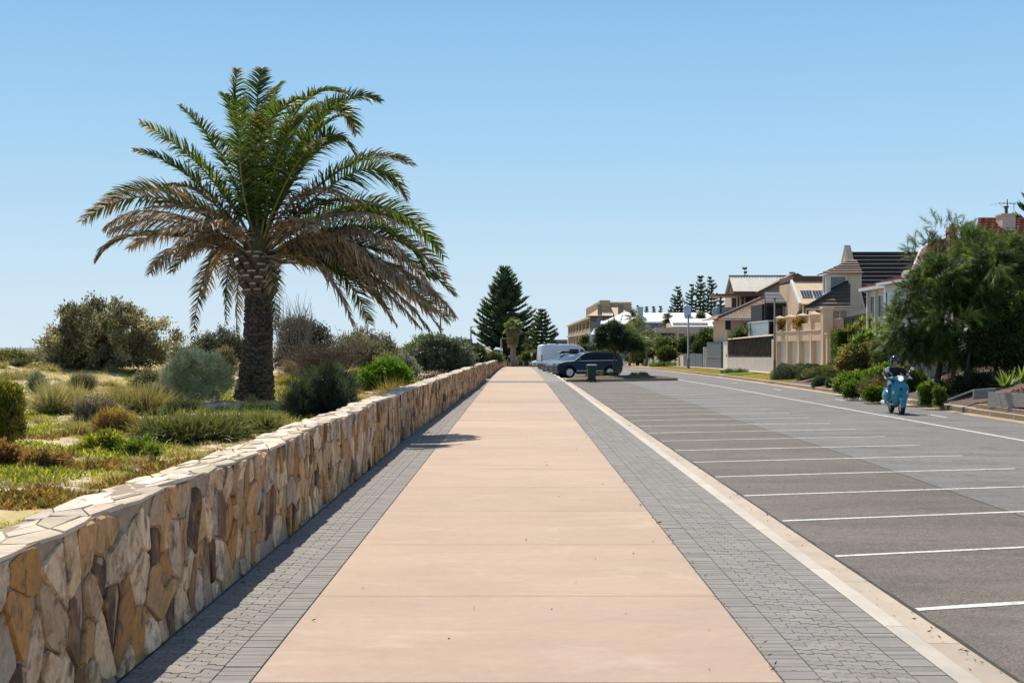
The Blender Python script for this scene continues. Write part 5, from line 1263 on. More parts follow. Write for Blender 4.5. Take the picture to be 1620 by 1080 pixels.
    mb = MB(); mb.ell((.06, .45, .28), (.13, .28, .12), 12, 8); mb.build("engine", mat("engine_grey", (.12, .12, .12), .5, .2), t, world=False)
    mb = MB(); mb.tube([(.05, .0, .26), (.16, -.02, .1), (.18, .1, .06)], .012, 6); mb.build("kickstand", DARKT, t, world=False)
    r = thing("person", "person in black jacket and black helmet riding the turquoise scooter", "person", loc, th)
    J = dict(pel=(0, .34, .92), wst=(0, .31, 1.06), chs=(0, .24, 1.26), nkb=(0, .19, 1.39), nk=(0, .165, 1.45), head=(-.01, .125, 1.56),
             shl=(.19, .2, 1.34), shr=(-.19, .2, 1.34), ell=(.35, .08, 1.14), elr=(-.36, .1, 1.16), wrl=(.36, -.15, 1.085), wrr=(-.36, -.15, 1.085),
             hpl=(.1, .28, .9), hpr=(-.1, .28, .9), knl=(.2, -.14, .78), knr=(-.22, -.1, .78), anl=(.15, -.08, .41), anr=(-.17, -.04, .41), ftl=(.16, -.19, .35), ftr=(-.18, -.15, .35))
    b = human(r, J, {'l': (.1, -1, -.15), 'r': (-.1, -1, -.15)}, mat("black_cloth", (.012, .012, .013), .75, .2, 8, bump=.4, bscale=30), mat("jeans", (.1, .15, .24), .85, .2, 10), mat("brown_boot", (.05, .03, .025), .6))
    mb = MB(); mb.ell((-.01, .14, 1.585), (.138, .152, .15), 24, 12, zmin=-.1); 
    ring0 = []
    mb.loft([[(-.01+k_*.138*cos(a), .14+k_*.152*sin(a), z) for a in np.linspace(radians(-38), radians(218), 19)] for z, k_ in ((1.572, 1.0), (1.5, .97), (1.455, .86))], closed=False, cap=False)
    o = mb.build("helmet", mat("helmet_black", (.01, .01, .011), .12, 0, coat=1.0), b, world=False); s_ = o.modifiers.new("solid", 'SOLIDIFY'); s_.thickness = .02
    mb = MB(); mb.lathe([(.075, .0), (.072, .04)], 14, (0, 0, 0)); 
    mb = MB()
    for s in (-1,): mb.prism([(-.265, .06, 1.36), (-.19, .06, 1.41), (-.2, .02, 1.25), (-.31, .0, 1.2)], (0, .06, 0))
    mb.build("sleeve_patch", mat("white_patch", (.6, .63, .7), .6), b, world=False, bevel=.02)
scooter()
def walker():
    d = 203; t = thing("person", "distant walker in a dark top and shorts on the promenade", "person", (X(806, d), d, zg(d)))
    J = dict(pel=(0, 0, .92), wst=(0, 0, 1.06), chs=(0, .01, 1.26), nkb=(0, .01, 1.4), nk=(0, 0, 1.46), head=(0, 0, 1.58), shl=(-.18, 0, 1.36), shr=(.18, 0, 1.36), ell=(-.27, -.04, 1.1), elr=(.27, .05, 1.1),
             wrl=(-.27, .08, .87), wrr=(.27, .12, .87), hpl=(-.09, 0, .9), hpr=(.09, 0, .9), knl=(-.1, .1, .5), knr=(.1, -.04, .5), anl=(-.1, .08, .09), anr=(.1, -.2, .12), ftl=(-.1, .17, .04), ftr=(.1, -.11, .05))
    human(t, J, {'l': (0, .1, -1), 'r': (0, .15, -1)}, mat("black_cloth"), mat("dark_shorts", (.03, .02, .03), .8), mat("white_shoe", (.5, .5, .5), .6), True, True, mat("blond_hair", (.4, .33, .25), .7), face=(0, 1, 0))
walker()

# --- poles and signs
GALV = mat("galvanised", (.2, .21, .2), .5, .15, 6, metal=.3); DPOLE = mat("dark_pole", (.07, .075, .075), .5, .1)
def pole(name, label, px, ytop, d, r, zb, m=GALV, arm=None, cat="lamp post", group="lamp posts"):
    x = X(px, d); h = Z(ytop, d); t = thing(name, label, cat, (x, d, zb), 0, group)
    mb = MB(); mb.tube([(x, d, zb-.1), (x, d, zb+.9), (x, d, zb+.91), (x, d, h)], [r*1.25, r*1.25, r, r*.75], 10); mb.build("pole", m, t)
    mb = MB(); mb.lathe([(r*2.2, -.02), (r*2.2, .05), (r*1.3, .07)], 12, (x, d, zb)); mb.build("base_plate", m, t)
    if arm:
        mb = MB(); mb.tube([(x, d, h-.05), (x+arm, d, h)], r*.5, 6); mb.build("arm", m, t)
        mb = MB(); mb.loft([[(x+arm*.7, d-.12, h-.06), (x+arm*.7, d+.12, h-.06), (x+arm*.7, d+.12, h+.03), (x+arm*.7, d-.12, h+.03)], [(x+arm*1.35, d-.09, h-.04), (x+arm*1.35, d+.09, h-.04), (x+arm*1.35, d+.09, h+.03), (x+arm*1.35, d-.09, h+.03)]], smooth=False); mb.build("lamp_head", m, t)
    else:
        mb = MB(); mb.lathe([(r*.9, 0), (r*1.2, .06), (r*.5, .12)], 10, (x, d, h)); mb.build("cap", m, t)
    return t
pole("lamp_post", "grey steel pole on the mown verge in front of the low cream wall", 1089, 499, 122, .1, rightz(15.4, 122)); pole("lamp_post", "dark grey pole in front of the cream garages", 1225.6, 473, 89, .075, rightz(16.8, 89), mat("pole_teal", (.10, .13, .125), .5, .1))
pole("lamp_post", "bare pole rising from the dune behind the palm fronds", 697, 487, 100, .065, dunez(-5.6, 100), mat("rust_pole", (.1, .06, .05), .7)); pole("lamp_post", "dark lamp post with a short arm on the dune skyline", 745, 516, 150, .09, dunez(-5.1, 150), DPOLE, .9)
sp = pole("lamp_post", "lamp post with short arm above the blue and white sign", 793, 535, 185, .13, zg(185), mat("pole_tan", (.2, .17, .12), .6), 1.1)
def sign():
    d = 183.5; x = X(793, d); t = thing("sign", "blue and white notice fixed on the pole by the far end of the wall", "sign", (x, d, Z(561, d)))
    mb = MB(); mb.box((x-.2, d-.02, Z(561, d)), (x+.2, d+.02, Z(550.5, d))); mb.build("panel", mat("sign_white", (.7, .72, .72), .5), t); mb = MB(); mb.box((x-.2, d-.025, Z(557.5, d)), (x+.2, d-.021, Z(555.3, d))); mb.build("band", mat("sign_blue", (.03, .16, .42), .5), t)
sign()
def smallsign(label, px, yt, yb, d):
    x = X(px, d); z = zg(d); t = thing("road_sign", label, "sign", (x, d, z)); mb = MB(); mb.tube([(x, d, z), (x, d, Z(yt, d))], .035, 6); mb.build("pole", GALV, t)
    mb = MB(); mb.box((x-.14, d-.05, Z(yb, d)), (x+.14, d-.03, Z(yt, d))); mb.build("panel", mat("sign_cream", (.55, .55, .4), .5), t)
smallsign("small pale parking sign on a thin post left of the campervan", 841, 557.5, 563, 176)
def curved_lamp():
    d = 205; x = X(972, d); z = zg(d); t = thing("street_lamp", "tall street lamp with curved arm in front of the sandstone hotel", "street lamp", (x, d, z)); mb = MB()
    mb.tube([W(972.5, 560, d)-Vector((0, 0, 2)), W(972, 505, d), W(970, 495, d), W(965.5, 488, d), W(959, 484.8, d), W(954.5, 485, d)], [.1, .08, .07, .06, .055, .05], 8); mb.build("pole", mat("lamp_brown", (.16, .1, .06), .6), t)
    mb = MB(); p = W(954, 485, d); mb.ell((p.x-.25, p.y, p.z-.02), (.35, .12, .08), 10, 6); mb.build("lamp_head", mat("lamp_brown"), t)
curved_lamp()
def bollard(label, px, d, h=.9):
    x = X(px, d); z = zg(d); t = thing("bollard", label, "bollard", (x, d, z), 0, "timber bollards at the end of the promenade"); mb = MB(); mb.lathe([(.13, -.05), (.13, h-.06), (.1, h)], 8, (x, d, z)); mb.lathe([(.135, h*.75), (.135, h*.85)], 8, (x, d, z), cap=False); mb.build("post", mat("bollard_wood", (.4, .25, .12), .8, .2, 6), t)
for px, w_ in ((819, "right beside the fan palm foot"), (828, "in front of the dark gazebo"), (837.5, "by the parked cars"), (801, "just left of the walker")): bollard("timber bollard across the promenade end "+w_, px, 214)
def gazebo():
    d = 236; x = X(829, d); z = -1.66; w_ = 1.5; t = thing("gazebo", "dark pyramid roofed shelter beyond the end of the promenade", "shelter", (x, d, z)); zt = Z(563.5, d); ze = Z(568.5, d)
    mb = MB(); i = len(mb.v); mb.v += [(x-w_, d-1.6, ze), (x+w_, d-1.6, ze), (x+w_, d+1.6, ze), (x-w_, d+1.6, ze), (x, d, zt)]
    for q in ((0, 1, 4), (1, 2, 4), (2, 3, 4), (3, 0, 4), (3, 2, 1, 0)): mb.face([i+k for k in q])
    mb.build("roof", mat("canvas_dark", (.03, .035, .035), .8), t)
    for a in (-1, 1):
        for b_ in (-1, 1): mb = MB(); mb.box((x+a*1.35-.05, d+b_*1.4-.05, z), (x+a*1.35+.05, d+b_*1.4+.05, ze)); mb.build("post", DPOLE, t)
gazebo()
# ================================================================== BUILDINGS, WALLS AND FENCES ON THE RIGHT
def smat(name, c=(.3,.3,.3), rough=.85, var=.14, scale=1.6, **k): k.setdefault('stretch', (1, 1, .35)); return mat(name, c, rough, var, scale, fine=.05, fscale=40, **k)
CREAM = smat("cream_render", (.68, .48, .30)); CREAML = smat("pale_cream_render", (.74, .58, .41)); WHITE = smat("white_render", (.78, .69, .57)); GREYR = smat("grey_render", (.56, .49, .41), bump=.4, bscale=25)
HGLASS = mat("house_glass", (.02, .035, .045), .05, 0, spec=.8, coat=.4); WFR = smat("white_frame", (.68, .66, .62), .5); DFR = smat("dark_frame", (.05, .05, .05), .5); BRN = smat("brown_timber", (.15, .085, .055), .7)
BRICK = smat("red_brick", (.3, .13, .09)); DARKB = smat("charcoal_cladding", (.02, .02, .022), .7); ROOFW = smat("white_metal_roof", (.8, .8, .78), .45); ROOFC = smat("cream_metal_roof", (.72, .64, .54), .5)
DOORC = smat("garage_door", (.66, .6, .52), .6); TAN = smat("tan_stone", (.52, .37, .21)); TANL = smat("pale_tan", (.7, .52, .35))
def B(t, name, m, a, b, bevel=0): return MB().box(a, b).build(name, m, t, bevel=bevel)
def win(t, face, c, a0, a1, z0, z1, fm=None, nm=1, fw=.07, name="window", nh=1):
    fm = fm or WFR; mb = MB(); o = .05
    def bx(u0, u1, v0, v1, d0, d1, m):
        if face == 'y': m.box((u0, c-d1, v0), (u1, c-d0, v1))
        else: m.box((c-d1, u0, v0), (c-d0, u1, v1))
    bx(a0-fw, a1+fw, z1, z1+fw, -.02, o, mb); bx(a0-fw, a1+fw, z0-fw, z0, -.02, o+.03, mb)
    bx(a0-fw, a0, z0, z1, -.02, o, mb); bx(a1, a1+fw, z0, z1, -.02, o, mb)
    for k in range(1, nm): u = lerp(a0, a1, k/nm); bx(u-fw*.4, u+fw*.4, z0, z1, -.02, o-.012, mb)
    for k in range(1, nh): v = lerp(z0, z1, k/nh); bx(a0, a1, v-fw*.3, v+fw*.3, -.02, o-.02, mb)
    f = mb.build(name, fm, t); m2 = MB(); bx(a0, a1, z0, z1, -.01, .012, m2); m2.build("pane", HGLASS, f); return f
def tiles(t, name, m, p00, p10, p11, p01, rows, thick=.06, cols=None, jit=.06, per=None):
    """pitched roof surface laid in overlapping courses: p00,p10 eave left/right, p01,p11 ridge"""
    p00, p10, p11, p01 = map(Vector, (p00, p10, p11, p01)); n = (p10-p00).cross(p01-p00).normalized()
    if n.z < 0: n = -n
    mb = MB(); rg = np.random.default_rng(rows)
    for k in range(rows):
        a, b = k/rows, (k+1)/rows
        l0, r0 = p00.lerp(p01, a), p10.lerp(p11, a); l1, r1 = p00.lerp(p01, min(1, b+.1/rows)), p10.lerp(p11, min(1, b+.1/rows))
        npc = per or 1
        for q in range(npc):
            u0, u1 = q/npc, (q+1)/npc
            A, Bq, Cq, Dq = l0.lerp(r0, u0), l0.lerp(r0, u1), l1.lerp(r1, u1), l1.lerp(r1, u0)
            j = 1+rg.normal()*jit; hh = thick*(1+(.5 if q % 2 else 0)) if per else thick
            c = tuple(x*j for x in cols) if cols else None
            mb.hexa([A-n*.01, Bq-n*.01, Cq-n*.01, Dq-n*.01, A+n*hh, Bq+n*hh, Cq+n*.012, Dq+n*.012], c)
    return mb.build(name, m, t)
TILE = mat("roof_tile", rough=.75, attr=True, var=.2, scale=3, fine=.12, fscale=40)
RED = (.34, .12, .075); DRK = (.055, .05, .048); TERR = (.36, .19, .125)
# ---------------- cream garages with piers
def garages():
    y0, y1, x0 = 71.6, 92.6, 17.5; t = thing("garage_block", "cream rendered row of four garages with capped piers and planter balcony", "garages", (x0, 75, .14)); g = .1+zg(90)
    dk = [91.9, 88.2, 84.6, 81.1]
    for d in dk:
        p = B(t, "pier", CREAM, (x0, d-.22, g), (x0+.32, d+.22, 2.2)); B(t, "upper_pier", CREAM, (x0, d-.22, 2.2), (x0+.56, d+.22, 3.72)); mb = MB()
        mb.loft([[(x0-.09, d-.31, 3.72), (x0+.65, d-.31, 3.72), (x0+.65, d+.31, 3.72), (x0-.09, d+.31, 3.72)], [(x0-.09, d-.31, 3.79), (x0+.65, d-.31, 3.79), (x0+.65, d+.31, 3.79), (x0-.09, d+.31, 3.79)], [(x0+.25, d-.02, 3.93), (x0+.31, d-.02, 3.93), (x0+.31, d+.02, 3.93), (x0+.25, d+.02, 3.93)]], smooth=False); mb.build("pier_cap", CREAML, p)
    p = B(t, "tower", CREAM, (x0, 77.7, g), (x0+.56, 78.4, 4.03)); mb = MB(); mb.box((x0-.06, 77.63, 4.03), (x0+.62, 78.47, 4.11)); mb.box((x0-.02, 77.67, 4.11), (x0+.58, 78.43, 4.15)); mb.build("coping", CREAML, p)
    B(t, "beam", CREAM, (x0+.02, 78.4, 2.2), (x0+.5, 92.4, 2.8)); B(t, "ledge", CREAML, (x0-.03, 78.4, 2.8), (x0+.5, 92.4, 2.86))
    ys = dk+[78.4]
    for a, b in zip(ys, ys[1:]):
        lo, hi = (b+.22 if b > 78.5 else b), a-.22
        B(t, "parapet", CREAM, (x0+.1, lo, 2.86), (x0+.3, hi, 3.28)); B(t, "balcony_back", TANL, (x0+1.2, lo, 2.86), (x0+1.35, hi, 3.5))
        dr = B(t, "garage_door", DOORC, (x0+.3, lo, g), (x0+.36, hi, 2.2)); mb = MB()
        for k in range(1, 5): mb.box((x0+.28, lo, g+.42*k), (x0+.301, hi, g+.42*k+.03))
        mb.build("door_rib", DOORC, dr)
    B(t, "rear_wall", CREAM, (x0+.5, 78.0, g), (x0+1.3, 92.6, 2.85)); B(t, "side_wall", CREAM, (x0+.56, 78.0, 2.0), (x0+1.2, 78.3, 3.45))
    B(t, "end_pier", CREAM, (x0-.05, 92.5, g), (x0+.5, 93.2, 2.35)); B(t, "gate_pier", CREAM, (x0-.15, 76.0, g), (x0+.2, 76.4, 2.55)); B(t, "gate_pier", CREAM, (x0+.5, 76.0, g), (x0+.9, 76.4, 2.55))
    mb = MB(); mb.box((x0-.21, 75.94, 2.55), (x0+.26, 76.46, 2.63)); mb.box((x0+.44, 75.94, 2.55), (x0+.96, 76.46, 2.63)); mb.build("gate_cap", CREAML, t)
    B(t, "gate", BRN, (x0+.2, 76.15, g), (x0+.5, 76.22, 2.3)); B(t, "garden_return", CREAM, (x0+.9, 76.1, g), (x0+1.8, 76.35, 2.3))
    for k, (a, c) in enumerate(((90.0, [(.22, .05, .05), (.16, .1, .04)]), (84.9, [(.5, .25, .03), (.42, .36, .05), (.3, .06, .05)]))):
        shrub("planter_flowers", ("dark red trailing flowers in the farthest garage planter", "yellow and orange flowers in the second garage planter")[k], (x0+.1, a, 3.2), [(x0+.12, a, 3.38, .3, 1.15, .22), (x0-.02, a, 3.1, .08, .8, .3)], 110, 30, .09, .1, .05, c+[(.1, .14, .03)], "planter flowers", 300+k, stems=0, cat="flowers")
garages()
# ---------------- walls along the street
def street_wall():
    g = .08; x0 = 17.5
    t = thing("brush_fence", "dark brown brush fence standing on a grey rendered base wall", "fence", (x0, 103, g))
    n = 6; mb = MB()
    ya, yb = 93.2, 113.0
    mb.hexa([(x0, ya, g-.3), (x0+.3, ya, g-.3), (x0+.3, yb, -.4), (x0, yb, -.4), (x0, ya, 1.12), (x0+.3, ya, 1.12), (x0+.3, yb, .95), (x0, yb, .95)]); mb.build("base_wall", GREYR, t)
    BR = mat("brush", (.085, .06, .05), .95, .45, 9, stretch=(6, 6, .3), bump=1.5, bscale=30); mb = MB(); rg = np.random.default_rng(4)
    mb.hexa([(x0+.07, ya, 1.1), (x0+.25, ya, 1.1), (x0+.25, yb, .93), (x0+.07, yb, .93), (x0+.07, ya, 2.6), (x0+.25, ya, 2.6), (x0+.25, yb, 2.42), (x0+.07, yb, 2.42)])
    for k in range(1500):
        y = rg.uniform(ya, yb); z = rg.uniform(.98, 1.6); mb.tube([(x0+.06+rg.normal()*.012, y, z+.1), (x0+.05+rg.normal()*.02, y+rg.normal()*.05, min(z+rg.uniform(.5, 1.3), 2.5))], .012, 3, cap=False)
    mb.build("brush_panel", BR, t); mb = MB()
    mb.hexa([(x0, ya, 2.6), (x0+.32, ya, 2.6), (x0+.32, yb, 2.42), (x0, yb, 2.42), (x0+.04, ya, 2.7), (x0+.28, ya, 2.7), (x0+.28, yb, 2.5), (x0+.04, yb, 2.5)]); mb.build("capping", CREAML, t)
    t = thing("metal_gate", "narrow white gate panel between the brush fence and grey fence", "gate", (x0, 114, g)); B(t, "panel", WHITE, (x0+.02, 113.2, -.1), (x0+.12, 115.3, 2.25)); B(t, "post", WFR, (x0, 115.3, -.1), (x0+.15, 115.5, 2.35)); mb = MB(); mb.box((x0-.03, 113.6, 1.0), (x0+.02, 113.7, 1.25)); mb.build("latch", DFR, t)
    DG = smat("slate_panel", (.11, .125, .135), .6); t = thing("panel_fence", "tall smooth slate grey fence panel beside the white gate", "fence", (x0, 120, 0)); B(t, "panel", DG, (x0, 116.6, -.3), (x0+.12, 125.3, 2.25)); B(t, "rail", smat("slate_rail", (.22, .23, .24)), (x0-.03, 116.6, .86), (x0+.0, 125.3, .92)); B(t, "return_panel", DFR, (x0+.0, 116.4, -.3), (x0+.9, 116.58, 2.15))
    t = thing("panel_fence", "low dark grey fence panels behind the steel pole", "fence", (x0, 135, -.2)); 
    for k, (a, b) in enumerate(((128.5, 133.2), (133.5, 138.2), (138.5, 143.0))): B(t, "panel", DG, (x0+.02*k, a, -.5), (x0+.12, b, 1.15-.04*k))
    for a in (126.0, 127.6): B(t, "post", WFR, (x0, a, -.3), (x0+.15, a+.2, 1.8))
    t = thing("low_wall", "long low cream wall with piers in front of the gardens", "wall", (x0, 180, -.6)); mb = MB(); ys = list(np.linspace(143.3, 228, 12))
    for k, (a, b) in enumerate(zip(ys, ys[1:])):
        B(t, "panel", (CREAML, GREYR, TANL)[k % 3], (x0+.05, a+.2, zg(b)-.2), (x0+.25, b-.2, zg((a+b)/2)+1.25)); B(t, "pier", TANL, (x0, a-.2, zg(b)-.2), (x0+.35, a+.2, zg(a)+1.4))
    t = thing("footpath", None, None); bpy.data.objects.remove(t)
    mb = MB(); strip(mb, 16.3, 17.48, 72, 228, 60, .17); tag(mb.build("footpath", smat("footpath_concrete", (.5, .43, .35))), kind="structure")
    mb = MB(); i = len(mb.v)
    for k in range(9): y = lerp(92.2, 97.0, k/8); mb.v += [(13.72, y-1.2*(1-k/8), zg(y)+.05), (16.32, y, zg(y)+.18)]
    for k in range(8): mb.face((2*k, 2*k+1, 2*k+3, 2*k+2))
    t = thing("dark_fence", "very dark green solid fence above the clipped hedge", "fence", (19.4, 76, 2.2)); mb = MB(); mb.hexa([(19.4, 69.5, 1.8), (19.52, 69.5, 1.8), (19.52, 83, 1.8), (19.4, 83, 1.8), (19.4, 69.5, 3.86), (19.52, 69.5, 3.86), (19.52, 83, 3.52), (19.4, 83, 3.52)]); mb.build("panel", smat("dark_green_sheet", (.014, .022, .018), .7), t)
    mb = MB(); 
    for k in range(7): y = 69.6+k*2.2; mb.box((19.36, y, 1.8), (19.4, y+.07, 3.5))
    mb.build("post", DFR, t)
    t = thing("timber_fence", "weathered grey paling fence rising up the garden slope", "fence", (19.3, 112, 2.2)); mb = MB(); y = 106.5
    k = 0
    while y < 124:
        zt = lerp(Z(503, 108)+.0, Z(517.5, 122)+.0, (y-106.5)/17); mb.box((19.3+.01*(k % 2), y, 1.9), (19.34+.01*(k % 2), y+.19, zt+.03*((k*7) % 3-1))); y += .2; k += 1
    mb.build("palings", smat("grey_paling", (.12, .115, .11), var=.3), t); B(t, "rail", smat("grey_paling"), (19.34, 106.5, 2.2), (19.4, 124, 2.3))
    t = thing("deck_balustrade", "white framed glass balustrade on the raised deck left of the dark pole", "balustrade", (18.2, 104, 2.4)); mb = MB(); 
    for y in (98.6, 101.5, 104.5, 107.0): mb.box((18.2, y, 2.5), (18.28, y+.08, 3.72))
    mb.box((18.18, 98.6, 3.68), (18.3, 107.1, 3.76)); mb.box((18.2, 98.6, 2.6), (18.28, 107.1, 2.68)); mb.box((18.2, 98.5, 3.68), (21, 98.58, 3.76)); mb.build("rail", WFR, t); B(t, "glass_panel", mat("frosted_panel", (.35, .42, .45), .25, .05, 2), (18.22, 98.7, 2.68), (18.25, 107, 3.68)); B(t, "deck", GREYR, (18.1, 98.4, 2.2), (21, 107.2, 2.5))
street_wall()
# ---------------- balcony house (cream metal roof)
def balcony_house():
    d = 128.0; t = thing("balcony_house", "two-storey house with cream metal roof, glass balcony and lower tiled roof", "house", (X(1170, d), d, 2.3))
    xl, xr = X(1170, d), X(1262, d); zf = Z(500, d)
    B(t, "wall", CREAM, (xl, d, 1.5), (xr, d+9, Z(461, d)))
    zr, ze = Z(437, 129.6), Z(461.5, 127); xa = X(1156, 129.6)
    mb = MB(); mb.prism([(xa, 127, ze-.12), (xa, 129.6, zr-.12), (xa, 132.2, ze-.12)], (.25, 0, 0)); mb.build("gable_end", BRN, t)
    mb = MB(); nn = 46; x2 = X(1254, 129.6)
    for k in range(nn): 
        a = lerp(xa-.15, x2, k/nn); b = lerp(xa-.15, x2, (k+1)/nn); h = .05 if k % 2 else .0
        for (y1, z1, y2, z2) in ((126.8, ze, 129.6, zr), (132.4, ze, 129.6, zr)): mb.hexa([(a, y1, z1-.06), (b, y1, z1-.06), (b, y2, z2-.06), (a, y2, z2-.06), (a, y1, z1+h), (b, y1, z1+h), (b, y2, z2+h), (a, y2, z2+h)])
    mb.build("roof", ROOFC, t); B(t, "gutter", BRN, (xa-.2, 126.6, ze-.22), (X(1206, 127), 126.82, ze+.02)); B(t, "ridge_cap", BRN, (xa-.2, 129.5, zr+.02), (x2, 129.7, zr+.1))
    # cross gable facing the camera on the right
    y = 126.2; P = [W(1203, 463, y), W(1258, 435.5, y), W(1312, 463, y)]
    mb = MB(); mb.prism([tuple(P[0]), tuple(P[1]), tuple(P[2]), tuple(P[2]-Vector((0, 0, 2.6))), tuple(P[0]+Vector((.5, 0, -2.6)))], (0, 4, 0)); mb.build("gable_wall", smat("taupe_render", (.42, .31, .21)), t)
    mb = MB()
    for a, b in ((P[0], P[1]), (P[1], P[2])):
        e = (b-a).normalized(); n = Vector((-e.z, 0, e.x)); n = n if n.z > 0 else -n; a2 = a-e*.4 if a is P[0] else a; b2 = b+e*.4 if b is P[2] else b
        mb.prism([tuple(a2+Vector((0, -.5, 0))), tuple(b2+Vector((0, -.5, 0))), tuple(b2+n*.22+Vector((0, -.5, 0))), tuple(a2+n*.22+Vector((0, -.5, 0)))], (0, 6, 0))
    mb.build("barge_board", BRN, t)
    # upper glazing and balcony
    win(t, 'y', d, X(1179, d), X(1206, d), Z(487, d), Z(468, d), WFR, 2); win(t, 'y', d, X(1171, d)+.1, X(1177, d), Z(496, d), Z(468, d), WFR, 1)
    bx0 = X(1134.5, 124.5); B(t, "balcony_roof", BRN, (bx0-.2, 124.0, Z(468, 124.5)), (X(1205, 124.5), d, Z(465, 124.5))); B(t, "balcony_soffit", CREAML, (bx0, 124.3, Z(469.2, 124.5)), (X(1170, 124.5), d, Z(468, 124.5)-.005))
    B(t, "balcony_floor", CREAM, (bx0, 124.3, Z(503, 124.5)), (xl, d, Z(500, 124.5)))
    for px in (1140, 1168): B(t, "balcony_post", DFR, (X(px, 124.5)-.08, 124.4, Z(500, 124.5)), (X(px, 124.5)+.08, 124.56, Z(468.8, 124.5)))
    B(t, "glass_balustrade", mat("balcony_glass", (.25, .38, .42), .05, 0, spec=.8, alpha=.4), (bx0, 124.42, Z(500, 124.5)), (X(1168, 124.5), 124.46, Z(486, 124.5))); B(t, "balustrade_side", MATS["balcony_glass"], (bx0, 124.46, Z(500, 124.5)), (bx0+.04, d, Z(486, 124.5)))
    win(t, 'y', d+2.0, X(1163, d), X(1170, d), Z(499, d), Z(470, d), WFR, 1)
    # lower front block with a tiled hip
    D0, D1 = 115.0, 123.5; e0 = W(1137, 504, D0); e1 = W(1207, 504, D0); 
    B(t, "front_wall", CREAM, (X(1148, D0)+.2, D0+.5, 1.5), (X(1206, D0), D1, Z(505, D0))); win(t, 'y', D0+.5, X(1150, D0), X(1156, D0), Z(520, D0), Z(507, D0), DFR, 1)
    rz2 = Z(474, D1)
    tiles(t, "front_roof", TILE, e0, e1, (X(1210, D1), D1, rz2), (X(1203, D1), D1, rz2), 11, .07, (.44, .30, .21), .06, 26)
    tiles(t, "front_roof", TILE, (e0.x, D1+2, e0.z), e0, (X(1203, D1), D1, rz2), (X(1203, D1), D1+2, rz2), 9, .06, TERR)
    mb = MB(); mb.tube([e0+Vector((0, 0, .1)), Vector((X(1203, D1), D1, rz2+.12))], .14, 6); mb.build("hip_cap", BRN, t); B(t, "front_gutter", CREAML, (e0.x, D0-.1, e0.z-.15), (e1.x, D0+.02, e0.z+.02))
    B(t, "upper_cream_wall", CREAML, (X(1186, 118), 117.4, Z(503, 118)), (X(1207, 118), 121, Z(488, 118)))
    tiles(t, "small_roof", TILE, W(1184, 488.5, 117), W(1209, 486, 117), W(1209, 476, 121), W(1195, 479, 121), 5, .07, (.3, .11, .075))
balcony_house()
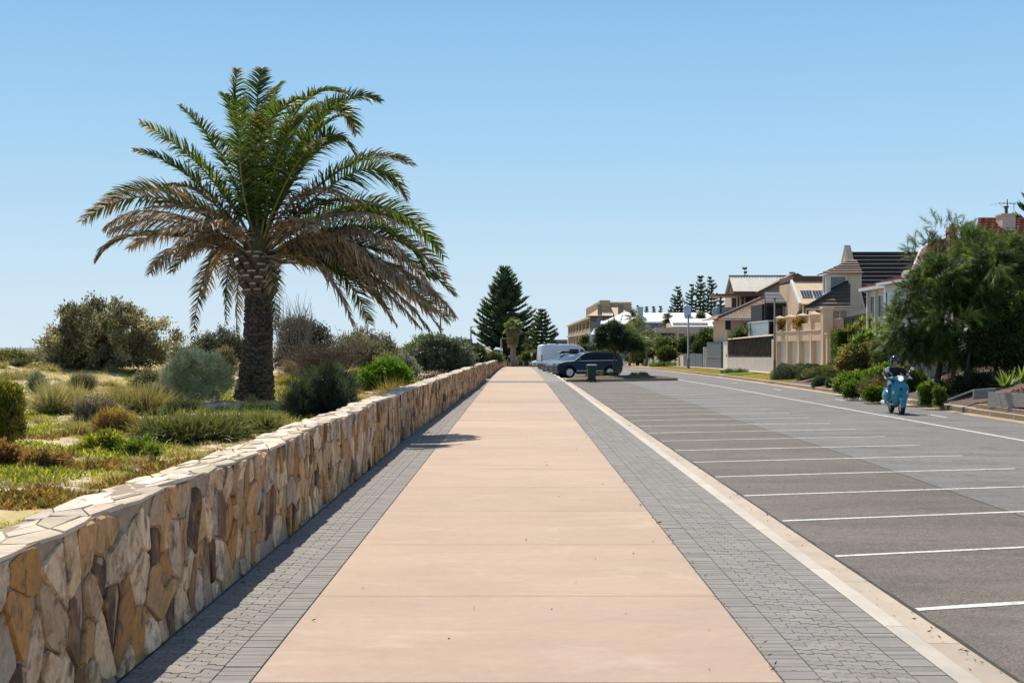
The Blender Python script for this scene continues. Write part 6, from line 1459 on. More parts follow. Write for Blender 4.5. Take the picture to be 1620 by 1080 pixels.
def pergola_house():
    d = 101.0; t = thing("dark_pavilion", "black clad outbuilding with a pale grey corrugated roof behind dark pole", "outbuilding", (X(1209, d), d, 2.3)); x0, x1 = X(1208, d), X(1270, d)
    B(t, "wall", DARKB, (x0+.1, d+1.2, 2.0), (x1, d+6, Z(480, d))); B(t, "post", DARKB, (x0+.1, d, 2.0), (x0+.3, d+.2, Z(480, d))); B(t, "post", DARKB, (x0+1.3, d, 2.0), (x0+1.42, d+.2, Z(480, d))); B(t, "post", DARKB, (x1-.3, d, 2.0), (x1-.1, d+.2, Z(480, d)))
    B(t, "door", smat("brown_door", (.16, .1, .07)), (X(1230, d), d+1.1, 2.3), (X(1251, d), d+1.22, Z(486, d))); win(t, 'y', d+1.2, X(1254, d), X(1260, d), Z(503, d), Z(486, d), DFR, 1)
    mb = MB(); a0, a1 = W(1212, 479, d-.6), W(1269, 478, d-.6); b0, b1 = W(1210, 463, d+2.2), W(1263, 463, d+2.2); n = 7
    for k in range(n):
        u, v = k/n, (k+1)/n; A, B1, C1, D1 = a0.lerp(b0, u), a1.lerp(b1, u), a1.lerp(b1, v), a0.lerp(b0, v); h = Vector((0, -.03, .09)); mb.hexa([A, B1, C1, D1, A+h, B1+h, C1+h*.2, D1+h*.2])
    mb.build("roof", smat("zinc_sheet", (.33, .34, .34), .45), t); B(t, "fascia", DARKB, (a0.x, d-.62, a0.z-.25), (a1.x, d-.5, a0.z-.02))
    t = thing("solar_house", "house with a cream steep roof carrying two solar panels", "house", (X(1262, 95), 95, 2.4))
    r0, r1 = W(1254, 444, 98), W(1316, 444, 98); e0, e1 = W(1267.5, 480.5, 93.5), W(1326, 480.5, 93.5)
    mb = MB(); n = Vector((0, -.5, .8)); mb.hexa([e0-n*.1, e1-n*.1, r1-n*.1, r0-n*.1, e0, e1, r1, r0]); mb.build("roof", smat("tan_roof", (.62, .45, .26), .6), t)
    mb = MB(); mb.hexa([e0-n*.25+Vector((-.18, 0, 0)), e0-n*.25, r0-n*.25, r0-n*.25+Vector((-.18, 0, 0)), e0+n*.08+Vector((-.18, 0, 0)), e0+n*.08, r0+n*.08, r0+n*.08+Vector((-.18, 0, 0))]); mb.build("verge_board", WFR, t)
    B(t, "wall", CREAM, (r0.x+.3, 94.2, 2.0), (r1.x, 103, e0.z+.1)); B(t, "ridge_beam", BRN, (r0.x, 97.9, r0.z), (r1.x, 103, Z(436.5, 98))); mb = MB(); mb.prism([tuple(e0+Vector((.02, .3, -.2))), tuple(r0+Vector((.02, 0, -.15))), (r0.x+.02, 103, r0.z-.15), (r0.x+.02, 103, 2)], (.15, 0, 0)); mb.build("side_wall", CREAM, t)
    PV = mat("solar_cell", (.012, .016, .035), .12, 0, coat=.6)
    for px0, px1 in ((1265, 1283), (1284, 1302.5)):
        a = [W(px0+4.2, 472, 94.6), W(px1+3.2, 472, 94.6), W(px1, 461.5, 95.9), W(px0, 461.5, 95.9)]; mb = MB(); mb.hexa([p+n*.03 for p in a]+[p+n*.11 for p in a]); p_ = mb.build("solar_panel", WFR, t); mb = MB()
        for i in range(4):
            for j in range(3):
                q = lambda u, v: (a[0].lerp(a[1], u)).lerp(a[3].lerp(a[2], u), v)+n*.125; mb.poly([q(i/4+.012, j/3+.015), q((i+1)/4-.012, j/3+.015), q((i+1)/4-.012, (j+1)/3-.015), q(i/4+.012, (j+1)/3-.015)])
        mb.build("cell", PV, p_)
    B(t, "downpipe", WFR, (e0.x+.1, 93.6, 2.2), (e0.x+.22, 93.72, e0.z)); win(t, 'y', 94.2, X(1276, 94.2), X(1291, 94.2), Z(500, 94.2), Z(484, 94.2), WFR, 2)
    t = thing("satellite_stack", None, None); bpy.data.objects.remove(t)
pergola_house()
def aframe():
    xg = 21.2; dr, zr = 88.0, Z(400, 88); de, ze = 84.6, Z(487, 84.6); t = thing("steep_roof_house", "house with a tall steep dark tiled roof and raised cream gable parapet", "house", (xg, 87, 2.3))
    xr = 26.6; mb = MB()
    tiles(t, "roof", TILE, (xg+.3, de, ze), (xr, de, ze), (xr, dr, zr-.1), (xg+.3, dr, zr-.1), 13, .2, (.075, .068, .064), .1)
    tiles(t, "roof", TILE, (xr, 2*dr-de, ze), (xg+.3, 2*dr-de, ze), (xg+.3, dr, zr-.1), (xr, dr, zr-.1), 13, .12, DRK, .1)
    B(t, "ridge_cap", smat("ridge_dark", (.05, .045, .04)), (xg+.3, dr-.12, zr-.1), (xr, dr+.12, zr+.06))
    mb = MB(); s = (zr-ze)/(dr-de); a = Vector((xg, de-.35, ze-.35*s)); b = Vector((xg, dr, zr+.25)); c = Vector((xg, 2*dr-de+.35, ze-.35*s))
    mb.prism([a, a+Vector((0, -.25, .1)), b+Vector((0, 0, .25)), c+Vector((0, .25, .1)), c, b-Vector((0, 0, .35))], (.38, 0, 0)); mb.build("parapet", smat("weathered_coping", (.42, .34, .25)), t)
    mb = MB(); mb.prism([a, b-Vector((0, 0, .3)), c, (xg, c.y, 2), (xg, a.y, 2)], (.25, 0, 0)); mb.build("gable_wall", CREAM, t)
    B(t, "kneeler", CREAML, (xg-.02, de-.75, ze-.75), (xg+.42, de-.1, ze-.02)); B(t, "wall", BRICK, (xg+.25, de+.5, 2.0), (xr, dr, ze-.1)); B(t, "fascia", smat("cream_fascia", (.6, .47, .32)), (xg+.4, de-.12, ze-.28), (xr, de, ze-.02))
    # bay window room in front of the gable
    y0 = 83.6; x0, x1 = X(1310.5, y0), xg; z0, z1 = Z(468, y0), Z(433, y0)
    B(t, "bay_wall", CREAML, (x0, y0, z0-1.8), (x1, 85.2, z1)); win(t, 'y', y0, X(1314, y0), X(1337.5, y0), Z(463, y0), Z(438, y0), WFR, 1); win(t, 'x', x0, y0+.3, y0+1.1, Z(463, y0), Z(438, y0), WFR, 1)
    ap = W(1338, 411, 84.9); tiles(t, "bay_roof", TILE, (x0-.25, y0-.25, z1), (x1, y0-.25, z1), (x1, 84.9, ap.z), (x1-.35, 84.9, ap.z), 6, .08, (.2, .14, .1), .12); tiles(t, "bay_roof", TILE, (x0-.25, 85.4, z1), (x0-.25, y0-.25, z1), (x1-.35, 84.9, ap.z), (x1-.35, 85.1, ap.z), 6, .06, DRK, .12)
    # lower roof and room
    y2 = 81.6; tiles(t, "low_roof", TILE, W(1276, 488, y2), W(1345, 488, y2), W(1345, 449, 83.5), W(1341, 449, 83.5), 7, .09, (.13, .095, .075), .2); B(t, "low_gutter", CREAML, (X(1276, y2), y2-.1, Z(490, y2)), (X(1346, y2), y2+.02, Z(487.5, y2))); B(t, "low_wall", CREAML, (max(18.45, X(1284, y2)), y2+.5, 1.6), (xg+.3, 86, Z(489, y2)))
    mb = MB(); mb.tube([W(1276, 488, y2)+Vector((0, 0, .1)), W(1341, 448.5, 83.5)+Vector((0, 0, .1))], .1, 6); mb.build("hip_cap", smat("ridge_dark"), t)
    win(t, 'y', y2+.5, X(1295, y2), X(1311, y2), Z(508, y2), Z(492, y2), DFR, 2); win(t, 'y', y2+.5, X(1321, y2), X(1342, y2), Z(508, y2), Z(492, y2), WFR, 2)
    t = thing("glass_fence", "clear glass pool fence panels along the top of the dark fence", "fence", (19.2, 74, 3.4)); mb = MB()
    for k in range(5): mb.box((18.9+.28*k, 72.0, 3.5), (19.15+.28*k, 72.03, 4.1))
    mb.build("panel", mat("pool_glass", (.4, .45, .45), .05, 0, spec=.7, trans=.85), t); B(t, "rail", WFR, (18.85, 71.98, 3.4), (20.4, 72.05, 3.5))
aframe()
def white_house():
    t = thing("white_bay_house", "white house with a row of bay windows and red tiled roof by the trees", "house", (18.1, 66, 2.3)); x0 = 18.1; zt = 4.72
    B(t, "wall", WHITE, (x0, 59, 1.5), (x0+9, 70, zt))
    ys = [69.8, 68.3, 66.6, 64.9, 63.2, 61.5]
    for k, (a, b) in enumerate(zip(ys, ys[1:])): 
        B(t, "pilaster", WHITE, (x0-.16, a-.18, 2.6), (x0-.003, a+.02, zt-.05)); win(t, 'x', x0, b+.25, a-.35, 3.35, 4.4, WFR, 2)
    B(t, "bay", WHITE, (x0-.75, 60.5, 1.5), (x0-.005, 64.2, zt)); win(t, 'x', x0-.75, 60.9, 62.2, 3.35, 4.4, WFR, 1); win(t, 'x', x0-.75, 62.5, 63.8, 3.35, 4.4, WFR, 1); win(t, 'y', 60.5, x0-.65, x0-.1, 3.35, 4.4, WFR, 1)
    mb = MB(); mb.hexa([(x0-.45, 64.2, zt-.02), (x0+.4, 64.2, zt-.02), (x0+.4, 70.3, zt-.02), (x0-.45, 70.3, zt-.02), (x0-.45, 64.2, zt+.12), (x0+.4, 64.2, zt+.3), (x0+.4, 70.3, zt+.3), (x0-.45, 70.3, zt+.12)]); mb.hexa([(x0-1.15, 60.1, zt+.01), (x0+.4, 60.1, zt+.01), (x0+.4, 64.198, zt+.01), (x0-1.15, 64.198, zt+.01), (x0-1.15, 60.1, zt+.13), (x0+.4, 60.1, zt+.4), (x0+.4, 64.198, zt+.4), (x0-1.15, 64.198, zt+.13)]); mb.build("eave", WFR, t)
    tiles(t, "eave_tiles", TILE, (x0-.3, 70.3, zt+.17), (x0-.3, 60.2, zt+.17), (x0+2.4, 60.2, zt+1.0), (x0+2.4, 70.3, zt+1.0), 8, .06, RED, .12)
    # tall gable with a raking parapet, facing the camera
    y = 66; P = [W(1436, 445, y), W(1458, 393, y), W(1466, 388, y), W(1540, 372, y), W(1560, 445, y)]; mb = MB(); mb.prism([tuple(p) for p in P], (0, .35, 0)); mb.build("gable_wall", smat("bright_render", (.8, .71, .6)), t)
    B(t, "gable_block", WHITE, (X(1430, y), y-.05, Z(438, y)), (X(1437, y), y+.4, Z(431, y)))
    tiles(t, "main_roof", TILE, W(1458, 420, 62.5), W(1560, 420, 62.5), W(1580, 372, 65.9), W(1470, 380, 65.9), 11, .1, RED, .12, 24); B(t, "main_wall", WHITE, (X(1462, 62.5), 62.8, 2), (X(1560, 62.5), 65.9, Z(420, 62.5)-.05)); B(t, "verge", WFR, (X(1452, 62.5), 62.2, Z(424, 62.5)), (X(1560, 62.5), 62.5, Z(420.5, 62.5)))
    mb = MB(); c = W(1506, 392, 61); zt2 = Z(359, 61); mb.box((c.x-.18, 60.8, c.z-.4), (c.x+.18, 61.3, zt2)); mb.box((c.x-.05, 60.9, zt2), (c.x+.12, 61.15, Z(355, 61))); mb.box((c.x-.2, 60.78, zt2-.22), (c.x+.2, 61.32, zt2-.14)); mb.build("chimney", smat("chimney_brick", (.36, .16, .1), var=.25, scale=8), t)
    t = thing("red_roof_house", "house mostly hidden by trees with red tiles, pale chimney and roof aerial", "house", (19.5, 52, 2)); 
    tiles(t, "roof", TILE, W(1538, 396, 50.5), W(1700, 396, 50.5), W(1700, 346, 53.5), W(1548, 346, 53.5), 12, .1, RED, .12, 30); tiles(t, "roof", TILE, W(1700, 396, 56.5), W(1538, 396, 56.5), W(1548, 346, 53.5), W(1700, 346, 53.5), 10, .06, RED, .12)
    B(t, "wall", WHITE, (X(1542, 51), 51, 1.5), (X(1700, 51), 56, Z(397, 51))); B(t, "ridge_cap", BRICK, (X(1548, 53.5), 53.4, Z(346.3, 53.5)), (X(1700, 53.5), 53.6, Z(344.5, 53.5)))
    ch = MB(); xx0, xx1 = X(1583, 52.4), X(1603.5, 52.4); ch.box((xx0, 52.2, Z(366, 52.4)), (xx1, 52.9, Z(339, 52.4))); ch.box((xx0-.04, 52.16, Z(341, 52.4)), (xx1+.04, 52.94, Z(338.4, 52.4))); c_ = ch.build("chimney", CREAML, t); MB().lathe([(.06, 0), (.06, .25), (.1, .26), (.1, .31)], 10, (X(1593.5, 52.4), 52.5, Z(338.5, 52.4))).build("chimney_pot", DFR, c_)
    mb = MB(); p = W(1593.5, 327, 52.5); top = W(1593.5, 315, 52.5); mb.tube([W(1593.5, 340, 52.5), top], .02, 5); a, b = W(1579, 321.5, 52.5), W(1608, 322, 52.5); mb.tube([a, b], .012, 4); mb.tube([W(1568, 324.5, 52.5), a], .006, 4); mb.tube([W(1582, 323, 52.5), W(1592, 333, 52.5)], .006, 4); mb.tube([W(1604, 322, 52.5), W(1604, 333, 52.5)], .012, 4)
    for k in range(6): q = a.lerp(b, k/5); mb.tube([q-Vector((0, .3, 0)), q+Vector((0, .3, 0))], .006, 4)
    mb.build("aerial", DFR, t)
white_house()
# ---------------- farther along the street
def far_buildings():
    d = 240.0; t = thing("long_white_house", "long low house under a bright white metal roof with two pale chimneys", "house", (18, d, 0)); zr, ze = Z(494.5, d+4), Z(509, d)
    e0, e1 = W(955, 509, d), W(1139, 509, d); r0, r1 = W(985, 494.5, d+5), W(1118, 494.5, d+5); bk0, bk1 = Vector((e0.x, d+10, ze)), Vector((e1.x, d+10, ze)); mb = MB(); i = 0
    for q in ([e0, e1, r1, r0], [e1, bk1, r1], [bk1, bk0, r0, r1], [bk0, e0, r0]): mb.poly(q)
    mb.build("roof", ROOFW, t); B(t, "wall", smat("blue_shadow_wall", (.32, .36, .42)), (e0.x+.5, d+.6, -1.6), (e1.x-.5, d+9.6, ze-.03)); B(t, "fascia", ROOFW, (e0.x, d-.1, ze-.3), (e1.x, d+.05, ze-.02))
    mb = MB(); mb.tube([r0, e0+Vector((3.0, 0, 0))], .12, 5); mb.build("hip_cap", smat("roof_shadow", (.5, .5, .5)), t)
    for px, yt in ((1013, 485.5), (1087.5, 484.5)):
        x = X(px, d+3); w_ = .75 if px < 1050 else 1.0; mb = MB(); mb.box((x-w_*.6, d+2.4, ze), (x+w_*.6, d+3.4, Z(yt, d+3))); mb.box((x-w_*.75, d+2.25, Z(yt+2.5, d+3)), (x+w_*.75, d+3.55, Z(yt+1, d+3))); mb.build("chimney", smat("pale_blue_render", (.45, .52, .6)), t)
    for a in np.linspace(e0.x+3, e1.x-4, 7): win(t, 'y', d+.6, a, a+1.6, 2.2, 4.3, WFR, 2, .12)
    # flat cream building in front of it
    d = 176.0; t = thing("flat_cream_building", "cream flat fronted house with a deep balcony band and white sunlit terrace roof", "house", (18, d, 0)); x0, x1 = X(1036, d), X(1112, d)
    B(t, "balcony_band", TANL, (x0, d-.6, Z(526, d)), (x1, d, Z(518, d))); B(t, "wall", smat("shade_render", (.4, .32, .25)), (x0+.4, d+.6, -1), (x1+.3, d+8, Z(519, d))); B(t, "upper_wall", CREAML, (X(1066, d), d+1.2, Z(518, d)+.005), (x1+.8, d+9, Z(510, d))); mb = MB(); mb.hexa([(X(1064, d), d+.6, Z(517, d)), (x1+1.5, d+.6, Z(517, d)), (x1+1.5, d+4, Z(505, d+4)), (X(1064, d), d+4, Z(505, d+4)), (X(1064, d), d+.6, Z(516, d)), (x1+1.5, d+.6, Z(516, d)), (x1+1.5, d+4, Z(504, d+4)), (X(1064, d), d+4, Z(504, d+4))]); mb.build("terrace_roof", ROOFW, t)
    win(t, 'y', d+.6, X(1074, d), X(1084, d), Z(533, d), Z(527, d), WFR, 1, .1); win(t, 'y', d+.6, X(1096, d), X(1111, d), Z(534, d), Z(526.8, d), WFR, 3, .1); B(t, "pier", CREAML, (X(1070, d), d-.55, -1), (X(1072.5, d), d+.3, Z(526, d))); win(t, 'y', d+.6, X(1040, d), X(1066, d), Z(540, d), Z(528, d), DFR, 3, .1)
    t = thing("stone_carport", "low brown shelter with dark sloping roof beside the balcony house", "shelter", (24, 150, 0)); d = 150; B(t, "wall", TANL, (X(1128, d), d, 0), (X(1141, d), d+5, Z(527, d))); mb = MB(); mb.hexa([W(1118, 527, d-.5), W(1145, 527, d-.5), (X(1145, d), d+5, Z(518, d)), (X(1122, d), d+5, Z(518, d)), W(1119, 524, d-.5), W(1145, 522, d-.5), (X(1145, d), d+5, Z(515, d)), (X(1124, d), d+5, Z(515, d))]); mb.build("roof", smat("thatch_dark", (.12, .09, .07)), t); B(t, "post", BRN, (X(1120, d), d-.3, 0), (X(1123, d), d, Z(526, d)))
    # blue house with white verandah
    d = 230.0; t = thing("blue_house", "blue walled house with white verandah and pale metal roof edge", "house", (14, d, -1)); x0, x1 = X(941, d)+1.5, X(1005, d)
    B(t, "wall", smat("slate_blue_wall", (.09, .15, .25)), (x0, d, -1.6), (x1, d+10, Z(513, d))); mb = MB(); mb.hexa([(x0-.6, d-.8, Z(513.5, d)), (x1, d-.8, Z(513.5, d)), (x1, d+4, Z(508, d)), (x0-.2, d+4, Z(508, d)), (x0-.6, d-.8, Z(512.3, d)), (x1, d-.8, Z(512.3, d)), (x1, d+4, Z(506.8, d)), (x0-.2, d+4, Z(506.8, d))]); mb.build("roof", ROOFW, t)
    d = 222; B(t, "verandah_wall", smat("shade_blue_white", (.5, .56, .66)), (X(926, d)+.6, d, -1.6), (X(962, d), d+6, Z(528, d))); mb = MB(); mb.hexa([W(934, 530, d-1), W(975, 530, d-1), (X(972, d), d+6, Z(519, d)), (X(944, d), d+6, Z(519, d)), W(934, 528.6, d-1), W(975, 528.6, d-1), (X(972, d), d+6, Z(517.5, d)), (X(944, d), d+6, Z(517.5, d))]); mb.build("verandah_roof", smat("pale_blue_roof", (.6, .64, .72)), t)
    for k in range(6): x = X(928, d)+.6+k*.75; B(t, "verandah_post", WFR, (x, d-.6, -1.6), (x+.1, d-.5, Z(529, d)))
    for k in range(3): B(t, "rail", WFR, (X(927, d)+.6, d-.62, Z(545-5*k, d)), (X(962, d), d-.58, Z(544-5*k, d)))
    B(t, "brick_base", BRICK, (X(932, d)+.6, d-.4, -1.6), (X(944, d)+.6, d-.02, Z(549, d))); win(t, 'y', d-.4, X(935, d)+.6, X(939, d)+.6, Z(555, d), Z(551, d), WFR, 2, .1); B(t, "white_screen", smat("bright_screen", (.75, .77, .8)), (X(914, d)+2.2, d+20, 0), (X(919, d)+2.2, d+20.2, Z(525, d)))
    # sandstone hotel with arcades
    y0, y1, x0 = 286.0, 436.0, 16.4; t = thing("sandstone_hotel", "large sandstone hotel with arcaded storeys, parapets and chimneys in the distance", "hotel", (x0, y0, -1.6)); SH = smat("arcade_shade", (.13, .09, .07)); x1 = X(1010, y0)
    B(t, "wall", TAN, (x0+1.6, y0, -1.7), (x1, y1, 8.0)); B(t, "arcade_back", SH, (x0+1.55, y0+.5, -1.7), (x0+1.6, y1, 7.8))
    for z in (1.0, 4.6, 8.0): B(t, "cornice", TANL, (x0-.5, y0, z), (x0+1.7, y1, z+.45))
    for k, y in enumerate(np.linspace(y0+.5, y1-6, 9)):
        w_ = 3.4*(1+k*.06)
        for (za, zb_, m_) in ((-1.7, 1.0, TAN), (1.45, 4.6, TANL), (5.05, 8.0, TAN)): B(t, "column", m_, (x0-.1, y, za), (x0+.7, y+w_, zb_))
        if k < 8:
            yn = np.linspace(y0+.5, y1-6, 9)[k+1]; mb = MB()
            for zz in (4.6, 8.0): mb.prism([(x0+.05, y+w_, zz), (x0+.05, yn, zz)]+[(x0+.05, (y+w_+yn)/2+(yn-y-w_)/2*cos(a), zz-1.1+.95*sin(a)) for a in np.linspace(0, pi, 9)], (.4, 0, 0))
            mb.build("arch", TAN, t)
    for z in (1.45, 5.05): B(t, "balustrade", CREAML, (x0+.1, y0+.5, z), (x0+.2, y1, z+.85))
    B(t, "upper_storey", TAN, (x0+1.7, y0+6, 8.42), (x0+8, 352, 11.0)); B(t, "parapet", TANL, (x0+1.6, y0+5.8, 11.0), (x0+8.2, 352.4, 11.3))
    for k, y in enumerate(np.arange(y0+7, 352, 5.2)): B(t, "pilaster", TANL, (x0+1.4, y, 8.42), (x0+1.7, y+.9, 11.6)); win(t, 'x', x0+1.7, y+1.8, y+4.2, 9.0, 10.4, TANL, 1, .15)
    B(t, "corner_tower", TAN, (x0+1.2, y0+3, 8.4), (x0+3.4, y0+6, 11.6)); B(t, "corner_tower", TAN, (X(976, y0)-1, y0+8, 8.4), (X(976, y0)+1.2, y0+14, 11.3))
    zz = Z(499.5, y0); e = [W(931, 499.5, y0-1), W(1006, 499.5, y0-1)]; r = [W(955, 484, y0+6), W(974, 484, y0+6)]; mb = MB(); mb.poly([e[0], e[1], r[1], r[0]]); mb.poly([Vector((e[0].x, y0+13, zz)), e[0], r[0]]); mb.poly([e[1], Vector((e[1].x, y0+13, zz)), r[1]]); mb.poly([Vector((e[1].x, y0+13, zz)), Vector((e[0].x, y0+13, zz)), r[0], r[1]]); mb.build("roof", smat("peach_roof", (.62, .45, .31)), t)
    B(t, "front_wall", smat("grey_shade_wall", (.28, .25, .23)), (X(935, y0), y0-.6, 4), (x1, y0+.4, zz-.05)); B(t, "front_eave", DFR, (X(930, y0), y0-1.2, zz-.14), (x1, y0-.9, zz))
    for a, b in ((935.5, 942), (955, 973), (976, 988)): win(t, 'y', y0-.6, X(a, y0), X(b, y0), Z(507, y0), Z(502, y0), DFR, 3, .15)
    for px, yt, w_ in ((949, 482, .45), (982, 482.5, .55)): x = X(px, y0-1); mb = MB(); mb.box((x-w_, y0-1.4, Z(498.5, y0)), (x+w_, y0-.7, Z(yt, y0))); mb.box((x-w_*1.25, y0-1.5, Z(yt+1.4, y0)), (x+w_*1.25, y0-.6, Z(yt-.1, y0))); mb.build("chimney", smat("dim_stone", (.33, .27, .18)), t)
    # low sheds on the beach side and beyond the end of the road
    d = 245; t = thing("beach_pavilion", "cream skillion roofed pavilion below the big pine", "pavilion", (-6, d, -1.6)); mb = MB(); mb.hexa([W(757, 571, d), W(792, 566, d), (X(792, d), d+8, Z(565, d)), (X(757, d), d+8, Z(568, d)), W(766, 549, d+3), W(769, 549, d+3), (X(769, d), d+8, Z(549, d)), (X(766, d), d+8, Z(549, d))]); mb.build("roof", smat("sail_cream", (.62, .54, .42)), t); B(t, "wall", smat("shed_dark", (.1, .1, .1)), (X(758, d), d+1.5, -1.7), (X(791, d), d+7.5, Z(567, d)-.2))
    t = thing("blue_awning_kiosk", "small kiosk with bright pale blue awning under the big pine", "kiosk", (-3, 250, -1.6)); d = 250; B(t, "wall", smat("kiosk_dark", (.06, .07, .08)), (X(783, d), d, -1.7), (X(792, d), d+3, Z(554, d))); mb = MB(); mb.hexa([W(781, 553.5, d-1), W(793, 553.5, d-1), (X(792, d), d+3, Z(550, d)), (X(784, d), d+3, Z(550, d)), W(781, 552.3, d-1), W(793, 552.3, d-1), (X(792, d), d+3, Z(549, d)), (X(784, d), d+3, Z(549, d))]); mb.build("awning", smat("awning_blue", (.35, .55, .68)), t)
    t = thing("roof_shed", "dark grey house roofline on the skyline left of the big pine", "building", (-16, 300, -1.6)); d = 300; B(t, "wall", smat("far_grey", (.2, .2, .2)), (X(735, d), d, -1.7), (X(746, d), d+6, Z(536, d))); B(t, "low_wall", smat("far_pale", (.4, .41, .42)), (X(746, d)+.01, d+.5, -1.7), (X(766, d), d+6, Z(550, d))); mb = MB(); mb.prism([W(745, 550, d), W(755, 541, d), W(766, 550, d)], (0, 7, 0)); mb.build("roof", smat("far_dark", (.08, .09, .1)), t); B(t, "chimney", smat("far_grey"), (X(767.5, d), d+1, -1.7), (X(771, d), d+2, Z(534, d)))
    t = thing("far_terrace", "low grey terrace houses at the far end of the road left of the hotel", "building", (6, 420, -1.6)); d = 420; B(t, "wall", smat("far_wall", (.32, .31, .31)), (X(874, d), d, -1.7), (X(898, d), d+8, Z(537, d))); B(t, "window_band", DFR, (X(878, d), d-.1, Z(545, d)), (X(896, d), d-.01, Z(541, d))); mb = MB(); mb.prism([W(872, 556, d-4), W(883, 543, d-4), W(896, 556, d-4)], (0, 3, 0)); mb.build("roof", smat("far_white_roof", (.6, .6, .6)), t)
    t = thing("far_wall", "white low wall and fence across the end of the promenade", "wall", (0, 232, -1.6)); d = 232; B(t, "panel", WHITE, (X(813, d), d, -1.7), (X(862, d), d+.2, Z(564, d))); B(t, "rail", smat("park_dark", (.05, .06, .05)), (X(800, d), d-.4, -1.7), (X(862, d), d-.2, Z(570, d)))
far_buildings()
# ================================================================== TREES AND GARDENS ON THE RIGHT AND FAR AWAY
def rshrub(name, label, px0, px1, ytop, d, cols, seed, nc, per, cr, L, Wd, kind='leaf', n=6, zb=None, depth=1.0, group=None, up=.35, droop=.2, rag=.15, out=.7, stems=5, shell=.6, flat=False, leaf=None, cat="shrub"):
    rng = np.random.default_rng(seed); xa, xb = X(px0, d), X(px1, d); cx = (xa+xb)/2; w = (xb-xa)/2
    zb = rightz(cx, d) if zb is None else zb; h = Z(ytop, d)-zb; bl_ = []
    for k in range(n):
        u = lerp(-.75, .75, (k+.5)/n)+rng.normal()*.05; hh = h*(1-.4*abs(u)**2)*rng.uniform(1-rag, 1.0); r = w*rng.uniform(.3, .45); rz = max(.1, min(hh*.6, r*1.1))
        bl_.append((cx+u*w*.85, d+rng.uniform(-.5, .5)*depth*w, zb+hh-rz, r, r, rz)); bl_.append((cx+u*w*.8, d-.15*w, zb+hh*.3, r*1.05, r, hh*.32+.05))
    return shrub(name, label, (cx, d, zb), bl_, nc, per, cr, L, Wd, cols, group, seed, kind, up, droop, stems, max(.02, .03*h), leaf, shell, cat=cat, low=-.8, out=out)
VG = "shrubs along the far kerb"
SGY = [(.11, .135, .085), (.15, .18, .115), (.08, .1, .06)]
# rounded prostrate shrubs: smooth carpets of short tips
def carpet(name, label, px0, px1, ytop, d, cols, seed, zb=None, n=4, nt=9000, depth=1.0):
    rng = np.random.default_rng(seed); xa, xb = X(px0, d), X(px1, d); cx = (xa+xb)/2; w = (xb-xa)/2; zb = rightz(cx, d)-.1 if zb is None else zb; h = Z(ytop, d)-zb
    bl_ = []
    for k in range(n):
        u = lerp(-.5, .5, (k+.5)/n)+rng.normal()*.05; bl_.append((cx+u*w, d+rng.uniform(-.35, .35)*w*depth, zb, w*rng.uniform(.5, .62), w*rng.uniform(.5, .62)*depth, h*rng.uniform(.86, 1.0)*(1-.25*abs(u))))
    t = thing(name, label, "shrub", (cx, d, zb), 0, VG); mb = MB()
    for b in bl_: mb.ell(b[:3], (b[3]*.93, b[4]*.93, b[5]*.93), 20, 9, tuple(np.array(cols[0])*.55), zmin=0)
    mb.build("stems", mat("twig_mass", rough=.9, attr=True, var=.4, scale=6, bump=1.5, bscale=20), t)
    P0, u = clumps(bl_, nt, rng, .93, 0.0); lump = np.array([hn(p[0]*2.2+p[2]*3, p[1]*2.2+p[2]*2, seed) for p in P0])[:, None]
    P0 = P0+u*(lump-.5)*.22
    D = unit(u*.8+rng.normal(size=P0.shape)*.45+np.array([0, 0, .25])); C = pick(cols, nt, rng, .14)*(.75+.5*lump)
    V, Q, C = kites(P0, D, .11*rng.uniform(.6, 1.3, nt), .028, C, rng); fast("foliage", V, Q, C, NEEDLE, t); return t
carpet("groundcover_shrub", "large rounded grey-green spreading shrub beside the dark grey pole", 1217, 1292, 573, 75.5, SGY, 401)
carpet("groundcover_shrub", "smooth dark grey-green mound second along the kerb from the dark pole", 1262, 1318, 575.5, 70.5, [(.075, .10, .06), (.06, .08, .045)], 402)
carpet("groundcover_shrub", "yellowish olive spreading mound between two grey ones on the kerb", 1268, 1352, 577, 66, [(.17, .185, .06), (.21, .21, .08), (.12, .14, .05)], 403, nt=10000)
carpet("groundcover_shrub", "small dark grey cushion shrub at the front of the kerb planting", 1284, 1318, 595, 62, SGY, 404, n=3, nt=5000); carpet("groundcover_shrub", "grey silvery spreading mound under the variegated shrub", 1325, 1402, 571, 62.5, [(.12, .13, .1), (.15, .165, .13)], 405)
carpet("groundcover_shrub", "dark green cushion shrub nearest the leafy groundcover", 1303, 1346, 589, 60, [(.07, .095, .05), (.09, .115, .06)], 406, n=3, nt=6000)
carpet('groundcover_shrub', 'low olive carpet filling the bank between the cushions and leafy groundcover', 1338, 1392, 598, 57.5, [(.13, .16, .06), (.17, .19, .08)], 407, n=4, nt=7000)
carpet('groundcover_shrub', 'grey-green carpet tucked behind the yellowish mound', 1300, 1362, 572, 68, [(.11, .135, .085), (.14, .16, .1)], 408, n=4, nt=7000)
BG_ = [(.15, .24, .03), (.2, .31, .045), (.09, .16, .02), (.27, .33, .08)]
rshrub("leafy_groundcover", "bright glossy green leafy groundcover in the middle of the kerb bank", 1318, 1378, 587, 55, BG_, 410, 300, 40, .12, .13, .05, n=7, rag=.35, up=.7, group=VG)
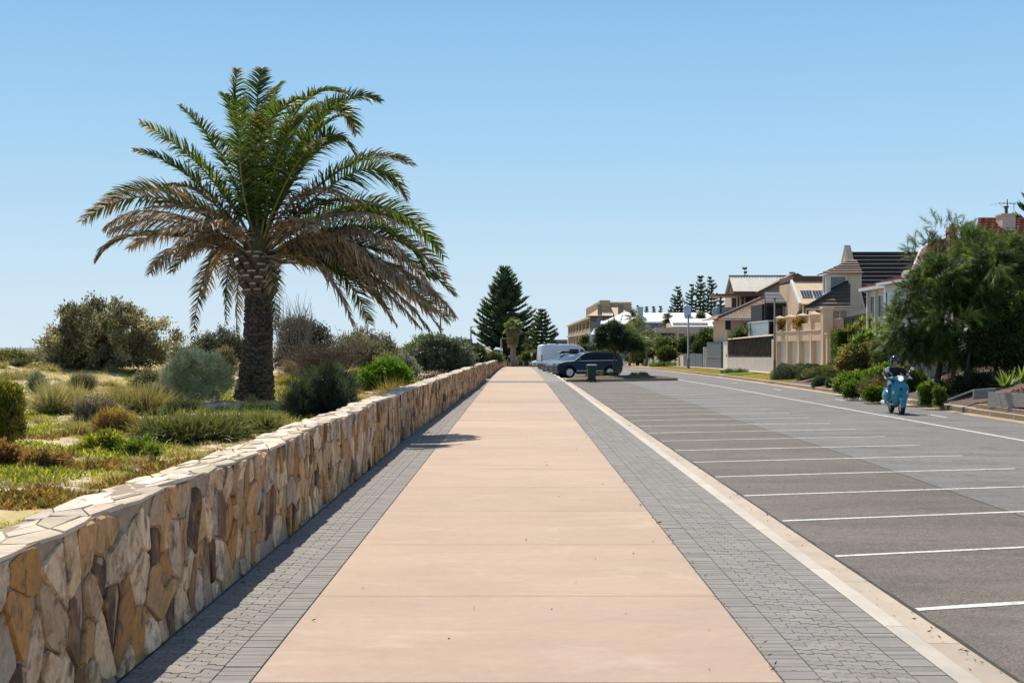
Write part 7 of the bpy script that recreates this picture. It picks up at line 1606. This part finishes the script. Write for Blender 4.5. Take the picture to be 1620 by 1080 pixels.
rshrub("leafy_groundcover", "bright green leafy mass directly behind the scooter", 1368, 1412, 580, 50, BG_, 411, 260, 40, .12, .13, .05, n=6, rag=.3, up=.7, group=VG); rshrub("leafy_groundcover", "green leafy patch with yellow tips at the kerb left of the scooter", 1362, 1400, 612, 47.5, [(.13, .18, .03), (.2, .21, .04), (.09, .13, .02)], 412, 160, 36, .1, .11, .04, n=5, rag=.3, up=.7, group=VG)
rshrub("leafy_groundcover", "brownish green bank planting between scooter and the round bush", 1420, 1466, 582, 50, [(.13, .17, .04), (.17, .15, .06)], 413, 200, 36, .12, .11, .04, n=6, rag=.3, up=.6, group=VG); rshrub("dry_creeper", "brown dry creeper trailing down the bank behind the scooter", 1355, 1405, 590, 48.8, [(.16, .12, .08), (.2, .16, .11)], 414, 90, 40, .1, .14, .012, 'needle', n=5, rag=.5, group=VG)
rshrub("variegated_shrub", "shrub with pale variegated leaves and yellow tinges above the kerb mounds", 1322, 1402, 541, 61, [(.26, .25, .11), (.16, .19, .07), (.1, .13, .045), (.38, .33, .14), (.34, .2, .06)], 415, 330, 42, .15, .13, .06, n=8, rag=.25, group=VG)
rshrub("olive_shrub", "soft olive green shrub right of the variegated one below the trees", 1372, 1432, 530, 58, [(.13, .155, .06), (.19, .21, .09), (.09, .11, .04)], 416, 260, 42, .15, .13, .03, n=7, rag=.25, group=VG)
rshrub('leafy_groundcover', 'tall green leafy clump between variegated shrub and the rider', 1385, 1428, 573, 54, BG_, 421, 230, 42, .13, .14, .05, n=7, rag=.3, up=.6, group=VG)
rshrub('leafy_groundcover', 'mid green leafy strip along the kerb left of the yellow-tipped patch', 1332, 1374, 603, 50.5, [(.12, .19, .03), (.17, .24, .04), (.08, .13, .02)], 422, 220, 42, .11, .12, .045, n=7, rag=.3, up=.6, group=VG)
rshrub("round_bush", "bright green rounded bush at the kerb right of the scooter", 1453, 1484, 604, 43.5, [(.15, .22, .035), (.2, .27, .05), (.1, .15, .02)], 417, 190, 44, .08, .07, .03, n=5, rag=.1, group=VG); rshrub("round_bush", "smaller yellow-green bush touching the rounded bush on its right", 1476, 1497, 610, 42.8, [(.17, .21, .04), (.11, .16, .025)], 418, 120, 40, .07, .07, .03, n=4, rag=.3, group=VG)
rshrub("mound_shrub", "smooth light green domed shrub left of the big feathery trees", 1392, 1432, 496, 59, [(.14, .19, .06), (.18, .23, .08), (.1, .14, .04)], 419, 260, 44, .12, .16, .014, 'needle', n=6, rag=.08, droop=.5, group="garden shrubs above the street")
rshrub("leafy_shrub", "bright green large leaved shrub below the yucca clump", 1352, 1402, 522, 61.5, BG_+[(.26, .32, .08)], 420, 150, 34, .17, .2, .08, n=6, rag=.3, up=.5, group="garden shrubs above the street")
def hedge():
    d = 70.2; x0, x1 = X(1327, d), X(1352, d); z0, z1 = .4, Z(524.5, d); t = thing("clipped_hedge", "square clipped green hedge beside the garage gate", "hedge", (x0, d, z0)); rng = np.random.default_rng(430)
    MB().box((x0+.08, d+.08, z0), (x1-.05, d+1.6, z1-.07), (.03, .045, .015)).build("branches", mat("hedge_core", rough=.9, attr=True, var=.5, scale=9), t)
    n = 15000; f = rng.integers(0, 4, n); a, b = rng.random(n), rng.random(n); P = np.zeros((n, 3)); Nn = np.zeros((n, 3))
    for k, (pt, nr) in enumerate(((lambda a, b: (x0+a*(x1-x0), d+0*a, z0+b*(z1-z0)), (0, -1, 0)), (lambda a, b: (x0+0*a, d+a*1.6, z0+b*(z1-z0)), (-1, 0, 0)), (lambda a, b: (x0+a*(x1-x0), d+b*1.6, z1+0*a), (0, 0, 1)), (lambda a, b: (x1+0*a, d+a*1.6, z0+b*(z1-z0)), (1, 0, 0)))):
        m = f == k; P[m] = np.stack(pt(a[m], b[m]), 1); Nn[m] = nr
    P += rng.normal(size=P.shape)*.035; D = unit(Nn*.6+rng.normal(size=P.shape)*.7+np.array([0, 0, .3])); V, Q, C = kites(P, D, .09, .045, pick([(.1, .16, .03), (.14, .2, .04), (.07, .11, .02)], n, rng), rng); fast("foliage", V, Q, C, LEAF, t)
hedge()
# rosettes of stiff leaves
def rosette(name, label, cs, cols, seed, L, Wd, n=46, stem=0, group=None, cat="plant", el=(.1, 1.4), droop=.25, tip=None):
    rng = np.random.default_rng(seed); t = thing(name, label, cat, (cs[0][0], cs[0][1], cs[0][2]-stem), 0, group); A = []
    for c in cs:
        a = rng.uniform(0, 2*pi, n); e = rng.uniform(el[0], el[1], n); D = np.stack([np.cos(a)*np.cos(e), np.sin(a)*np.cos(e), np.sin(e)], 1); S = unit(np.cross(D, np.array([0, 0, 1.0])))
        P = np.array(c)+D*.03; C = pick(cols, n, rng, .15); A.append(blades(P, D, L*rng.uniform(.75, 1.15, n), Wd, C, droop*np.cos(e), 4, rng, None if tip is None else np.broadcast_to(np.array(tip), C.shape), .08, S))
    V, Q, C = join(A); fast("leaves", V, Q, C, LEAF, t)
    if stem:
        mb = MB()
        for c in cs: mb.tube([(c[0], c[1], c[2]-stem), c], .06, 6)
        mb.build("stem", BARK, t)
    return t
YC = [(.22, .27, .03), (.3, .34, .05), (.15, .2, .02), (.36, .34, .08)]
rosette("yucca_clump", "cluster of bright yellow-green yuccas against the dark green fence", [tuple(W(px, py, 66+dd)) for px, py, dd in ((1350, 520, 0), (1362, 512, .6), (1376, 509, .8), (1388, 515, .5), (1366, 524, -.5), (1380, 524, -.4), (1343, 526, 0), (1394, 524, .2))], YC, 440, .5, .065, 50, 1.0)
rosette("agave", "bright green agave rosette by the mulch bed at the right edge", [tuple(W(1598, 611, 39)), tuple(W(1590, 614, 38.6))], [(.17, .25, .05), (.24, .32, .08), (.12, .18, .04)], 441, .52, .12, 26, 0, "agaves above the mulch bed", droop=.15, tip=(.3, .34, .08)); rosette("agave", "second agave rosette cut off by the right edge of the picture", [tuple(W(1619, 607, 39.4))], [(.17, .25, .05), (.26, .34, .09)], 442, .55, .12, 26, 0, "agaves above the mulch bed", droop=.15, tip=(.34, .36, .08))
# casuarina-like feathery trees: drooping sprays of fine needles
def feathery(name, label, base, ttop, blobs, cols, seed, nspray, r0, L=.27, nl=14, per=34, curve=(.1, 0), droop=.5, wd=.013, spread=.27):
    rng = np.random.default_rng(seed); t = thing(name, label, "tree", base, 0, "feathery trees on the bank"); nm = max(30, nspray//16); M0, mu = clumps(blobs, nm, rng, .72, -.7); ki = rng.integers(0, nm, nspray); P0 = M0[ki]+rng.normal(size=(nspray, 3))*.125; u = unit(mu[ki]+rng.normal(size=(nspray, 3))*.45); mc = pick(cols, nm, rng, .38)
    d0 = unit(u*.75+rng.normal(size=u.shape)*.35+np.array([0, 0, .25])); cc = mc[ki]*rng.uniform(.8, 1.2, (nspray, 1))
    n = nspray*per; s = rng.random(n)*.42; P = np.repeat(P0, per, 0)+np.repeat(d0, per, 0)*s[:, None]*1.0-np.array([0, 0, 1.0])*(s**2)[:, None]*.5; D = unit(np.repeat(d0, per, 0)+rng.normal(size=(n, 3))*spread)
    C = np.repeat(cc, per, 0)*rng.uniform(.75, 1.25, (n, 1)); V, Q, C = blades(P, D, L*rng.uniform(.7, 1.25, n), wd, C, droop*rng.uniform(.5, 1.3, n), 2, rng, C*1.25)
    fast("crown", V, Q, C, NEEDLE, t); mb = MB(); b = Vector(base); tt = Vector(ttop); m = b.lerp(tt, .5)+Vector((curve[0], curve[1], 0)); mb.tube([b-Vector((0, 0, .2)), b+Vector((0, 0, .12)), m, tt], [r0*1.3, r0, r0*.8, r0*.5], 8)
    for k in range(nl):
        q = Vector(P0[int(rng.integers(0, len(P0)))]); s_ = m.lerp(tt, rng.uniform(.1, 1)); c = s_.lerp(q, .5)+Vector(rng.normal(size=3))*.07*(q-s_).length; mb.tube([s_, c, q], [r0*.42, r0*.22, r0*.06], 5)
    mb.build("trunk", BARK, t); return t
FE = [(.10, .15, .032), (.15, .21, .045), (.05, .08, .02), (.2, .26, .065), (.06, .09, .025)]
d1 = 47.0
feathery("casuarina_tree", "large feathery dark green tree with drooping needles behind the scooter", (X(1480, d1), d1, rightz(X(1480, d1), d1)-.05), W(1490, 505, d1),
    [bl(1440, 520, d1, .72, .75), bl(1432, 548, d1, .45, .5), bl(1455, 470, d1, .7, .6), bl(1490, 455, d1, .85, .75), bl(1500, 510, d1-.5, .95, .8), bl(1530, 480, d1, .8, .8), bl(1545, 525, d1-.3, .8, .7), bl(1470, 545, d1-.6, .65, .5), bl(1515, 555, d1, .7, .4)], FE, 451, 2900, .125, nl=22, per=38)
feathery("casuarina_tree", "tall wispy feathery tree with bare grey limbs in front of the red roofs", (X(1508, 50), 50, rightz(X(1508, 50), 50)), W(1506, 430, 50),
    [bl(1462, 408, 50, .42, .55), bl(1488, 372, 50, .22, .55), bl(1475, 395, 50, .3, .4), bl(1500, 420, 50, .5, .35), bl(1530, 395, 50.5, .5, .55), bl(1518, 370, 50.5, .3, .35), bl(1460, 430, 50, .4, .25)], [(.14, .165, .07), (.2, .215, .1), (.09, .11, .05)], 452, 300, .085, nl=30, per=32, droop=.35, L=.28)
feathery("casuarina_tree", "dense dark feathery tree on the right in front of the pale chimney", (X(1527, 46), 46, rightz(X(1527, 46), 46)), W(1535, 470, 46),
    [bl(1545, 425, 47.5, .8, .7), bl(1575, 408, 48, .75, .6), bl(1590, 440, 47.2, .8, .8), bl(1555, 470, 46.8, .7, .6), bl(1532, 392, 48, .45, .5), bl(1605, 400, 48.5, .45, .3), bl(1562, 412, 46, .6, .5)], FE, 453, 1800, .075, nl=20)
PT = [(.15, .21, .05), (.2, .26, .07), (.1, .15, .035), (.27, .31, .1)]
def leafy_tree(name, label, base, ttop, blobs, cols, seed, nc, per, cr, L, Wd, r0, group=None, nl=12, leaf=None, shell=.5):
    return tuft_tree(name, label, base, ttop, blobs, nc, per, cr, L, Wd, cols, seed, r0, group, kind='leaf', leaf=leaf or LEAF, nl=nl, up=.2, shell=shell)
d2 = 48.5
leafy_tree("leafy_tree", "light green broad leaved tree at the right edge among the dark ones", (X(1605, d2), d2, rightz(X(1605, d2), d2)), W(1600, 500, d2), [bl(1590, 440, d2, .8, .9), bl(1615, 480, d2, 1.0, 1.0), bl(1580, 490, d2, .7, .6), bl(1640, 425, d2+1, 1.1, 1.0), bl(1612, 410, d2+1, .6, .5), bl(1640, 520, d2, 1.0, .9)], PT, 461, 900, 42, .16, .13, .055, .12, "background trees on the bank")
leafy_tree("leafy_tree", "dark leafy tree deep in shade below the light green one", (X(1575, 46), 46, rightz(X(1575, 46), 46)), W(1578, 540, 46), [bl(1565, 535, 46, .7, .6), bl(1595, 545, 45.5, .75, .7), bl(1612, 500, 45.5, .7, .8), bl(1580, 570, 46, .6, .4), bl(1625, 560, 45.2, .8, .7), bl(1555, 560, 46.5, .5, .4)], [(.05, .075, .02), (.08, .11, .03), (.13, .18, .05)], 462, 620, 42, .16, .13, .055, .09, "background trees on the bank")
leafy_tree("leafy_tree", "yellow-green sunlit tree glimpsed between the two casuarina trunks", (X(1515, 54), 54, rightz(X(1515, 54), 54)), W(1515, 560, 54), [bl(1512, 560, 54, .6, .5), bl(1522, 585, 54, .6, .35), bl(1500, 540, 54, .6, .4), bl(1545, 560, 54, .6, .5)], [(.25, .3, .07), (.32, .36, .1), (.18, .23, .05)], 463, 260, 40, .15, .14, .06, .07, "background trees on the bank")
leafy_tree("understorey_tree", "dark understorey tree filling the gap behind the mulch bed", (X(1600, 52), 52, rightz(X(1600, 52), 52)), W(1600, 560, 52), [bl(1570, 575, 52, 1.0, .7), bl(1600, 560, 52, 1.2, 1.0), bl(1635, 540, 52, 1.2, 1.2), bl(1545, 580, 51, .8, .5)], [(.045, .065, .02), (.07, .1, .03)], 464, 600, 40, .2, .14, .06, .08, "background trees on the bank")
rshrub("bank_shrub", "dark low shrub filling the shade under the feathery trees", 1482, 1600, 588, 44.6, [(.045, .06, .025), (.07, .075, .035), (.09, .07, .05)], 465, 330, 40, .12, .11, .04, n=9, rag=.3, group=VG)
def garden_wall():
    d = 52.5; t = thing("garden_wall", "plain white garden wall glimpsed under the feathery trees", "wall", (X(1455, d), d, .9)); B(t, "panel", smat("white_wall", (.72, .72, .74)), (X(1440, d), d, .4), (X(1500, d), d+.2, Z(556.5, d))); B(t, "coping", WHITE, (X(1440, d), d-.03, Z(556.5, d)), (X(1500, d), d+.23, Z(555, d)))
    t = thing("retaining_sleeper", "weathered grey timber sleeper wall stepping up the mulch bed", "retaining wall", (14.6, 39, .2)); SL = mat("sleeper", (.3, .28, .25), .85, .3, 4, stretch=(.4, 3, 3), bump=.8, bscale=30)
    a = W(1563, 620, 39.6); b = W(1640, 623, 36.5)
    mb = MB(); mb.hexa([(a.x, a.y, a.z-.45), (b.x, b.y, b.z-.35), (b.x+.1, b.y+.05, b.z-.35), (a.x+.1, a.y+.08, a.z-.45), a, b, b+Vector((.1, .05, 0)), a+Vector((.1, .08, 0))]); mb.build("sleeper", SL, t); c = W(1541, 616, 41.5); c2 = W(1575, 613.5, 41.2); mb = MB(); mb.hexa([(c.x, c.y, c.z-.3), (c2.x, c2.y, c2.z-.3), (c2.x, c2.y+.12, c2.z-.3), (c.x, c.y+.12, c.z-.3), c, c2, c2+Vector((0, .12, 0)), c+Vector((0, .12, 0))]); mb.build("sleeper", SL, t)
    t = thing("bed_edging", "low brown stone edging along the kerb side of the mulch bed", "edging", (13.75, 37, 0)); mb = MB(); y = 33.0; rg = np.random.default_rng(3)
    while y < 40.3: mb.box((13.76, y, -.02), (13.96+rg.normal()*.01, y+.58, .155+rg.normal()*.008), rz=rg.normal()*.02); y += .6
    mb.build("edge_stones", mat("edge_stone", (.3, .22, .15), .85, .25, 5, bump=.6, bscale=25), t, bevel=.012)
    t = thing("plank", "loose grey plank lying across the edge of the mulch bed", "plank", (13.9, 41, .1)); p0, p1 = W(1499, 634.5, 41), W(1540, 619, 41.8); mb = MB(); mb.hexa([p0, p0+Vector((.06, .2, 0)), p1+Vector((.06, .2, 0)), p1]+[q+Vector((0, 0, .05)) for q in (p0, p0+Vector((.06, .2, 0)), p1+Vector((.06, .2, 0)), p1)]); mb.build("board", SL, t)
garden_wall()
# bark mulch: the bed sheet and its chips
def mulch():
    rng = np.random.default_rng(470)
    fz = lambda x, y: rightz(x, y)+.05+.16*sm(13.9, 14.8, x)
    tag(sheet("mulch_bed", 13.95, 18.5, 31, 40.4, 24, 40, fz, mat("bark_mulch", (.12, .07, .055), .95, .4, 14, fine=.4, fscale=70, bump=1.5, bscale=40), .05, 2), kind="structure")
    n = 9000; x = rng.uniform(13.97, 17, n); y = rng.uniform(33, 40.3, n); P = np.stack([x, y, [fz(a, b)+.005+.03*rng.random() for a, b in zip(x, y)]], 1); a = rng.uniform(0, 2*pi, n); D = unit(np.stack([np.cos(a), np.sin(a), rng.normal(size=n)*.4], 1))
    V, Q, C = kites(P, D, .1*rng.uniform(.5, 1.4, n), .035, pick([(.12, .06, .05), (.2, .11, .09), (.3, .2, .17), (.07, .04, .03)], n, rng), rng); tag(fast("bark_chips", V, Q, C, mat("bark_chip", rough=.8, attr=True, var=0)), "reddish brown bark mulch chips over the bed at the right", "bark mulch", kind="stuff")
mulch()
# grass on the verge (nobody could count it)
def verge_grass():
    rng = np.random.default_rng(480); n = 60000; y = 72+70*rng.random(n)**1.4; x = rng.uniform(KX+.25, 16.25, n); ok = ~((y > 90.5) & (y < 97.5) & (x > 13.6) & (x < 16.3) & (np.abs(y-(92.2+(x-13.7)*.46+2)) < 2.6)); x, y = x[ok], y[ok]; n = len(x)
    P = np.stack([x, y, [rightz(a, b)-.01+.03*(hn(a*1.2, b*1.2, 3)-.5) for a, b in zip(x, y)]], 1); g = np.array([hn(a*.9, b*.4, 4) for a, b in zip(x, y)])[:, None]; lush = ((y > 88) & (y < 99))[:, None]
    C = np.where(lush, np.array((.16, .26, .03)), np.array((.42, .33, .11))*(1-g*.35)+np.array((.2, .22, .05))*g*.35)*rng.uniform(.7, 1.3, (n, 1)); a = rng.uniform(0, 2*pi, n); e = rng.uniform(.5, 1.4, n); D = np.stack([np.cos(a)*np.cos(e), np.sin(a)*np.cos(e), np.sin(e)], 1)
    V, Q, C = blades(P, D, .07, .018, C, .3, 2, rng); tag(fast("verge_grass", V, Q, C, LEAF), "dry mown yellow grass on the verge beyond the road with one greener strip", "grass", kind="stuff")
verge_grass()
rshrub("low_plant", "small grey-green plant clump on the verge left of the dark pole", 1138, 1188, 585, 96, [(.13, .15, .1), (.2, .17, .13), (.09, .12, .05)], 485, 130, 30, .12, .1, .04, n=7, rag=.4, group=VG)
rshrub("low_hedge", "low green strip of plants in front of the cream wall", 1022, 1078, 574.5, 150, [(.1, .15, .03), (.15, .2, .05)], 486, 160, 30, .2, .15, .06, n=8, rag=.2, group=VG)
# gardens behind the low walls
GG = "garden trees behind the low walls"
def gtree(label, px, py, rx, ry, d, cols, seed, name="garden_tree", nc=220, kind='leaf', L=.28, Wd=.12, lob=5, cr=.35):
    rng = np.random.default_rng(seed); k = d/F; c = W(px, py, d); bl_ = [(c.x+rng.uniform(-.55, .55)*rx*k, d+rng.uniform(-.4, .4)*rx*k, c.z+rng.uniform(-.4, .5)*ry*k, rx*k*.62, rx*k*.6, ry*k*.55) for _ in range(lob)]; zb = max(rightz(c.x, d), -1.7) if c.x > KX else -1.66
    return tuft_tree(name, label, (c.x, d, zb), (c.x, d, c.z), bl_, nc, 40, cr, L, Wd, cols, seed, max(.06, rx*k*.06), GG, kind=kind, leaf=LEAF if kind == 'leaf' else NEEDLE, nl=6, up=.25)
DG_ = [(.06, .085, .03), (.09, .12, .04), (.045, .065, .02)]; OL = [(.13, .15, .06), (.18, .19, .08), (.09, .11, .045)]
gtree("dark round hedge-like tree beside the steel pole above the cream wall", 1120, 545, 22, 20, 142, DG_, 501, nc=330); gtree("olive spreading shrub tree above the cream wall below the flat cream house", 1062, 549, 28, 14, 160, OL, 502, nc=300)
gtree("dark clipped dome tree behind the low cream wall", 1052, 562, 14, 9, 148, [(.05, .075, .02), (.12, .15, .04)], 503, nc=200); gtree("purple-brown hedge mass behind the low cream wall near the carport palms", 1022, 561, 22, 6, 175, [(.09, .07, .05), (.1, .12, .05)], 504, nc=200)
gtree("grey green tree right of the fan of palm leaves", 1035, 540, 16, 14, 178, OL, 505, nc=220); gtree("bushy green tree between the balcony house and the timber fence", 1146, 531, 15, 9, 129, [(.09, .15, .03), (.13, .2, .05), (.06, .1, .02)], 506, nc=220)
gtree("dark green bush below the timber fence", 1180, 532, 16, 6, 111, DG_+[(.12, .18, .04)], 507, nc=200, L=.2, Wd=.09); gtree("dark shrub left of the flat house over the wall", 1090, 548, 12, 12, 158, DG_, 508, nc=180); gtree("low greenery at the foot of the blue house", 958, 562, 30, 7, 195, [(.1, .14, .05), (.16, .19, .08)], 509, nc=220)
gtree("green tree top poking above the white metal roof", 1109, 500, 5, 3, 236, OL, 510, nc=60); gtree("low bush right of the island pine across the road", 1010, 570, 22, 5, 190, [(.12, .14, .05), (.08, .1, .04)], 511, nc=160)
# palms and yuccas of the gardens
def garden_palm(label, px, py, d, r, trunk_z, cols, seed, n=34, name="garden_palm", group="garden palms", skirt=None, fan=False, up=(-.5, 1.45), rt=.16):
    rng = np.random.default_rng(seed); c = W(px, py, d); t = thing(name, label, "palm tree", (c.x, d, trunk_z), 0, group); A = []
    for k in range(n):
        a = rng.uniform(0, 2*pi); e = rng.uniform(*up); D = np.array([cos(a)*cos(e), sin(a)*cos(e), sin(e)]); L = r*rng.uniform(.75, 1.1); m = 26
        u = np.repeat(np.linspace(.2, 1, m), 2); sg = np.tile([1., -1.], m); S = np.cross(D, [0, 0, 1.0]); S /= max(1e-6, np.linalg.norm(S)); P = np.array(c)+D*(u*L)[:, None]-np.array([0, 0, 1.0])*(u**2*L*.55*cos(e))[:, None]
        if fan: P = np.array(c)+D*(L*.5)+0*P; ang = np.linspace(-1.9, 1.9, 2*m); Dv = unit(np.array(D)[None]*np.cos(ang)[:, None]+S[None]*np.sin(ang)[:, None]+np.array([0, 0, -.25])); ln = np.full(2*m, L*.55)
        else: Dv = unit(S[None]*sg[:, None]*.8+D[None]*.8+np.array([0, 0, -.3])+rng.normal(size=(2*m, 3))*.12); ln = L*.3*np.sin(pi*(.15+.8*u))+.05
        A.append(blades(P, Dv, ln, .07 if not fan else .09, pick(cols, 2*m, rng, .15), .35, 2, rng))
    if skirt:
        m = 700; a = rng.uniform(0, 2*pi, m); h = rng.random(m); P = np.stack([c.x+np.cos(a)*r*.34*(1-.5*h), d+np.sin(a)*r*.34*(1-.5*h), c.z-.1-h*skirt], 1); D = unit(np.stack([np.cos(a)*.6, np.sin(a)*.6, -np.ones(m)], 1)); A.append(blades(P, D, r*.5, .1, pick([(.3, .23, .13), (.24, .18, .11), (.36, .3, .17)], m, rng), .2, 2, rng))
    V, Q, C = join(A); fast("crown", V, Q, C, LEAF, t); MB().tube([(c.x, d, trunk_z-.2), (c.x+.1, d, lerp(trunk_z, c.z, .5)), tuple(c)], [rt*1.3, rt, rt*.9], 8).build("trunk", GREYBARK, t); return t
PC = [(.13, .16, .06), (.18, .2, .08), (.09, .12, .04), (.26, .25, .12)]
garden_palm("pale feathery palm right of the island pine", 1008, 522, 190, 2.6, -.6, [(.2, .22, .1), (.28, .28, .14), (.14, .16, .06)], 521); garden_palm("dark palm rising above the white roof line of the long house", 1003, 503, 212, 2.0, -.6, PC, 522, skirt=1.2); garden_palm("small palm in front of the long white roof near its middle", 1056, 505, 205, 1.5, -.6, PC, 523)
garden_palm("broad low palm with upright blades behind the low cream wall", 1022, 556, 168, 4.0, -.5, [(.1, .13, .05), (.15, .18, .07), (.19, .2, .09)], 524, up=(.5, 1.4), n=40); garden_palm("weeping pale palm left of the broad upright palm", 996, 534, 183, 2.4, -.6, [(.22, .23, .1), (.16, .18, .07)], 525)
rosette("yucca", "green yucca clump above the slate fence panels", [tuple(W(px, py, 125)) for px, py in ((1131, 535), (1142, 533), (1136, 541))], [(.13, .2, .04), (.18, .26, .06), (.08, .13, .02)], 530, .9, .11, 44, .8, GG); rosette("yucca", "green yucca clump in front of the grey paling fence", [tuple(W(px, py, 106)) for px, py in ((1188, 522), (1196, 520), (1181, 528))], [(.13, .2, .04), (.17, .25, .05), (.08, .13, .02)], 531, .75, .1, 40, .8, GG)
# norfolk pines: whorls of upswept branches
def norfolk(name, label, px, ytop, ybase, d, wpx, seed, tiers, per, cols, nb=7, group="norfolk pines", profile=None, sway=.0, fine=1.0, open_=0.0):
    rng = np.random.default_rng(seed); x = X(px, d); z0 = Z(ybase, d); z1 = Z(ytop, d); H = z1-z0; Rm = wpx/2*d/F; t = thing(name, label, "pine tree", (x, d, z0), 0, group); mb = MB(); mb.tube([(x, d, z0-.3), (x, d, z0+H*.4), (x, d, z1-.2)], [H*.022, H*.014, .03], 8)
    A = []
    for k in range(tiers):
        f = (k+.3)/tiers; z = z0+H*(.06+.94*f); r = Rm*(np.interp(f, [0, .12, .3, .55, .8, 1], profile or [.72, .95, 1, .74, .36, .05])); n = nb if f < .85 else 5
        for j in range(n):
            a = 2*pi*(j+rng.random()*.5)/n+k*.8
            if rng.random() < open_: continue
            rr = r*rng.uniform(.75, 1.08); m = max(3, int(per*rr/Rm)); u = np.linspace(.12, 1, m)
            up = rng.uniform(-.05, .12)+.25*f; q = np.stack([x+np.cos(a)*rr*u, d+np.sin(a)*rr*u, z+rr*(up*u+.10*u**2-.12*np.sin(pi*u))], 1)
            if k % 2 == 0: mb.tube([tuple(q[0]), tuple(q[m//2]), tuple(q[-1])], [H*.004, H*.003, .01], 4)
            nn = 12; P = np.repeat(q, nn, 0)+rng.normal(size=(m*nn, 3))*.06*fine; T = np.array([cos(a), sin(a), .25+.2*f]); S = np.array([-sin(a), cos(a), 0.]); s = rng.uniform(-1, 1, (m*nn, 1)); wd = (.16*(1-.75*np.repeat(u, nn))+.05)[:, None]
            D = unit(T*.8+S*s*1.1+np.array([0, 0, .35])+rng.normal(size=(m*nn, 3))*.2); L = (Rm*.13+.12)*rng.uniform(.6, 1.2, m*nn)
            A.append(blades(P, D, L, .14*fine+.02*Rm, pick(cols, m*nn, rng, .2), -.15, 2, rng))
    V, Q, C = join(A); fast("crown", V, Q, C, NEEDLE, t); mb.build("trunk", BARK, t); return t
NP = [(.095, .135, .075), (.135, .18, .10), (.06, .09, .055), (.18, .21, .12)]
norfolk("norfolk_pine", "tallest wide conical dark pine at the end of the promenade", 799, 424, 581, 262, 100, 601, 30, 20, NP, 9, open_=.12); norfolk("norfolk_pine", "smaller open green pine right of the tallest one", 857, 489, 581, 240, 58, 602, 15, 14, [(.11, .155, .05), (.16, .2, .07), (.07, .11, .04)], 7)
garden_palm("shaggy fan palm with a brown skirt in front of the tallest pine", 811, 516, 216, 1.9, -1.55, [(.2, .24, .09), (.28, .3, .14), (.14, .18, .06)], 540, n=26, name="fan_palm", skirt=2.4, fan=True, up=(-.5, 1.4), rt=.42)
for i, (px, yt, w_, sd) in enumerate(((1072, 453, 34, 611), (1094, 449, 30, 612), (1108, 436, 38, 613), (1125, 437, 36, 614))): norfolk("norfolk_pine", ("pine left of a tall group over the white roof", "slim pine second in the tall group over the white roof", "highest pine of the group over the white roof", "pine nearest the balcony house in the group")[i], px, yt, 560, 330, w_, sd, 21, 8, NP, 7, "norfolk pines behind the houses", [.9, 1, .95, .8, .5, .1], open_=.3, fine=1.5)
for i, (px, yt, w_, sd) in enumerate(((997, 480, 13, 621), (1009, 482, 12, 622), (1023, 484, 14, 623), (1034, 484, 12, 624), (1045, 483, 12, 625))): norfolk("norfolk_pine", "small distant pine showing just above the long white roof", px, yt, 560, 480, w_, sd, 18, 6, NP, 7, "distant pines above the white roof", [.9, 1, .95, .8, .5, .1], open_=.2, fine=2.2)
norfolk("norfolk_pine", "thin pine tip above the cream metal roof of the balcony house", 1178, 421, 560, 260, 24, 631, 20, 6, NP, 6, "norfolk pines behind the houses", [.9, 1, .9, .75, .45, .1], open_=.25, fine=1.2); norfolk("norfolk_pine", "dark pine top peeping over the solar panel roof", 1253, 429, 560, 260, 22, 632, 18, 6, NP, 6, "norfolk pines behind the houses", [.9, 1, .95, .9, .7, .3], fine=1.2); norfolk("norfolk_pine", "tiny pine top just left of the steep roof dormer", 1293, 433, 560, 260, 10, 633, 14, 4, NP, 5, "norfolk pines behind the houses", fine=1.2)
norfolk("norfolk_pine", "pine branches entering at the upper right edge by the aerial", 1648, 250, 560, 78, 100, 634, 16, 16, NP, 7, "norfolk pines behind the houses", [.9, 1, .9, .75, .45, .1])
norfolk("norfolk_pine", "dark pine standing behind the glass balcony at its left", 1141, 466, 560, 200, 30, 635, 12, 8, NP, 6, "norfolk pines behind the houses")
gtree("conical dark tree in front of the arcaded hotel beside the van", 923, 545, 9, 18, 205, DG_, 541, nc=160); gtree("low dark tree right behind the van roof", 927, 553, 14, 6, 200, DG_, 542, nc=160); gtree("dim green tree mass at the foot of the tallest pine", 845, 565, 26, 9, 228, [(.07, .1, .04), (.11, .13, .05), (.16, .16, .07)], 543, nc=260)
